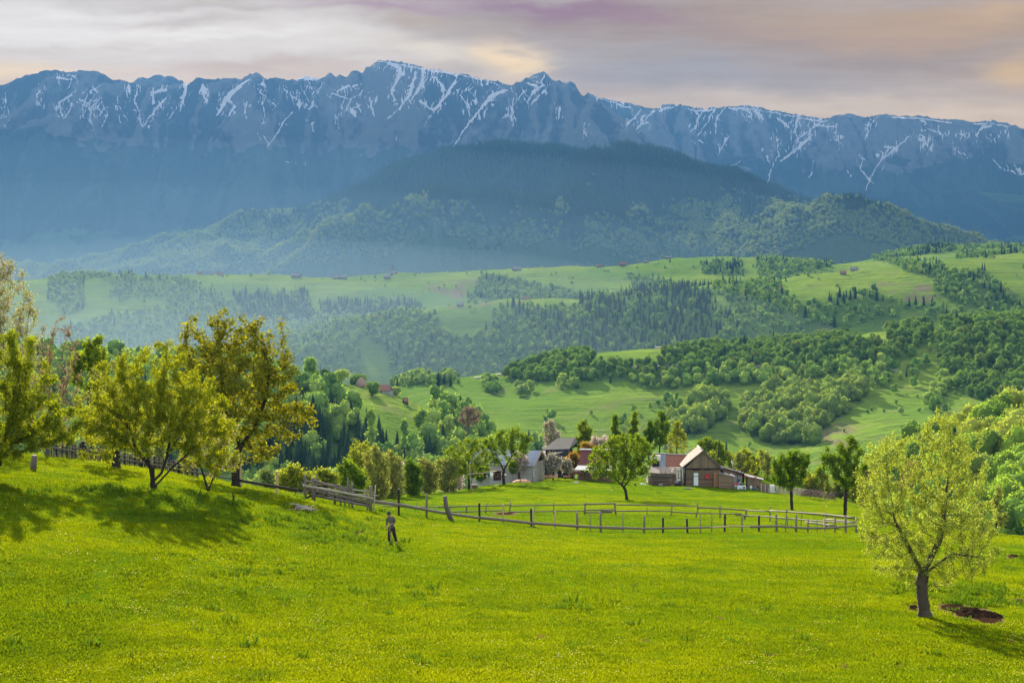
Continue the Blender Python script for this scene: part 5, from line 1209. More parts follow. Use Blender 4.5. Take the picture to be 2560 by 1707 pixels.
# red tub and its twin by the stove
def tub(u, v, D, label, rz=0.0, lie=False):
    p = at(u, v, D); e = thing('washtub', p, label, 'tub', 'red plastic washtubs')
    mb = MB(); n = 20; rin, ro, hgt = .22, .33, .16; M_ = Matrix.Rotation(R(78 if not lie else 12), 3, 'X')
    rings = [(rin * .98, 0), (ro * .96, hgt * .9), (ro, hgt), (ro * 1.05, hgt * 1.02), (ro * 1.05, hgt * 1.12), (ro * .97, hgt * 1.1), (ro * .9, hgt * .9), (rin * .9, .02)]
    b0 = len(mb.v)
    for (r_, z_) in rings:
        for k in range(n): a = 2 * PI * k / n; mb.v.append(tuple(M_ @ Vector((r_ * math.cos(a) * .85, r_ * math.sin(a) * 1.1, z_))))
    for j in range(len(rings) - 1):
        for k in range(n): k2 = (k + 1) % n; mb.f.append((b0 + j * n + k, b0 + j * n + k2, b0 + (j + 1) * n + k2, b0 + (j + 1) * n + k)); mb.mi.append(0); mb.sm.append(True)
    mb.f.append(tuple(b0 + k for k in range(n))); mb.mi.append(0); mb.sm.append(False)
    mb.build('basin', M_RED, e)
tub(QX(1237), QY(805), 269.75, 'red oval tub hanging on the barn wall')
tub(QX(1758), QY(960), 268.6, 'red tub lying by the stove outside the sheds', lie=True)
# --- long farmhouse behind and to the left
f = Frame('farmhouse', 'long low farmhouse with red tiles, metal sheet strip and plank porch roof', 'house', QX(500), 272, QY(930))
prism('wall', f.e, [(f.Q(150, 0, 274).x, -.9), (f.Q(800, 0, 274).x, -.9), (f.Q(800, 0, 274).x, f.Q(0, 650, 274).z), (f.Q(150, 0, 274).x, f.Q(0, 650, 274).z)], 2.0, 6.0, M_PLASTER)
def rq(name, pts, Ds, m_, th=.08):
    P_ = [f.Q(x, y, d) for (x, y), d in zip(pts, Ds)]; return slab(name, f.e, P_[0], P_[1], P_[2], P_[3], th, m_)
r_ = rq('roof', [(480, 400), (880, 410), (478, 655), (880, 655)], (277.5, 277.5, 273.4, 273.4), T_RED); r_['label'] = 'brick red tiled stretch of roof'
r_ = rq('roof', [(388, 392), (476, 392), (365, 660), (468, 660)], (277.5, 277.5, 273.3, 273.3), tiles('roof_sheet', (.20, .23, .25), (.28, .31, .33), .28, 6, (.42, .42, .42))); r_['label'] = 'grey metal sheet strip of roof'
rq('roof', [(190, 382), (386, 390), (180, 420), (384, 425)], (277.6, 277.6, 277.0, 277.0), T_RED)
slab('roof', f.e, f.Q(190, 384, 277.7), f.Q(880, 404, 277.7), f.Q(190, 620, 281), f.Q(880, 640, 281), .08, T_GREY)
mb = MB(); mb.beam(f.Q(180, 378, 277.5), f.Q(480, 388, 277.5), .3, .10); mb.beam(f.Q(480, 392, 277.5), f.Q(880, 408, 277.5), .3, .14); mb.build('ridge_cap', M_METALD, f.e)
f.rect('loft_wall', f.Q, 210, 420, 385, 640, 275.5, 1.4, PL_W)
f.rect('loft_board', f.Q, 255, 425, 310, 500, 275.44, .05, M_WHITE); f.rect('loft_board', f.Q, 318, 420, 378, 510, 275.44, .05, M_WHITE); f.rect('opening', f.Q, 225, 520, 345, 622, 275.44, .05, M_BLACK)
r_ = rq('porch_roof', [(180, 640), (660, 645), (150, 735), (655, 765)], (273.3, 273.3, 270.9, 270.9), T_PLANK, .05); r_['label'] = 'porch roof of pale loose boards'
for k in range(16):
    x = 350 + k * 19; mb = MB(); mb.beam(f.Q(x, 640 - random.uniform(0, 16), 273.2), f.Q(x - 14 + random.uniform(-6, 6), 755 + random.uniform(-14, 10), 270.8), .12, .03); 
    o = mb.build('roof_board', W_BIRCH if k % 3 else W_NEW, f.e)
f.rect('plank_wall', f.Q, 150, 735, 655, 960, 271.3, .15, PL_HB)
f.rect('plank_wall', f.Q, 500, 765, 655, 915, 271.2, .08, PL_VB)
for (x0, x1, y0, y1) in ((120, 560, 770, 800), (60, 610, 800, 822), (100, 520, 830, 845), (80, 500, 862, 880)):
    mb = MB(); mb.beam(f.Q(x0, y0, 270.6), f.Q(x1, y1, 270.6), .25, .09); mb.build('stacked_plank', W_GREY if x0 != 60 else W_DARK, f.e)
mb = MB(); p0, p1 = f.Q(660, 645, 270.6), f.Q(752, 900, 270.6); mb.box(((p0.x + p1.x) / 2, p0.y + .3, (p0.z + p1.z) / 2), (p1.x - p0.x, .5, p0.z - p1.z)); mb.build('porch_wall', M_CREAM, f.e)
mb = MB()
for x in (662, 707, 752): mb.box((f.Q(x, 0, 270.55).x, p0.y + .02, (p0.z + p1.z) / 2 - (.0 if x != 707 else .05)), (.07, .06, (p0.z - p1.z) * (1 if x != 707 else .5)))
for y in (650, 702, 840, 895): mb.box((f.Q(707, 0, 270.55).x, p0.y + .05, f.Q(0, y, 270.55).z), (.66, .045, .07))
mb.build('timber_frame', M_BROWN, f.e)
mb = MB(); c = f.Q(675, 935, 269.8); mb.tube([(c.x, c.y, c.z), (c.x, c.y, c.z + .38)], [.27, .29], 14); o = mb.build('barrel', M_METALD); o.location = f.o; meta(o, 'grey metal drum before the timber framed porch', 'drum')
# --- plank lean-to right of the barn
g = Frame('shed', 'low plank lean-to built against the right side of the gable barn', 'shed', QX(1585), 269, QY(1015))
prism('wall', g.e, [(g.Q(1450, 0, 269).x, -.9), (g.Q(1720, 0, 269).x, -.9), (g.Q(1720, 0, 269).x, g.Q(0, 800, 269).z), (g.Q(1450, 0, 269).x, g.Q(0, 752, 269).z)], 0, 2.0, PL_HB)
slab('roof', g.e, g.Q(1440, 735, 271.2), g.Q(1735, 785, 271.2), g.Q(1440, 752, 268.8), g.Q(1740, 802, 268.8), .06, T_GREY)
for k in range(9):
    mb = MB(); q = g.Q(1470 + k * 28, 742 + k * 5, 269.6); mb.box((0, 0, 0), (random.uniform(.15, .4), random.uniform(.1, .3), random.uniform(.06, .16)), random.random()); o = mb.build('scrap_piece', [M_STONE, M_METALD, W_GREY, M_WHITE][k % 4]); o.location = g.o + q + Vector((0, 0, .05)); meta(o, 'scrap lying on the roof of the plank lean-to', 'scrap', 'scraps on the lean-to roof')
mb = MB(); 
# --- long sloping shed behind
h = Frame('shed', 'long ramshackle shed stepping down to the right behind the plank lean-to', 'shed', QX(1850), 273, QY(1000))
prism('wall', h.e, [(h.Q(1520, 0, 273).x, -1.2), (h.Q(1900, 0, 273).x, -1.2), (h.Q(1900, 0, 273).x, h.Q(0, 745, 273).z), (h.Q(1520, 0, 273).x, h.Q(0, 660, 273).z)], 0, 3.0, PL_VB)
prism('plaster_wall', h.e, [(h.Q(1720, 0, 273).x, -.6), (h.Q(1878, 0, 273).x, -.6), (h.Q(1878, 0, 273).x, h.Q(0, 800, 273).z), (h.Q(1720, 0, 273).x, h.Q(0, 792, 273).z)], -.22, -.02, M_PLASTER)
slab('roof', h.e, h.Q(1470, 598, 276.4), h.Q(1905, 725, 276.4), h.Q(1450, 625, 272.6), h.Q(1905, 752, 272.6), .09, T_SHAKE)
h.rect('opening', h.Q, 1462, 668, 1525, 730, 272.8, .1, M_BLACK); h.rect('opening', h.Q, 1880, 745, 1915, 945, 272.6, .1, M_BLACK); h.rect('opening', h.Q, 1805, 858, 1828, 905, 272.7, .06, M_BLACK)
mb = MB(); mb.tube([h.Q(1868, 740, 272.5), h.Q(1870, 672, 272.5)], .055, 8); mb.tube([h.Q(1850, 715, 272.5), h.Q(1892, 712, 272.5)], .05, 6); mb.build('stove_pipe', M_BLACK, h.e)
mb = MB(); mb.tube([h.Q(1722, 690, 274), h.Q(1700, 590, 274), h.Q(1690, 545, 274)], .07, 8); mb.ball(h.Q(1689, 540, 274), .11, 8, 5); mb.build('stove_pipe', M_METAL, h.e)
mb = MB(); mb.beam(h.Q(1786, 690, 272.4), h.Q(1788, 950, 272.4), .07, .07); mb.build('post', W_DARK, h.e)
i_ = Frame('shed', 'leaning upright board shed at the right end of the farm buildings', 'shed', QX(2110), 271, QY(1040))
prism('wall', i_.e, [(i_.Q(1968, 0, 271).x, -.9), (i_.Q(2262, 0, 271).x, -.9), (i_.Q(2240, 0, 271).x, i_.Q(0, 865, 271).z), (i_.Q(1985, 0, 271).x, i_.Q(0, 812, 271).z)], 0, 2.2, PL_V)
slab('roof', i_.e, i_.Q(1900, 745, 273.6), i_.Q(2262, 838, 273.6), i_.Q(1960, 800, 270.7), i_.Q(2275, 862, 270.7), .06, T_GREY)
for (x, y, m_, lab) in ((1945, 800, M_RED, 'red cloth bundle on the roof edge left of the board shed'), (2105, 822, M_RED, 'red cloth lying on the roof of the board shed')):
    mb = MB(); mb.ball((0, 0, 0), (.32, .2, .13), 10, 6, 0, .35); o = mb.build('cloth_bundle', m_); o.location = at(QX(x), QY(y), 271.2); meta(o, lab, 'cloth')
# things standing before the sheds
st = Frame('stove', 'white enamel stove standing outside between the lean-to and the board shed', 'stove', QX(1868), 268.6, QY(1045))
st.rect('body', st.Q, 1788, 978, 1950, 1045, 268.6, .6, M_WHITE); st.rect('oven_door', st.Q, 1855, 990, 1935, 1036, 268.54, .05, M_METALD)
mb = MB(); 
for x in (1795, 1942): mb.box((st.Q(x, 0, 268.7).x, .05, -.12), (.05, .05, .26))
mb.build('leg', M_BLACK, st.e)
for (x, y, w_, h_, m_, nm, lab) in ((1860, 1030, .5, .22, M_WHITE, 'sack', 'white sack slumped before the enamel stove'), (1755, 990, .26, .2, M_WHITE, 'bucket', 'white bucket left of the enamel stove'), (1745, 1022, .3, .14, M_STONE, 'stone_block', 'pale stone lying left of the enamel stove'), (1835, 935, .14, .24, M_WHITE, 'jug', 'white jug on the bench behind the stove'), (1890, 940, .2, .16, W_NEW, 'basket', 'small basket on the bench behind the stove'), (2165, 1010, .22, .34, W_DARK, 'crate', 'dark crate leaning on the board shed'), (2195, 905, .1, .3, M_BROWN, 'bottle', 'brown jar by the corner of the board shed')):
    mb = MB(); mb.tube([(0, 0, 0), (0, 0, h_ * .5), (0, 0, h_)], [w_ * .42, w_ * .5, w_ * .36], 10, wob=.1); o = mb.build(nm, m_); o.location = at(QX(x), QY(y), 268.4); meta(o, lab, nm.replace('_', ' '))
mb = MB(); p0 = at(QX(1900), QY(955), 269.4); mb.box((0, 0, .0), (1.2, .4, .06)); mb.box((-.5, 0, -.35), (.06, .3, .6)); mb.box((.5, 0, -.35), (.06, .3, .6)); o = mb.build('bench', W_DARK); o.location = p0; meta(o, 'dark bench with jugs behind the enamel stove', 'bench')
e = thing('satellite_dish', at(QX(2040), QY(1055), 268.6), 'white satellite dish on a short post before the board shed', 'satellite dish')
mb = MB(); mb.tube([(0, 0, -.1), (0, 0, .42)], .025, 6); mb.build('post', M_WHITE, e)
mb = MB(); n = 16
for r__, y_ in ((.02, .06), (.12, .04), (.21, 0)):
    for k in range(n): a = 2 * PI * k / n; mb.v.append((r__ * math.cos(a), y_ - .03, .47 + r__ * math.sin(a)))
for j in range(2):
    for k in range(n): k2 = (k + 1) % n; mb.f.append((j * n + k, j * n + k2, (j + 1) * n + k2, (j + 1) * n + k)); mb.mi.append(0); mb.sm.append(True)
mb.f.append(tuple(range(n))); mb.mi.append(0); mb.sm.append(False); o = mb.build('dish', M_WHITE, e); o.rotation_euler = (0, 0, R(-30)); so = o.modifiers.new('s', 'SOLIDIFY'); so.thickness = .012
mb = MB(); mb.tube([(0, 0, 0), (0, 0, .3)], [.3, .33], 14); mb.ball((0, 0, .3), (.3, .3, .06), 12, 4); o = mb.build('water_barrel', M_BLUE); o.location = at(QX(2105), QY(1052), 268.7); meta(o, 'dark blue tub before the board shed', 'tub')
e = thing('wheelbarrow', at(QX(2215), QY(1052), 268.6), 'rusty wheelbarrow tipped before the board fence', 'wheelbarrow')
mb = MB(); mb.face([(-.35, -.2, .35), (.35, -.2, .45), (.2, -.1, .15), (-.2, -.1, .1)]); mb.face([(-.35, .25, .35), (-.2, .15, .1), (.2, .15, .15), (.35, .25, .45)]); mb.face([(-.2, -.1, .1), (.2, -.1, .15), (.2, .15, .15), (-.2, .15, .1)]); mb.face([(.35, -.2, .45), (.35, .25, .45), (.2, .15, .15), (.2, -.1, .15)]); o = mb.build('tray', M_BROWN, e); o.modifiers.new('s', 'SOLIDIFY').thickness = .02
mb = MB(); mb.tube([(-.65, -.18, .55), (.3, -.12, .12)], .02, 6); mb.tube([(-.65, .22, .55), (.3, .15, .12)], .02, 6); mb.build('handle', W_GREY, e)
mb = MB(); mb.tube([(.4, 0, .14), (.4, .06, .14)], .14, 12); mb.build('wheel', M_BLACK, e)
# --- two leaning poles behind the barn
for (x0, y0, x1, y1, lab) in ((1292, 640, 1257, 165, 'shorter of two dark poles behind the barn, leaning left'), (1395, 640, 1460, 145, 'taller of two dark poles behind the barn, leaning right')):
    p0, p1 = at(QX(x0), QY(y0), 281), at(QX(x1), QY(y1), 281); p0.z = min(p0.z, gz(p0.x, p0.y)); mb = MB(); mb.tube([Vector((0, 0, 0)), (p1 - p0) * .5 + Vector((.03, 0, 0)), p1 - p0], [.10, .085, .07], 7, wob=.15); o = mb.build('pole', W_DARK); o.location = p0; meta(o, lab, 'pole', 'poles behind the barn')
# --- metal roofed house
ang = math.atan2(1.93, 5.1)     # how far the gable end turns to us
m = Frame('metal_roofed_house', 'house with shiny grey metal roof and an orange wooden gable', 'house', SX(955), 266, SY(842))
m.e.rotation_euler = (0, 0, -ang)
LG, WG, HE, HR = 9.6, 5.4, 2.15, 3.95
prism('wall', m.e, [(-LG, -1.5), (0, -1.5), (0, HE), (-LG, HE)], 0, WG, M_PLASTER)
mb = MB(); mb.face([(0, 0, HE), (0, WG, HE), (0, WG / 2, HR - .06)]); mb.face([(-.5, 0, HE), (-.5, WG / 2, HR - .06), (-.5, WG, HE)]); mb.build('gable', PL_O, m.e)
mb = MB(); mb.box((.04, WG / 2, HE / 2 - .2), (.06, WG - .02, HE + .8)); mb.build('board_cladding', planks('cladding_white', (.34, .31, .26), (.46, .42, .37), .2, 'Y', grime=(.3, .28, .25)), m.e)
slab('roof', m.e, (-LG - .4, WG / 2, HR), (.55, WG / 2, HR), (-LG - .4, -.45, HE - .25), (.55, -.45, HE - .25), .07, T_ZINC)
slab('roof', m.e, (-LG - .4, WG / 2 + .01, HR), (.55, WG / 2 + .01, HR), (-LG - .4, WG + .45, HE - .25), (.55, WG + .45, HE - .25), .07, T_ZINC)
mb = MB(); mb.beam((.60, WG / 2, HR - .05), (.60, -.45, HE - .3), .05, .2); mb.beam((.60, WG / 2, HR - .05), (.60, WG + .45, HE - .3), .05, .2); mb.build('bargeboard', PL_O, m.e)
for (y_, z_, w_, h_) in ((.9, .75, .55, .9), (4.6, .95, .7, 1.3)):
    mb = MB(); mb.box((.10, y_, z_), (.06, w_, h_)); o = mb.build('window', M_WHITE, m.e); mb = MB(); mb.box((.125, y_, z_), (.05, w_ * .72, h_ * .84)); mb.build('pane', M_METALD, o)
mb = MB(); mb.box((-7.6, -.05, .9), (1.4, .08, 1.8)); mb.build('door', M_BROWN, m.e)
mb = MB(); mb.box((-8.9, -.05, 1.75), (1.1, .08, .7)); mb.build('plank_panel', PL_O, m.e)
s_ = Frame('shed', 'small grey roofed outbuilding between the metal roofed house and the black roof', 'shed', SX(1090), 281, SY(560))
slab('roof', s_.e, s_.S(955, 335, 285), s_.S(1205, 325, 285), s_.S(1090, 470, 280.5), s_.S(1205, 465, 280.5), .08, T_GREY)
prism('wall', s_.e, [(s_.S(1000, 0, 281).x, -2.5), (s_.S(1205, 0, 281).x, -2.5), (s_.S(1205, 0, 281).x, s_.S(0, 462, 281).z), (s_.S(1000, 0, 281).x, s_.S(0, 455, 281).z)], 0, 4, PL_H)
# --- big barn with black shingle roof
k_ = Frame('thatched_barn', 'large old barn with a steep black shingle roof stepping down to the left', 'barn', SX(1420), 284, SY(700))
def sq(name, pts, Ds, m_, th=.12, fr=k_):
    P_ = [fr.S(x, y, d) for (x, y), d in zip(pts, Ds)]; return slab(name, fr.e, P_[0], P_[1], P_[2], P_[3], th, m_)
sq('roof', [(1425, 100), (1745, 98), (1140, 318), (1640, 300)], (290, 290, 284, 284), T_SHAKE)
sq('roof', [(1740, 97), (1748, 97), (1640, 300), (1795, 170)], (290, 290, 284, 288.5), T_SHAKE)
sq('roof', [(1425, 99), (1745, 97), (1290, 318), (1795, 250)], (290.05, 290.05, 296, 296), T_SHAKE)
sq('roof', [(1345, 318), (1640, 300), (1100, 505), (1600, 590)], (283.8, 283.8, 279.5, 279.5), T_SHAKE)
prism('wall', k_.e, [(k_.S(1210, 0, 284).x, -2.6), (k_.S(1700, 0, 284).x, -2.6), (k_.S(1700, 0, 284).x, k_.S(0, 330, 284).z), (k_.S(1210, 0, 284).x, k_.S(0, 330, 284).z)], .6, 9.5, W_DARK)
prism('wall', k_.e, [(k_.S(1150, 0, 280).x, -2.2), (k_.S(1560, 0, 280).x, -2.2), (k_.S(1560, 0, 280).x, k_.S(0, 560, 280).z), (k_.S(1150, 0, 280).x, k_.S(0, 520, 280).z)], -3.9, -.2, W_DARK)
# --- maroon roofed stable with white lean-to roof, half behind the middle orchard tree
n_ = Frame('stable', 'stable with a maroon tiled roof and a white sheet lean-to roof behind the horse', 'stable', SX(1950), 271, SY(830))
sq('roof', [(1852, 322), (2420, 330), (1810, 592), (2420, 610)], (276, 276, 271.5, 271.5), T_MAROON, .1, n_)
sq('roof', [(1852, 318), (2420, 326), (1852, 560), (2420, 580)], (276.1, 276.1, 281, 281), T_MAROON, .1, n_)
mb = MB(); mb.beam(n_.S(1830, 305, 275.9), n_.S(2420, 316, 275.9), .3, .16); mb.build('ridge_cap', M_WHITE, n_.e)
r_ = sq('lean_to_roof', [(1800, 600), (2420, 612), (1728, 682), (2420, 700)], (271.4, 271.4, 268.9, 268.9), tiles('sheet_white', (.40, .39, .37), (.52, .51, .48), .55, .5, (.18, .17, .16)), .05, n_)
prism('wall', n_.e, [(n_.S(1830, 0, 271).x, -.9), (n_.S(2420, 0, 271).x, -.9), (n_.S(2420, 0, 271).x, n_.S(0, 600, 271).z), (n_.S(1830, 0, 271).x, n_.S(0, 600, 271).z)], 1.0, 8.0, PL_HB)
n_.rect('post', n_.S, 2030, 690, 2075, 800, 269.2, .3, W_NEW); n_.rect('rail', n_.S, 1750, 700, 2030, 716, 270.2, .1, W_GREY); n_.rect('rail', n_.S, 1750, 745, 2030, 760, 270.2, .1, W_GREY)
mb = MB(); mb.ball((0, 0, .45), (.45, .45, .5), 12, 8); o = mb.build('water_tank', M_GREEN); o.location = at(SX(2130), SY(810), 269); meta(o, 'green rounded tank beside the stable', 'tank')
mb = MB(); mb.tube([(-.45, 0, .1), (-.3, 0, .22), (.3, 0, .22), (.45, 0, .08)], [.05, .16, .16, .05], 10); o = mb.build('boat_shaped_trough', M_METAL); o.location = at(SX(2125), SY(820), 267.5); meta(o, 'pale metal trough at the foot of the middle orchard tree', 'trough')
# --- wood stack, sand, cart, rack
e = thing('firewood_stack', at(SX(1305), SY(838), 267.6), 'stack of cut firewood with orange ends left of the horse', 'firewood'); random.seed(5)
mb = MB(); w2 = 115 * .00823
for r__ in range(4):
    for c in range(15):
        x = -w2 + c * (2 * w2 / 14) + (r__ % 2) * .06; mb.tube([(x, 0, .06 + r__ * .125), (x, .5, .06 + r__ * .125)], random.uniform(.05, .066), 7, mi=0)
mb.build('logs', wood('log_ends', (.42, .22, .10), (.62, .38, .20), 9.0), e); mb = MB(); mb.box((0, .25, .56), (2 * w2 + .2, .6, .03)); mb.build('cover_board', W_DARK, e)
mb = MB(); mb.ball((0, 0, -.15), (1.5, 1.1, .62), 22, 10, 0, .08); o = mb.build('sand_heap', M_SAND); o.location = at(SX(775), SY(872), 258); o.location.z = gz(o.location.x, o.location.y); meta(o, 'low orange sand heap before the metal roofed house', 'sand heap')
e = thing('handcart', at(SX(1560), SY(845), 267.5), 'dark handcart with a round hood beside the firewood', 'cart'); mb = MB(); mb.box((0, 0, .55), (.95, .7, .35)); mb.ball((0, 0, .72), (.45, .35, .22), 10, 5); mb.build('body', M_BLACK, e); mb = MB(); mb.tube([(-.05, -.42, .28), (-.05, -.36, .28)], .28, 14); mb.build('wheel', W_DARK, e); mb = MB(); mb.tube([(-.4, -.3, .5), (-1.0, -.3, .15)], .03, 5); mb.build('shaft', W_DARK, e)
e = thing('feed_trough', at(SX(1600), SY(838), 266.9), 'long reddish feed trough in front of the horse', 'trough'); mb = MB(); mb.box((0, 0, .28), (1.1, .4, .2)); mb.build('tray', PL_O, e); mb = MB(); mb.box((-.4, 0, .09), (.07, .3, .18)); mb.build('leg', W_DARK, e); mb = MB(); mb.box((.4, 0, .09), (.07, .3, .18)); mb.build('leg', W_DARK, e)
e = thing('pole_rack', G(521, 257), 'rack of two thin upright poles with two cross rails before the metal roofed house', 'rack')
o0 = e.location
for (x0, y0, x1, y1) in ((738, 915, 750, 590), (965, 900, 963, 575)): mb = MB(); mb.tube([at(SX(x0), SY(y0), 257) - o0, at(SX(x1), SY(y1), 257) - o0], [.055, .04], 6, wob=.15); mb.build('post', W_RAIL, e)
for (x0, y0, x1, y1) in ((740, 612, 1010, 628), (745, 762, 968, 766), (480, 655, 745, 660)): mb = MB(); mb.tube([at(SX(x0), SY(y0), 256.9) - o0, at(SX(x1), SY(y1), 256.9) - o0], .03, 6); mb.build('rail', W_RAIL, e)
# clothes line
P5 = lambda x, y: (440 + x * .10204, 400 + y * .10204)
def a5(x, y, D): u, v = P5(x, y); return at(u, v, D)
e = thing('drying_frame', G(471, 226), 'drying frame: pale birch post carrying a long pole towards the orchard tree', 'drying frame'); o0 = e.location
mb = MB(); mb.tube([Vector((0, 0, -.1)), a5(290, 635, 226) - o0], [.06, .045], 7); mb.build('post', W_BIRCH, e)
mb = MB(); mb.tube([a5(268, 722, 226) - o0, a5(440, 708, 232) - o0, a5(600, 685, 240) - o0], .055, 7); mb.build('rail', W_NEW, e)
mb = MB(); p0, p1 = a5(523, 700, 236) , a5(600, 772, 239); mb.box((0, 0, 0), ((p1 - p0).x, .03, (p0 - p1).z), R(8))
def m_rug(n):
    tc = n.new('ShaderNodeTexCoord'); v = n.new('ShaderNodeTexVoronoi'); n.put(v.inputs['Vector'], tc.outputs['Object']); v.inputs['Scale'].default_value = 5
    return diff(n, n.mix(n.sstep(v.outputs['Distance'], .25, .4), (.32, .15, .06), (.03, .02, .02)))
o = mb.build('rug', mat('rug_brown', m_rug)); o.location = (p0 + p1) / 2; meta(o, 'brown and black patterned rug hanging from the drying frame', 'rug')
for k, (x, y, w_, h_, m_, lab) in enumerate(((440, 725, .35, .5, M_BLACK, 'small black garment hanging left on the drying frame'), (475, 722, .4, .45, M_GREEN, 'green garment hanging on the drying frame'), (505, 735, .35, .75, M_WHITE, 'white cloth hanging left of the patterned rug'))):
    mb = MB(); n = 7
    for i in range(n + 1):
        x_ = -w_ / 2 + w_ * i / n; yy = .04 * math.sin(i * 1.7); mb.v += [(x_, yy, 0), (x_ * .95, yy * 1.6, -h_ * (1 + .08 * math.sin(i * 2.1)))]
    for i in range(n): mb.f.append((2 * i, 2 * i + 1, 2 * i + 3, 2 * i + 2)); mb.mi.append(0); mb.sm.append(True)
    o = mb.build('hanging_cloth', m_); o.modifiers.new('s', 'SOLIDIFY').thickness = .01; o.location = a5(x, 703, 233); meta(o, lab, 'cloth')
e = thing('low_outbuilding', a5(470, 835, 262), 'low whitewashed outbuilding behind the drying frame', 'shed'); mb = MB(); mb.box((0, 1, .1), (3.4, 2, 2.6)); mb.build('wall', M_PLASTER, e); mb = MB(); mb.box((1.35, 1, 1.5), (2.8, 2.5, .12)); mb.build('roof', W_DARK, e)
e = thing('ladder', a5(450, 815, 258), 'short wooden ladder leaning on the whitewashed outbuilding', 'ladder')
for x in (0, .35):
    mb = MB(); mb.tube([(x, 0, 0), (x + .12, .4, 1.3)], .03, 5); mb.build('stile', W_GREY, e)
for q in range(5): mb = MB(); mb.tube([(.02 + .024 * q, .08 * q + .03, .2 + .24 * q), (.37 + .024 * q, .08 * q + .03, .2 + .24 * q)], .02, 5); mb.build('rung', W_GREY, e)
e = thing('beehive', a5(340, 860, 236), 'small wooden box hive behind the birch post', 'beehive'); mb = MB(); mb.box((0, 0, .2), (.75, .55, .5)); mb.build('box', PL_HB, e); mb = MB(); mb.box((0, 0, .48), (.85, .65, .06)); mb.build('lid', W_GREY, e)
# boards and cupboard to the right of the sheds
P6 = lambda x, y: (624 + x * .10204, 400 + y * .10204)
def a6(x, y, D): u, v = P6(x, y); return at(u, v, D)
e = thing('board_fence', a6(1385, 880, 267), 'upright board fence from the sheds to the white cupboard', 'fence'); o0 = e.location; random.seed(9)
for k in range(9):
    mb = MB(); x = 1345 + k * 10; p = a6(x, 890, 267) - o0; mb.box((p.x, p.y, .35), (.145, .04, random.uniform(1.3, 1.5)), 0); mb.build('board', [W_NEW, W_GREY, PL_VB, W_RAIL][k % 4], e)
mb = MB(); mb.beam(a6(1340, 850, 267.1) - o0, a6(1430, 862, 267.1) - o0, .05, .08); mb.build('rail', W_DARK, e)
e = thing('cupboard', a6(1454, 902, 266.5), 'tall white cupboard standing outside at the end of the board fence', 'cupboard'); mb = MB(); mb.box((0, .25, .55), (.66, .5, 1.15)); mb.build('body', M_WHITE, e); mb = MB(); mb.box((.1, -.02, .6), (.3, .03, .9)); mb.build('door', M_CREAM, e)
for (x, y, w_, h_, m_, lab) in ((1418, 880, .12, .7, W_BIRCH, 'pale slab left of the white cupboard'), (1492, 895, .9, .12, M_WHITE, 'white boards lying right of the cupboard'), (1530, 870, .1, 1.2, W_BIRCH, 'pale upright slab by the wattle fence'), (1605, 890, .4, .5, M_GREEN, 'green sheet propped on the wattle fence')):
    mb = MB(); mb.box((0, 0, 0), (w_, .06, h_)); o = mb.build('slab', m_); o.location = a6(x, y, 265); o.rotation_euler = (R(-6), R(5), 0); meta(o, lab, 'slab')
# wattle fence and brushwood
e = thing('wattle_fence', a6(1650, 905, 262), 'grey brown wattle fence running behind the orchard tree', 'fence'); o0 = e.location; random.seed(12)
top = [(1480, 838), (1600, 843), (1720, 858), (1850, 880), (1960, 900)]; botm = [(1480, 905), (1600, 912), (1720, 925), (1850, 940), (1960, 950)]
xs = np.linspace(1480, 1960, 34)
for i, x in enumerate(xs):
    yt, yb = np.interp(x, [p[0] for p in top], [p[1] for p in top]), np.interp(x, [p[0] for p in botm], [p[1] for p in botm]); Dx = np.interp(x, [1480, 2000], [266, 238])
    if i % 3 == 0: mb = MB(); mb.tube([a6(x, yb + 5, Dx) - o0, a6(x + random.uniform(-3, 3), yt - random.uniform(2, 18), Dx) - o0], .04, 5); mb.build('stake', W_GREY, e)
mb = MB()
for r__ in range(9):
    pts = []
    for i, x in enumerate(xs):
        yt, yb = np.interp(x, [p[0] for p in top], [p[1] for p in top]), np.interp(x, [p[0] for p in botm], [p[1] for p in botm]); Dx = np.interp(x, [1480, 2000], [266, 238])
        pts.append(a6(x, yb + (yt - yb) * (r__ + .5) / 9 + random.uniform(-1.5, 1.5), Dx) - o0 + Vector((0, .06 * (-1) ** (i + r__), 0)))
    mb.tube(pts, .045, 5)
mb.build('wattle', W_RAIL, e)
mb = MB(); random.seed(14); c0 = a6(1900, 940, 240)
for k in range(420):
    t = random.random(); x = 1740 + t * 330 + random.gauss(0, 8); y = np.interp(x, [1740, 1850, 2070], [905, 905, 940]); p = a6(x, y, np.interp(x, [1740, 2070], [250, 232])) - c0 + Vector((0, random.uniform(-.8, .8), random.uniform(-.45, .40 * (1.2 - abs(t - .45)))))
    d = Vector((random.gauss(0, 1), random.gauss(0, .6), random.gauss(0, .35))).normalized() * random.uniform(.3, .7); mb.tube([p - d, p + d * .2 + Vector((0, 0, .04)), p + d], [.02, .016, .006], 3, cap=False)
o = mb.build('brushwood_pile', M_BRUSH); o.location = c0; meta(o, 'long heap of dark reddish brushwood beside the wattle fence', 'brushwood')
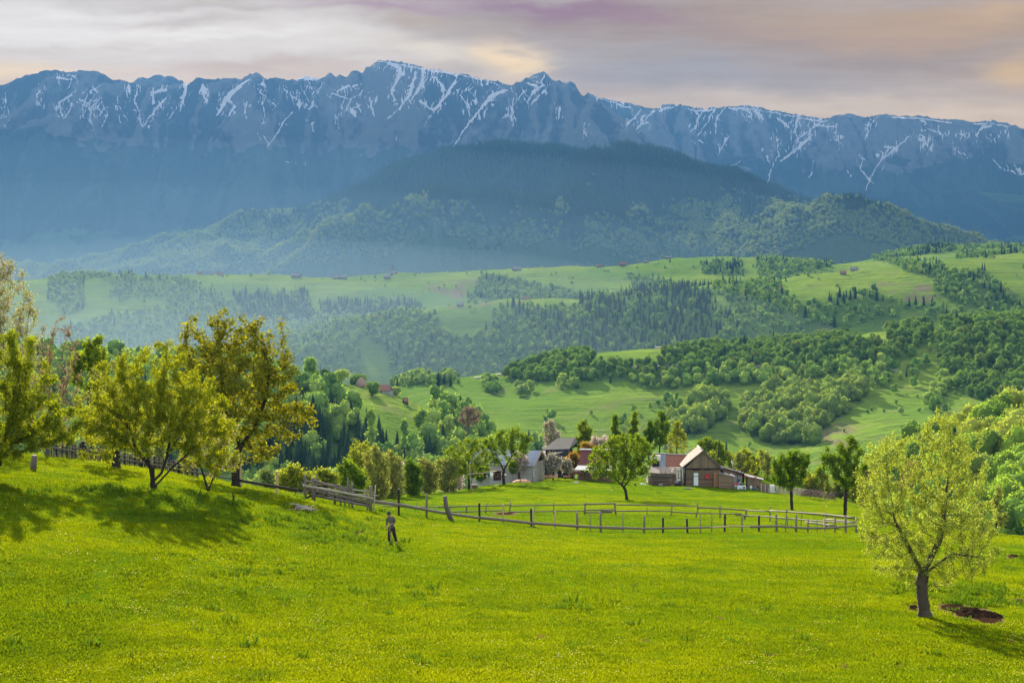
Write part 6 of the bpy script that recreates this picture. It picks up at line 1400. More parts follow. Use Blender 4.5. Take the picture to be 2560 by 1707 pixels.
# low stone edge along the orchard, loose stones and logs on the meadow
random.seed(15)
for k in range(16):
    x = 5 + k * 11 + random.uniform(-3, 3); p = a5(x, 852 - random.uniform(0, 8), 238); mb = MB(); mb.ball((0, 0, 0), (random.uniform(.12, .28), random.uniform(.12, .25), random.uniform(.08, .16)), 7, 5, 0, .4); o = mb.build('field_stone', M_STONE); o.location = p; o.location.z = gz(p.x, p.y) + .05; meta(o, 'pale grey field stone in the low row at the orchard edge', 'stone', 'stones along the orchard edge')
for (u, v, D, w_, lab) in ((S_ := (SX(1772), SY(885)))[0:2] + (258, .42, 'flat white stone lying in the grass before the horse'), (*P5(1680, 820), 240, .16, 'small pale stone left of the middle orchard trunk'), (*P5(550, 835), 245, .2, 'grey stone beside the taller orchard tree'), (*P5(222, 1162), 124, .10, 'small white stone under the front pole fence'), (932, 613, 70, .09, 'white pebble on the dark soil by the willow')):
    mb = MB(); mb.ball((0, 0, 0), (w_, w_ * .7, w_ * .35), 9, 6, 0, .35); o = mb.build('loose_stone', M_STONE); D = dist_for(u, v) if D < 200 else D; o.location = G(u, D, .03); meta(o, lab, 'stone')
mb = MB(); mb.tube([(-.6, 0, .1), (0, .03, .13), (.55, 0, .1)], [.09, .11, .1], 9, wob=.15); mb.tube([(.2, -.25, .08), (.5, -.1, .1)], .09, 8); o = mb.build('log', W_BIRCH); o.location = G(QX(885), dist_for(QX(885), QY(1040))); meta(o, 'short pale log lying in the grass before the barn', 'log')
# manure and soil heaps near the willow and the log pile
M_CLOD = plain('clod', (.14, .07, .035), .95, .4, 7, 0.0)
def heap(u, v, n, su, sd_, label, hgt=.10, m_=M_SOIL, name='soil_heap'):
    D = dist_for(u, v); mb = MB(); random.seed(int(u)); o0 = G(u, D)
    for k in range(n):
        du, dd2 = random.gauss(0, su), random.gauss(0, sd_); p = G(u + du, D + dd2) - o0
        mb.ball(p, (random.uniform(.05, .24), random.uniform(.05, .24), random.uniform(.01, hgt * .45)), 7, 4, 0, .9)
    o = mb.build(name, m_); o.location = o0; meta(o, label, 'soil heap'); return o
def mound(u, v, ru, rd, hgt, label):
    """a low heap of turned earth: one lumpy sheet that sinks into the turf at its ragged edge"""
    D = dist_for(u, v); o0 = G(u, D); k = D / F; nx, ny = 72, 44; rx = ru * k
    X, Y = np.meshgrid(np.linspace(-1.25, 1.25, nx), np.linspace(-1.25, 1.25, ny)); Xm, Ym = X * rx, Y * rd
    rr = np.sqrt(X ** 2 + (Y - .25 * X) ** 2) + fbm(Xm * 1.6 + 5, Ym * 1.6, 3, 401) * .42
    Z = np.clip(1 - rr, -.3, 1) * hgt * 1.6 + fbm(Xm * 4.5, Ym * 4.5, 4, 407) * .13 * np.clip(1.35 - rr, 0, 1) + np.clip(ridged(Xm * 7, Ym * 7, 2, 411) - .7, 0, 1) * .16 * np.clip(1.2 - rr, 0, 1) - .05
    gx, gy = o0.x + Xm, o0.y + Ym; Zg = H(512 + F * gx / gy, gy) - o0.z + Z - np.clip(rr - 1.05, 0, 1) * .6
    V = np.stack([Xm, Ym, Zg], -1).reshape(-1, 3); i = (np.arange(ny - 1)[:, None] * nx + np.arange(nx - 1)[None]).ravel()
    me = mesh_np('soil_heap', V, np.stack([i, i + 1, i + nx + 1, i + nx], -1), M_SOIL, 4, False); o = bpy.data.objects.new('soil_heap', me); link(o); o.location = o0; meta(o, label, 'soil heap')
mound(974, 613, 31, 1.9, .16, 'large dark manure heap right of the willow trunk')
heap(912, 606, 30, 4, .8, 'small dark soil clods left of the willow trunk', .08)
heap(303, 509.5, 60, 6, 1.2, 'dark heap of rotten branches and stones in the shaded grass', .12)
for _u, _v in ((540, 637), (720, 618), (843, 667), (765, 655), (644, 641), (725, 668), (903, 667), (1010, 640)):
    heap(_u, _v, 10, 1.3, .22, 'small brown clod of earth in the open meadow grass', .07, M_CLOD, 'earth_clod')['group'] = 'earth clods in the meadow'
heap(1014, 555, 20, 3, .7, 'dark molehill near the right edge of the meadow', .16)
mb = MB(); random.seed(3); D = dist_for(303, 509.5)
for k in range(14):
    p = G(303 + random.gauss(0, 6), D + random.gauss(0, .8)) - G(303, D) + Vector((0, 0, .12)); d = Vector((random.gauss(0, 1), random.gauss(0, .5), random.gauss(0, .1))).normalized() * random.uniform(.3, .6); mb.tube([p - d, p + d], .035, 5)
o = mb.build('branch_scraps', W_BIRCH); o.location = G(303, D); meta(o, 'pale branches lying on the dark rotten heap', 'branches')

# ------------------------------------------------------------------ fences on the meadow
def post(parent, ub, D, ut, vt, r_, m_, base=None, bend=None, square=False, sink=.15):
    p0 = G(ub, D) - parent.location; p1 = at(ut, vt, D) - parent.location; mb = MB()
    if square: mb.beam(p0 - Vector((0, 0, sink)), p1, r_ * 1.8, r_ * 1.6)
    else:
        mid = (p0 + p1) / 2
        if bend: mid = at(bend[0], bend[1], D) - parent.location
        mb.tube([p0 - Vector((0, 0, sink)), (p0 + mid) / 2 if not bend else (p0 * .5 + mid * .5), mid, p1], [r_ * 1.05, r_, r_ * .97, r_ * .85], 8, wob=.18)
    return mb.build('post', m_, parent)
def rail(parent, pts, r_, m_, Df, name='rail', dy_=0.0, wob=.14):
    P_ = []
    for a_, b_ in zip(pts[:-1], pts[1:]):
        for t in np.linspace(0, 1, 5)[:-1]:
            u, v = a_[0] + (b_[0] - a_[0]) * t, a_[1] + (b_[1] - a_[1]) * t; P_.append(at(u, v, Df(u) + dy_) - parent.location)
    P_.append(at(pts[-1][0], pts[-1][1], Df(pts[-1][0]) + dy_) - parent.location)
    n = len(P_); mb = MB(); mb.tube(P_, [r_ * (1.12 - .25 * i / n) for i in range(n)], 8, wob=wob); return mb.build(name, m_, parent)
random.seed(21)
DF4 = lambda u: float(np.interp(u, [372, 479, 857], [121, 127, 127])); DF5 = lambda u: float(np.interp(u, [372, 440, 745, 826, 857], [150, 163, 160, 139, 129]))
e = thing('pole_fence', G(620, 127), 'front fence of one long horizontal pole on mixed posts crossing the meadow', 'fence')
K = {'d': (W_DARK, .085), 'g': (W_RAIL, .085), 'l': (W_NEW, .07), 't': (W_GREY, .035), 'b': (W_RAIL, .06)}
for (u, vt, kd) in [(398.5,488.3,'d'),(426.8,493,'g'),(479.3,502.3,'d'),(503,503.6,'l'),(531,507.7,'d'),(533,508.3,'l'),(555,510.7,'l'),(577,511.4,'g'),(590,513.3,'t'),(600.5,511,'g'),(623,511.7,'t'),(644.3,514.5,'g'),(663,516.8,'d'),(686.8,517.9,'d'),(700.5,513.8,'t'),(711.8,513.3,'t'),(725,513.3,'d'),(741.9,514.3,'b'),(758.9,515,'d'),(776.2,513.3,'g'),(785.7,515.8,'t'),(796.4,514,'g'),(808.2,518.4,'b'),(816.9,519.4,'t'),(824.5,517.9,'l'),(835.2,516.8,'b'),(845.6,514.8,'g'),(856.5,516.3,'g')]:
    m_, r_ = K[kd]; D = DF4(u) + .12; post(e, u - random.uniform(-.6, .6), D, u, vt, r_, m_, square=kd in 'dl')
post(e, 451.5, 125, 444.8, 495.2, .17, BARK_G, bend=(446, 506))['label'] = 'thick crooked stump post'
for pts, r_, m_ in (([(371,500.6),(405,505),(440,511.7),(480.5,517.4)], .105, W_RAIL), ([(480,516.8),(531,522.4),(578,525.6),(624,528)], .10, W_RAIL), ([(606,526.6),(645,528),(687,527.3),(712,526.6)], .07, W_RAIL), ([(710,526.8),(722,526.3),(731,525.3),(752,526)], .06, W_NEW), ([(750,526.1),(777,525.5),(808,527.5),(828,527.4),(857,524.8)], .075, W_RAIL)): rail(e, pts, r_, m_, DF4, dy_=-.05)
e = thing('rail_fence', G(600, 160), 'back fence of two thin rails on crooked posts below the farm', 'fence')
for (ub, ut, vt, r_, bend) in [(466.5,466.5,504.8,.085,None),(485.5,487,502.3,.05,None),(509,511,500.5,.06,None),(533,536,502,.03,None),(553.8,553.8,501.5,.05,None),(584.6,585.3,502,.085,None),(616,614.5,501.5,.075,(615,507)),(647,647.2,498.5,.03,None),(671,672.4,502,.05,None),(695.5,697,502.4,.06,(698.3,508)),(720,720,503.9,.06,None),(743.8,746.6,508.5,.10,(746,513)),(770,770,506,.06,None),(787.6,786,508,.05,None),(801,802.8,509.2,.035,(801.5,517)),(826.2,826.2,512,.08,None),(450,451,504.5,.03,None),(415,418,499,.03,None),(405,405.3,502.5,.03,None)]:
    post(e, ub, DF5(ub) + .1, ut, vt, r_, W_RAIL if r_ > .04 else W_GREY, bend=bend)
for pts, r_ in (([(372,505.4),(405,506),(440,506.2)], .055), ([(438,506.3),(470,505.6),(511,504.6)], .06), ([(511,505),(554,504.3),(585,503.9)], .05), ([(584,503.6),(614,503)], .075), ([(614,504),(647,504.5),(680,505.1),(697,506)], .055), ([(697,506.8),(720,507.8),(745,509.6),(770,510.8)], .065), ([(770,510),(801,512),(826,513.8),(856,517.2)], .065),
                 ([(440,511.3),(470,511),(505,509.7)], .055), ([(508,511.4),(554,510.6),(585,510.4)], .055), ([(586,509.4),(616,509)], .06), ([(585,511.8),(612,512)], .06), ([(600,510.7),(640,510.2),(672,510.6)], .06), ([(671,511.2),(696,512.6),(742,513.4)], .055), ([(735,514.3),(770,516.3),(808,519.6),(835,521.2),(857,522.4)], .06), ([(806,521.3),(836,525.4)], .085), ([(826,518.5),(856,521.5)], .05), ([(406,511.5),(426,513)], .06)): rail(e, pts, r_, W_RAIL, DF5, dy_=-.03)
# picket fence and pole fence on the left
DL = lambda u: float(np.interp(u, [40, 141, 241, 303], [120, 121, 121, 121]))
e = thing('picket_fence', G(120, 121), 'dark old picket fence behind the left trees', 'fence'); random.seed(31)
rt = lambda u: float(np.interp(u, [40, 59, 143, 232, 241, 303], [445, 448, 462, 478, 480, 490]))
for (u, vt, r_) in ((83,440.5,.12),(141,445.5,.13),(179.5,457.5,.08)): post(e, u, DL(u), u, vt, r_, W_DARK, square=True)
u = 50.0; k = 0; npk = 0
while u < 198 and npk < 96:
    g0 = G(u, DL(u) + .08) - e.location; tp = at(u + random.uniform(-.8, .8), rt(u) - random.uniform(5.2, 9.2), DL(u) + .08) - e.location
    mb = MB(); mb.beam(g0 + Vector((0, 0, .05)), tp, .03, random.uniform(.07, .11)); mb.build('picket', [W_GREY, W_DARK, W_RAIL][k % 3], e); u += random.uniform(1.3, 1.9); k += 1; npk += 1
for pts, r_ in (([(50, rt(50)), (100, rt(100)), (143, rt(143))], .06), ([(141, rt(141)), (190, rt(190)), (236, rt(236))], .06), ([(50, rt(50) - 3.5), (143, rt(143) - 3.8), (198, rt(198) - 3.8)], .04)): rail(e, pts, r_, W_RAIL, DL, dy_=-.06)
e = thing('pole_fence', G(262, 121), 'short fence of one dark pole on two pale posts left of the log pile', 'fence')
post(e, 240.8, 121, 240.8, 464.6, .07, W_NEW, square=True); post(e, 277, 121, 277, 470.7, .09, W_NEW, square=True)
rail(e, [(236, 479.3), (262, 483.5), (303, 490.3)], .085, W_DARK, DL, dy_=-.06)
post(e, 239.2, 121, 239.2, 465, .03, W_DARK)
# heaped poles forming a rough barrier
P8 = lambda x, y: (256 + x * .07143, 464 + y * .07143)
e = thing('log_barrier', G(325, 121), 'rough barrier of stacked grey poles and stakes where the two pole fences meet', 'fence'); o0 = e.location; random.seed(41)
for (x0, y0, x1, y1, r_, dz, m_) in [(690,235,1190,295,.075,.1,W_GREY),(790,215,1380,390,.09,0,W_RAIL),(650,290,1640,475,.10,-.15,W_BIRCH),(700,330,1330,415,.08,.25,W_GREY),(830,372,1620,522,.095,-.1,W_RAIL),(700,360,1010,385,.07,.2,W_RAIL),(715,405,1000,300,.06,.35,W_DARK),(840,435,1620,585,.10,-.1,W_GREY),(1000,440,1600,560,.08,.3,W_DARK),(1180,310,1640,395,.045,.2,W_GREY),(1360,355,1670,395,.04,0,W_BIRCH),(1400,415,1720,435,.035,.1,W_BIRCH),(570,390,700,410,.035,0,W_BIRCH),(590,360,700,372,.03,.1,W_BIRCH),(540,435,725,105,.03,-.1,W_GREY),(700,470,860,400,.08,.1,W_DARK),(850,290,1180,300,.06,.4,W_DARK),(1010,340,1560,470,.07,.45,W_RAIL),(880,460,1060,350,.05,-.2,W_GREY),(1230,480,1350,520,.08,.1,W_DARK)]:
    p0 = at(*P8(x0, y0), 121 + dz) - o0; p1 = at(*P8(x1, y1), 121 + dz) - o0; mb = MB(); mb.tube([p0, p0.lerp(p1, .33) + Vector((0, 0, random.uniform(-.03, .03))), p0.lerp(p1, .66) + Vector((0, 0, random.uniform(-.04, .04))), p1], [r_, r_ * .95, r_ * .88, r_ * .8], 8, wob=.16); mb.build('pole', m_, e)
for (x0, y0, x1, y1, r_, m_) in [(690,440,690,150,.09,W_GREY),(800,470,795,185,.11,W_GREY),(822,475,850,135,.05,W_RAIL),(1185,490,1170,280,.055,W_GREY),(1240,320,1290,185,.05,W_RAIL),(1350,530,1345,250,.08,W_GREY),(1305,380,1300,270,.05,W_GREY),(1605,600,1605,300,.12,W_RAIL),(1560,590,1550,350,.06,W_GREY),(1640,470,1675,285,.045,W_BIRCH),(1105,490,1100,400,.07,W_DARK)]:
    p0 = at(*P8(x0, y0), 120.9) - o0; p1 = at(*P8(x1, y1), 120.9) - o0; p0.z = min(p0.z, gz(p0.x + o0.x, p0.y + o0.y) - o0.z) - .1; mb = MB(); mb.tube([p0, p0.lerp(p1, .5), p1], [r_, r_ * .95, r_ * .8], 8, wob=.16); mb.build('stake', m_, e)
# stump and twig on the left
e = thing('stump', G(34, 99), 'pale squared stump under the left edge tree', 'stump'); mb = MB(); mb.tube([(0, 0, -.1), (-.02, 0, .35), (.03, 0, .82)], [.20, .17, .15], 7, wob=.2); mb.build('trunk', W_GREY, e)
mb = MB(); mb.tube([(0, 0, -.05), (.03, 0, .3), (-.02, 0, .55)], [.07, .05, .03], 6); mb.tube([(.02, 0, .2), (.12, 0, .5)], [.03, .015], 5); o = mb.build('snag', BARK); o.location = G(233, dist_for(233, 503)); meta(o, 'small dead snag in the grass right of the low fruit tree', 'snag')

# ------------------------------------------------------------------ skinned figures
def skinned(name, chains, m_, parent=None, sub=2, loc=None):
    """chains: lists of (x,y,z,rx,ry) sharing points that coincide; first point is the root"""
    V = []; E_ = []; RR = []; idx = {}
    for ch in chains:
        prev = None
        for p in ch:
            key = (round(p[0], 3), round(p[1], 3), round(p[2], 3))
            if key not in idx: idx[key] = len(V); V.append(p[:3]); RR.append((p[3], p[4] if len(p) > 4 else p[3]))
            i = idx[key]
            if prev is not None and prev != i: E_.append((prev, i))
            prev = i
    me = bpy.data.meshes.new(name); me.from_pydata(V, E_, []); o = bpy.data.objects.new(name, me); link(o, parent)
    sk = o.modifiers.new('skin', 'SKIN'); sk.use_smooth_shade = True
    if not me.skin_vertices: me.attributes
    bpy.context.view_layer.objects.active = o
    if len(me.skin_vertices) == 0:
        bm = bmesh.new(); bm.from_mesh(me); bm.verts.layers.skin.verify(); bm.to_mesh(me); bm.free()
    for i, r_ in enumerate(RR): me.skin_vertices[0].data[i].radius = r_
    me.skin_vertices[0].data[0].use_root = True
    ss = o.modifiers.new('sub', 'SUBSURF'); ss.levels = sub; ss.render_levels = sub
    me.materials.append(m_)
    if loc is not None: o.location = loc
    return o
M_SKIN = plain('skin', (.42, .23, .15), .6, .1); M_CAP = plain('wool_dark', (.014, .022, .020), .9, .3); M_SWEAT = plain('knit_grey', (.11, .095, .08), .95, .4, 14); M_TROU = plain('trousers_black', (.018, .014, .016), .9, .3); M_BOOT = plain('boots_brown', (.12, .085, .07), .7, .3)
PU = 390.2; PD = dist_for(390.2, 544.0)
e = thing('person', G(PU, PD), 'old man in dark cap, grey sweater and black trousers bending over a stick', 'person')
body = [[(.07,0,.93,.13,.11),(.06,-.01,1.08,.13,.10),(.035,-.03,1.24,.15,.11),(.02,-.05,1.36,.12,.10),(-.01,-.09,1.44,.055,.055),(-.04,-.13,1.50,.075,.08),(-.06,-.16,1.58,.088,.10),(-.07,-.16,1.65,.07,.08)],
 [(.02,-.05,1.36,.12,.10),(-.12,-.04,1.37,.06,.06),(-.165,-.03,1.17,.045,.045),(-.185,-.07,.96,.034,.034),(-.19,-.085,.90,.034,.020)],
 [(.02,-.05,1.36,.12,.10),(.18,-.05,1.38,.06,.06),(.245,-.06,1.13,.047,.047),(.10,-.24,1.07,.036,.036),(.04,-.27,1.06,.034,.02)],
 [(.07,0,.93,.13,.11),(-.01,0,.86,.09,.09),(-.05,-.03,.49,.058,.058),(-.035,0,.10,.042,.042),(-.06,-.06,.05,.04,.035)],
 [(.07,0,.93,.13,.11),(.16,0,.86,.09,.09),(.215,-.02,.49,.058,.058),(.33,.03,.11,.042,.042),(.32,-.05,.05,.04,.035)]]
for k in range(4):   # left hand hanging: unequal half-curled fingers, thumb off the side
    x = -.205 + k * .012; body.append([(-.19,-.085,.90,.034,.020),(x,-.09,.865 - .002 * k,.009,.009),(x + .002,-.10,.835 + (.006 if k in (0, 3) else 0),.008,.008),(x + .006,-.112,.815 + (.010 if k in (0, 3) else 0),.007,.007)])
body.append([(-.19,-.085,.90,.034,.020),(-.165,-.105,.885,.010,.010),(-.162,-.115,.855,.009,.009)])
for k in range(4):   # right hand closed round the stick
    z = 1.075 - k * .017; body.append([(.04,-.27,1.06,.034,.02),(.012,-.292,z,.010,.010),(-.012,-.300,z,.009,.009),(-.022,-.278,z,.008,.008)])
body.append([(.04,-.27,1.06,.034,.02),(.022,-.255,1.085,.010,.010),(-.004,-.262,1.092,.009,.009)])
bo = skinned('body', body, M_SKIN, e, 2)
skinned('sweater', [[(.078,0,.80,.15,.12),(.075,0,.92,.18,.14),(.06,-.01,1.08,.17,.13),(.035,-.03,1.24,.175,.135),(.02,-.05,1.355,.14,.12),(-.005,-.08,1.425,.075,.075)], [(.02,-.05,1.355,.14,.12),(-.12,-.04,1.36,.078,.078),(-.165,-.03,1.17,.066,.066),(-.185,-.07,.955,.052,.052)], [(.02,-.05,1.355,.14,.12),(.18,-.05,1.37,.080,.080),(.245,-.06,1.13,.070,.070),(.10,-.24,1.07,.052,.052)]], M_SWEAT, e, 2)
skinned('trousers', [[(.075,0,1.0,.15,.12),(.075,0,.88,.16,.13)], [(.075,0,.88,.16,.13),(-.01,0,.80,.115,.11),(-.05,-.03,.49,.098,.098),(-.035,0,.13,.07,.07)], [(.075,0,.88,.16,.13),(.16,0,.80,.115,.11),(.215,-.02,.49,.098,.098),(.325,.03,.14,.07,.07)]], M_TROU, e, 2)
skinned('boot', [[(-.035,.01,.14,.055,.055),(-.04,0,.055,.055,.05),(-.12,-.07,.035,.045,.035),(-.17,-.10,.03,.04,.03)]], M_BOOT, e, 1); skinned('boot', [[(.33,.03,.15,.055,.055),(.335,.03,.055,.055,.05),(.31,-.07,.035,.045,.035),(.295,-.12,.03,.04,.03)]], M_BOOT, e, 1)
mb = MB(); mb.ball((-.062,-.145,1.625), (.108,.125,.085), 14, 8); mb.tube([(-.062,-.15,1.575), (-.062,-.15,1.605)], [.112, .11], 14); mb.build('cap', M_CAP, e)
mb = MB(); mb.ball((-.075,-.262,1.555), (.014,.022,.02), 6, 5); mb.ball((-.10,-.247,1.585), (.012,.008,.007), 6, 4, 0); mb.ball((-.045,-.25,1.585), (.012,.008,.007), 6, 4, 0); mb.ball((-.075,-.245,1.515), (.03,.008,.006), 6, 4, 0); mb.ball((-.155,-.155,1.555), (.012,.02,.03), 6, 4); mb.ball((.03,-.155,1.555), (.012,.02,.03), 6, 4); mb.build('face', plain('skin_dark', (.20,.10,.07), .7, .1), e)
mb = MB(); mb.tube([(-.002,-.275,1.13), (.0,-.285,1.0), (.02,-.30,.5), (.035,-.31,-.03)], [.016,.015,.014,.012], 7); o = mb.build('walking_stick', W_NEW); o.location = e.location; meta(o, 'light wooden stick held upright by the old man', 'stick')
# horse
M_HORSE = plain('horse_coat', (.115, .040, .020), .6, .25, 3); M_MANE = plain('horse_mane', (.02, .012, .010), .8, .2)
e = thing('horse', at(SX(1800), SY(850), 266), 'brown horse grazing with its head down before the stable', 'horse'); e.location.z = max(e.location.z, gz(e.location.x, e.location.y)); e.rotation_euler = (0, 0, R(8))
Hs = [[(.62,0,1.00,.24,.26),(.30,0,.98,.30,.30),(-.10,0,.96,.29,.30),(-.48,0,1.00,.26,.28),(-.66,0,.98,.19,.23),(-.86,0,.78,.12,.17),(-1.00,0,.52,.09,.13),(-1.06,0,.36,.09,.12),(-1.12,0,.20,.065,.08),(-1.15,0,.08,.05,.055)]]
for y in (-.13, .13):
    Hs.append([(-.48,0,1.00,.26,.28),(-.52,y,.72,.10,.10),(-.50 + y * .3,y,.42,.06,.06),(-.51 + y * .3,y,.18,.04,.04),(-.50 + y * .3,y,.10,.05,.05),(-.53 + y * .3,y,.03,.06,.06)])
    Hs.append([(.62,0,1.00,.24,.26),(.62,y,.72,.14,.14),(.54 - y * .5,y,.55,.08,.08),(.70 - y * .5,y,.36,.05,.05),(.67 - y * .5,y,.13,.04,.04),(.64 - y * .5,y,.03,.06,.06)])
for y in (-.05, .05): Hs.append([(-1.00,0,.52,.09,.13),(-.95,y,.60,.025,.03),(-.92,y * 1.6,.66,.012,.014)])
skinned('body', Hs, M_HORSE, e, 2)
skinned('tail', [[(.84,0,1.08,.05,.05),(.95,0,.95,.07,.06),(.98,0,.65,.08,.06),(.97,0,.35,.03,.03)]], M_MANE, e, 2)
skinned('mane', [[(-.50,0,1.24,.04,.04),(-.68,0,1.14,.06,.06),(-.86,0,.92,.06,.06),(-.95,0,.70,.05,.05)]], M_MANE, e, 2)
# dogs and hens in the yard
def critter(nm, u, v, D, col, label, s=1.0, rz=0.0, pose='stand'):
    e = thing(nm, at(u, v, D), label, nm, None, rz); e.location.z = gz(e.location.x, e.location.y) + .01; e.scale = (s, s, s)
    if nm == 'dog':
        ch = [[(.22,0,.36,.09,.10),(0,0,.36,.09,.10),(-.22,0,.38,.10,.12),(-.34,0,.48,.06,.07),(-.42,0,.55,.07,.07),(-.52,0,.52,.035,.035)]]
        for y in (-.06, .06):
            ch.append([(-.22,0,.38,.10,.12),(-.23,y,.24,.04,.04),(-.23,y,.12,.025,.025),(-.25,y,.02,.03,.03)]); ch.append([(.22,0,.36,.09,.10),(.24,y,.26,.06,.06),(.28,y,.14,.03,.03),(.24,y,.02,.028,.028)]); ch.append([(-.42,0,.55,.07,.07),(-.40,y * .8,.63,.02,.02)])
        ch.append([(.22,0,.36,.09,.10),(.36,0,.46,.025,.025),(.42,0,.56,.02,.02)])
    else:
        ch = [[(.05,0,.20,.09,.10),(-.07,0,.22,.07,.08),(-.13,0,.32,.03,.03),(-.15,0,.37,.035,.035),(-.20,0,.36,.010,.010)], [(.05,0,.20,.09,.10),(.17,0,.32,.03,.05)]]
        for y in (-.04, .04): ch.append([(.05,0,.20,.09,.10),(.0,y,.10,.02,.02),(-.01,y,.01,.012,.012)])
    skinned('body', ch, col, e, 1)
critter('dog', QX(85), QY(965), 267, M_WHITE, 'white dog sitting left of the yard, nearest the middle tree', .7, R(20)); critter('dog', QX(378), QY(930), 268.5, M_STONE, 'greyish white dog lying in the yard before the plank porch', .7, R(170)); critter('dog', QX(312), QY(912), 269.5, M_BLACK, 'black dog beside the greyish dog in the yard', .75, R(10))
critter('hen', QX(245), QY(935), 268, M_BLACK, 'dark hen pecking in the yard left of the dogs', 1.1, R(15)); critter('goose', QX(15), QY(915), 267, M_WHITE, 'white goose at the foot of the middle orchard tree', 1.3, R(0)); critter('hen', *P5(1915, 815), 262, W_DARK, 'brown hen right of the middle orchard trunk', 1.2, R(190))

# ------------------------------------------------------------------ farms on the hills
def cottage(u, v, D, w_px, h_px, label, roof=T_RFAR, wall=M_PLASTER, rz=0.0, name='farmhouse', group=None, hip=False, cat='house'):
    k = D / F; w_, hh = w_px * k, h_px * k; d_ = w_ * .6; o0 = G(u, D, -.2); e = thing(name, o0, label, cat, group, rz)
    wh = hh * .45; mb = MB(); mb.box((0, 0, wh / 2 - .6), (w_ * .9, d_ * .85, wh + 1.2)); mb.build('wall', wall, e)
    i = w_ * (.22 if hip else 0)
    slab('roof', e, (-w_ / 2 + i, 0, hh), (w_ / 2 - i, 0, hh), (-w_ / 2, -d_ / 2, wh * .9), (w_ / 2, -d_ / 2, wh * .9), .15, roof); slab('roof', e, (-w_ / 2 + i, .01, hh), (w_ / 2 - i, .01, hh), (-w_ / 2, d_ / 2, wh * .9), (w_ / 2, d_ / 2, wh * .9), .15, roof)
    mb = MB()
    for s in (-1, 1):
        if hip: mb.face([(s * w_ / 2, -d_ / 2, wh * .9), (s * w_ / 2, d_ / 2, wh * .9), (s * (w_ / 2 - i), 0, hh)])
        else: mb.face([(s * w_ * .45, -d_ * .42, wh), (s * w_ * .45, d_ * .42, wh), (s * w_ * .45, 0, hh - .15)])
    mb.build('gable', roof if False else (wall if not hip else M_BROWN), e)
    mb = MB(); mb.box((-w_ * .12, -d_ * .43, wh * .42), (w_ * .1, .1, wh * .75)); mb.build('door', M_BROWN, e)
    for x in (-.32, .12, .3): mb = MB(); mb.box((w_ * x, -d_ * .43, wh * .5), (w_ * .07, .12, wh * .35)); mb.build('window', M_METALD, e)
    return e
cottage(384.5, 397, 790, 17, 9, 'farmhouse with a hipped red roof and white wall on the knoll crest', T_RFAR, M_PLASTER, R(-14), hip=True)
cottage(405.5, 403, 775, 5.5, 7, 'small brown hut right of the red roofed farmhouse on the knoll', T_RFAR, W_DARK, R(40), 'hut', cat='hut')
e = thing('haystack', G(361.5, 800), 'pinkish cone shaped haystack left of the farmhouse on the knoll', 'haystack'); mb = MB(); mb.tube([(0, 0, 0), (0, 0, 1.4), (0, 0, 3.4), (0, 0, 4.6)], [2.7, 2.9, 1.5, .15], 14, wob=.08); mb.build('hay', plain('hay', (.34, .22, .17), .95, .2, 2), e); mb = MB(); mb.tube([(0, 0, 4), (0, 0, 5.6)], .08, 5); mb.build('pole', W_DARK, e)
FB = lambda x, y: (320 + x * .15306, 240 + y * .15306)
FC_ = lambda x, y: (664 + x * .15306, 232 + y * .15306)
FA = lambda x, y: (x * .15306, 232 + y * .15306)
hg = 'small farm buildings scattered on the far ridge'
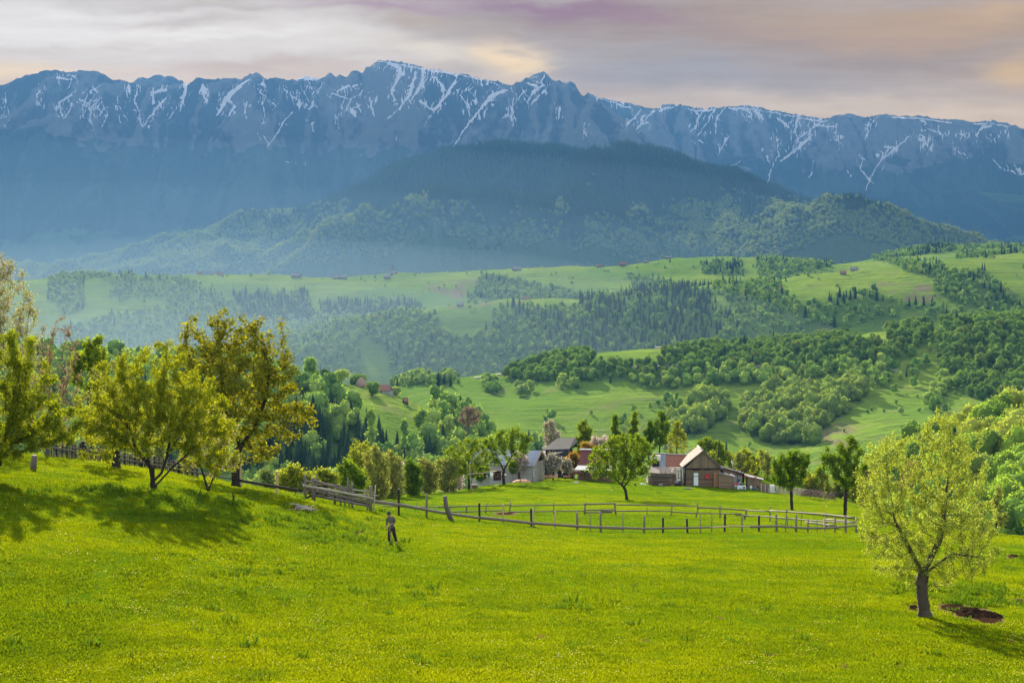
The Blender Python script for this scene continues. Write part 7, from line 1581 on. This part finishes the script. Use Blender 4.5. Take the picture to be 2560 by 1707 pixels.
for (uv, D, w_, h_, rf, lab) in [(FA(1308,275),2820,6,4,T_RFAR,'leftmost pinkish roofed house on the far ridge'),(FA(1380,272),2830,5,3,T_GREY,'low grey roof right of the leftmost house on the far ridge'),(FA(1435,272),2820,6,4,T_RFAR,'pinkish roofed house among blossom on the far ridge'),(FA(1935,278),2810,10,4,T_GREY,'long dark barn on the far ridge below the mountain foot'),
   (FA(2200,298),2790,8,4,T_GREY,'dark barn left of its twin on the far ridge'),(FA(2245,302),2785,7,4,T_GREY,'dark barn right of its twin on the far ridge'),(FB(480,210),2830,7,4,T_GREY,'dark topped barn standing higher on the far ridge'),(FB(438,238),2790,7,4,T_GREY,'grey barn just below the higher barn on the far ridge'),(FB(1285,192),2810,9,4,T_GREY,'grey barn on the green crest above the pale wood'),
   (FB(1825,183),2800,6,3,T_RFAR,'low reddish roof on the green crest'),(FB(1980,176),2790,7,4,T_RFAR,'maroon roofed barn on the green crest'),(FB(2130,144),2820,6,3,T_GREY,'grey hut on the rising crest left of the crown of the hill'),(FB(2275,122),2830,6,3,T_GREY,'grey hut highest on the rising crest'),
   (FC_(1243,253),2080,8,5,T_GREY,'lone pale roofed barn in the meadow on the right ridge'),(FC_(1170,335),1990,6,4,T_RFAR,'maroon roof among blossoming trees on the right ridge'),(FC_(750,380),1960,6,4,T_RFAR,'small house with pinkish roof in the trees of the right ridge'),(FB(395,525),2000,6,5,T_RFAR,'small brown house above the misty valley'),(FB(915,465),2020,7,4,T_GREY,'pale hut beside the dark spruces on the bare spur'),(FB(1345,400),2060,8,3,T_RFAR,'brownish roofs at the upper edge of the spruce wood'),
   (FB(1835,318),2500,7,3,T_GREY,'pale barn in the saddle below the crest'),(FB(2290,1050),1010,9,4,T_GREY,'grey shed half hidden in bushes on the middle hill'),(FC_(40,1105),1000,10,4,T_GREY,'long grey shed in the bushes of the middle hill'),(FB(1480,840),1290,10,5,T_RFAR,'pinkish roofed house in the trees above the road'),(FC_(1385,900),1180,7,4,T_GREY,'whitish building where the road enters the right wood'),(FC_(1228,675),1300,3.5,3,T_GREY,'tiny white hut on the crest of the middle hill')]:
    D = D if D < 1300 else D
    cottage(uv[0], 0, D, w_, h_, lab, rf, M_PLASTER if 'white' in lab or 'house' in lab else W_GREY, R(random.uniform(-25, 25)), 'farmhouse' if 'house' in lab else 'barn', hg if D > 1400 else 'farm buildings on the middle hill', cat='house' if 'house' in lab else 'barn')
# the valley road on the middle hill: two pale stretches
def road(name, pts, w_, m_, lift=.35):
    V = []; Q = []
    P_ = [G(u, D) for u, D in pts]; fine_ = []
    for a_, b_ in zip(pts[:-1], pts[1:]):
        for t in np.linspace(0, 1, 14)[:-1]: fine_.append((a_[0] + (b_[0] - a_[0]) * t, a_[1] + (b_[1] - a_[1]) * t))
    for i, (u, D) in enumerate(fine_):
        q = G(u, D); V += [(q.x, q.y - w_ / 2, q.z + lift), (q.x, q.y + w_ / 2, q.z + lift + .1), (q.x, q.y + w_ / 2, q.z - 1.5), (q.x, q.y - w_ / 2, q.z - 1.5)]
    for i in range(len(fine_) - 1):
        a_ = 4 * i; b_ = a_ + 4; Q += [(a_, b_, b_ + 1, a_ + 1), (a_ + 3, b_ + 3, b_, a_)]
    me = bpy.data.meshes.new(name); me.from_pydata(V, [], Q); me.materials.append(m_); me.update(); o = bpy.data.objects.new(name, me); link(o); o['kind'] = 'structure'; return o
M_ROAD = plain('road_gravel', (.36, .32, .28), .95, .15, .3)
road('road', [(474, 1290), (500, 1288), (560, 1230), (640, 1215), (720, 1200), (800, 1190), (870, 1175), (900, 1160)], 6, M_ROAD)
road('upper_road', [(655, 1316), (700, 1318), (745, 1322), (790, 1330)], 6, M_ROAD, 1.6)
# power line masts on the ridges
def pylon(u, D, h_px, label):
    k = D / F; h_ = h_px * k; e = thing('pylon', G(u, D), label, 'pylon', 'power line masts on the ridges'); mb = MB(); w0 = h_ * .12; n = 7
    M4 = plain('mast_steel', (.07, .075, .08), .6, .1)
    for sx in (-1, 1):
        for sy in (-1, 1): mb.beam((sx * w0, sy * w0, 0), (sx * w0 * .12, sy * w0 * .12, h_), .28, .28)
    for i in range(n):
        z0, z1 = h_ * i / n, h_ * (i + 1) / n; a0, a1 = w0 * (1 - .88 * i / n), w0 * (1 - .88 * (i + 1) / n)
        for sy in (-1, 1): mb.beam((-a0, sy * a0, z0), (a1, sy * a1, z1), .15, .15); mb.beam((a0, sy * a0, z0), (-a1, sy * a1, z1), .15, .15)
    mb.build('mast', M4, e)
    for z in (.72, .86): mb = MB(); L_ = h_ * .26 * (1.2 if z < .8 else .8); mb.beam((-L_, 0, h_ * z), (L_, 0, h_ * z), .3, .3); mb.beam((-L_, 0, h_ * z), (0, 0, h_ * (z + .06)), .15, .15); mb.beam((L_, 0, h_ * z), (0, 0, h_ * (z + .06)), .15, .15); mb.build('crossarm', M4, e)
pylon(974, 2780, 19, 'lattice power mast on the far right ridge'); pylon(731, 2820, 9, 'lattice power mast on the middle crest above the grey huts'); pylon(392.5, 2860, 9, 'faint lattice power mast above the bare ridge')
# trees on the knoll crest and single trees that stand out
def single(nm, u, D, top, wpx, tone, label, seed, pale=None):
    k = D / F; b_ = G(u, D); hgt = (HOR - top) * k - b_.z; e = thing(nm, b_, label, 'tree'); cm = broad_crown(seed, hgt, wpx * k * 1.15, 1500, .34, 9, 2, .62, .12).mesh('crown', LEAF[tone] if tone in LEAF else tone)
    link(bpy.data.objects.new('crown', cm), e); link(bpy.data.objects.new('trunk', trunk_mesh('trunk', hgt * .6, .28, .1, .3, seed, None, 4, wpx * k * .3)), e)
F4 = lambda x, y: (240 + x * .1403, 340 + y * .1403)
for k, (x, top, hw, Dd, tone, lab) in enumerate([(490,120,95,790,'green','tall round tree at the top left of the knoll crest'),(605,200,55,780,'dark','small dark tree left of the gap on the knoll crest'),(725,208,80,800,'green','slender tree alone on the knoll crest'),(850,255,100,806,'dark','rounded tree behind the haystack on the knoll'),(942,300,85,770,'dark','dark apple tree left of the red roofed farmhouse'),(1110,340,60,800,'pale','pale tree just behind the red roofed farmhouse'),(935,400,75,640,'green','thin tree halfway down the knoll'),(1290,435,85,700,'green','rounded tree on the lower end of the knoll'),(1170,480,50,650,'green','slim tree in the middle of the knoll slope'),(1430,550,50,700,'green','small tree on the shaded end of the knoll'),(1290,590,80,600,'pale','pale green bush low on the knoll'),(540,225,50,785,'spring','bush beside the tall tree of the knoll crest')]):
    u, v = F4(x, top); single('knoll_tree', u, Dd, v, hw * .1403, tone, lab, 600 + k)
u, v = F4(1635, 458); tree('bare_tree', 'pinkish bare tree between the knoll and the middle hill', 'tree', u, 700, [(u, 414, 10, 9), (u - 4, 418, 7, 7), (u + 5, 417, 7, 7)], L_RED, 1500, .35, r0=.5, tip=.05, seed=333, natt=220, step=1.1, kill=1.6, sig=.5, bark=wood('bark_pinkish2', (.10, .07, .06), (.2, .15, .13), 3), fork=3.5, thr=.2, infl=6)
# ------------------------------------------------------------------ haze: one closed volume round camera and land
def m_haze(m):
    m.use_nodes = True; n = NT(m.node_tree); n.n.clear(); o = n.new('ShaderNodeOutputMaterial')
    v = n.new('ShaderNodeVolumePrincipled'); v.inputs['Color'].default_value = (.031, .083, .172, 1)
    v.inputs['Density'].default_value = HAZE_D; v.inputs['Anisotropy'].default_value = .4
    n.l.new(v.outputs[0], o.inputs['Volume'])
mh = bpy.data.materials.new('valley_air'); m_haze(mh)
hb = MB(); hb.box((0, 5030, 470), (24000, 10160, 1300))
hz = hb.build('haze', mh); hz['kind'] = 'stuff'

def mist(name, c, r, dens, colr):
    m_ = bpy.data.materials.new(name); m_.use_nodes = True; n = NT(m_.node_tree); n.n.clear(); o = n.new('ShaderNodeOutputMaterial')
    v = n.new('ShaderNodeVolumePrincipled'); v.inputs['Color'].default_value = (*colr, 1); v.inputs['Density'].default_value = dens; v.inputs['Anisotropy'].default_value = .4
    n.l.new(v.outputs[0], o.inputs['Volume']); mb = MB(); mb.ball((0, 0, 0), r, 40, 20); o_ = mb.build(name, m_); o_.location = c; o_['kind'] = 'stuff'
    for p in o_.data.polygons: p.use_smooth = False
for k in range(4):      # mist thins out upwards and to its edges: shells within shells
    q = 1.0 - k * .2
    mist('valley_mist', (-300 - 40 * k, 1850 + 15 * k, -95), (700 * q, 560 * q, (160, 120, 85, 60)[k]), 2.8e-4, (.15, .21, .27))
    mist('valley_mist', (-700 - 110 * k, 3450, -20), (1800 * q, 600 * q, (330, 250, 180, 120)[k]), 1.5e-4, (.11, .19, .28))
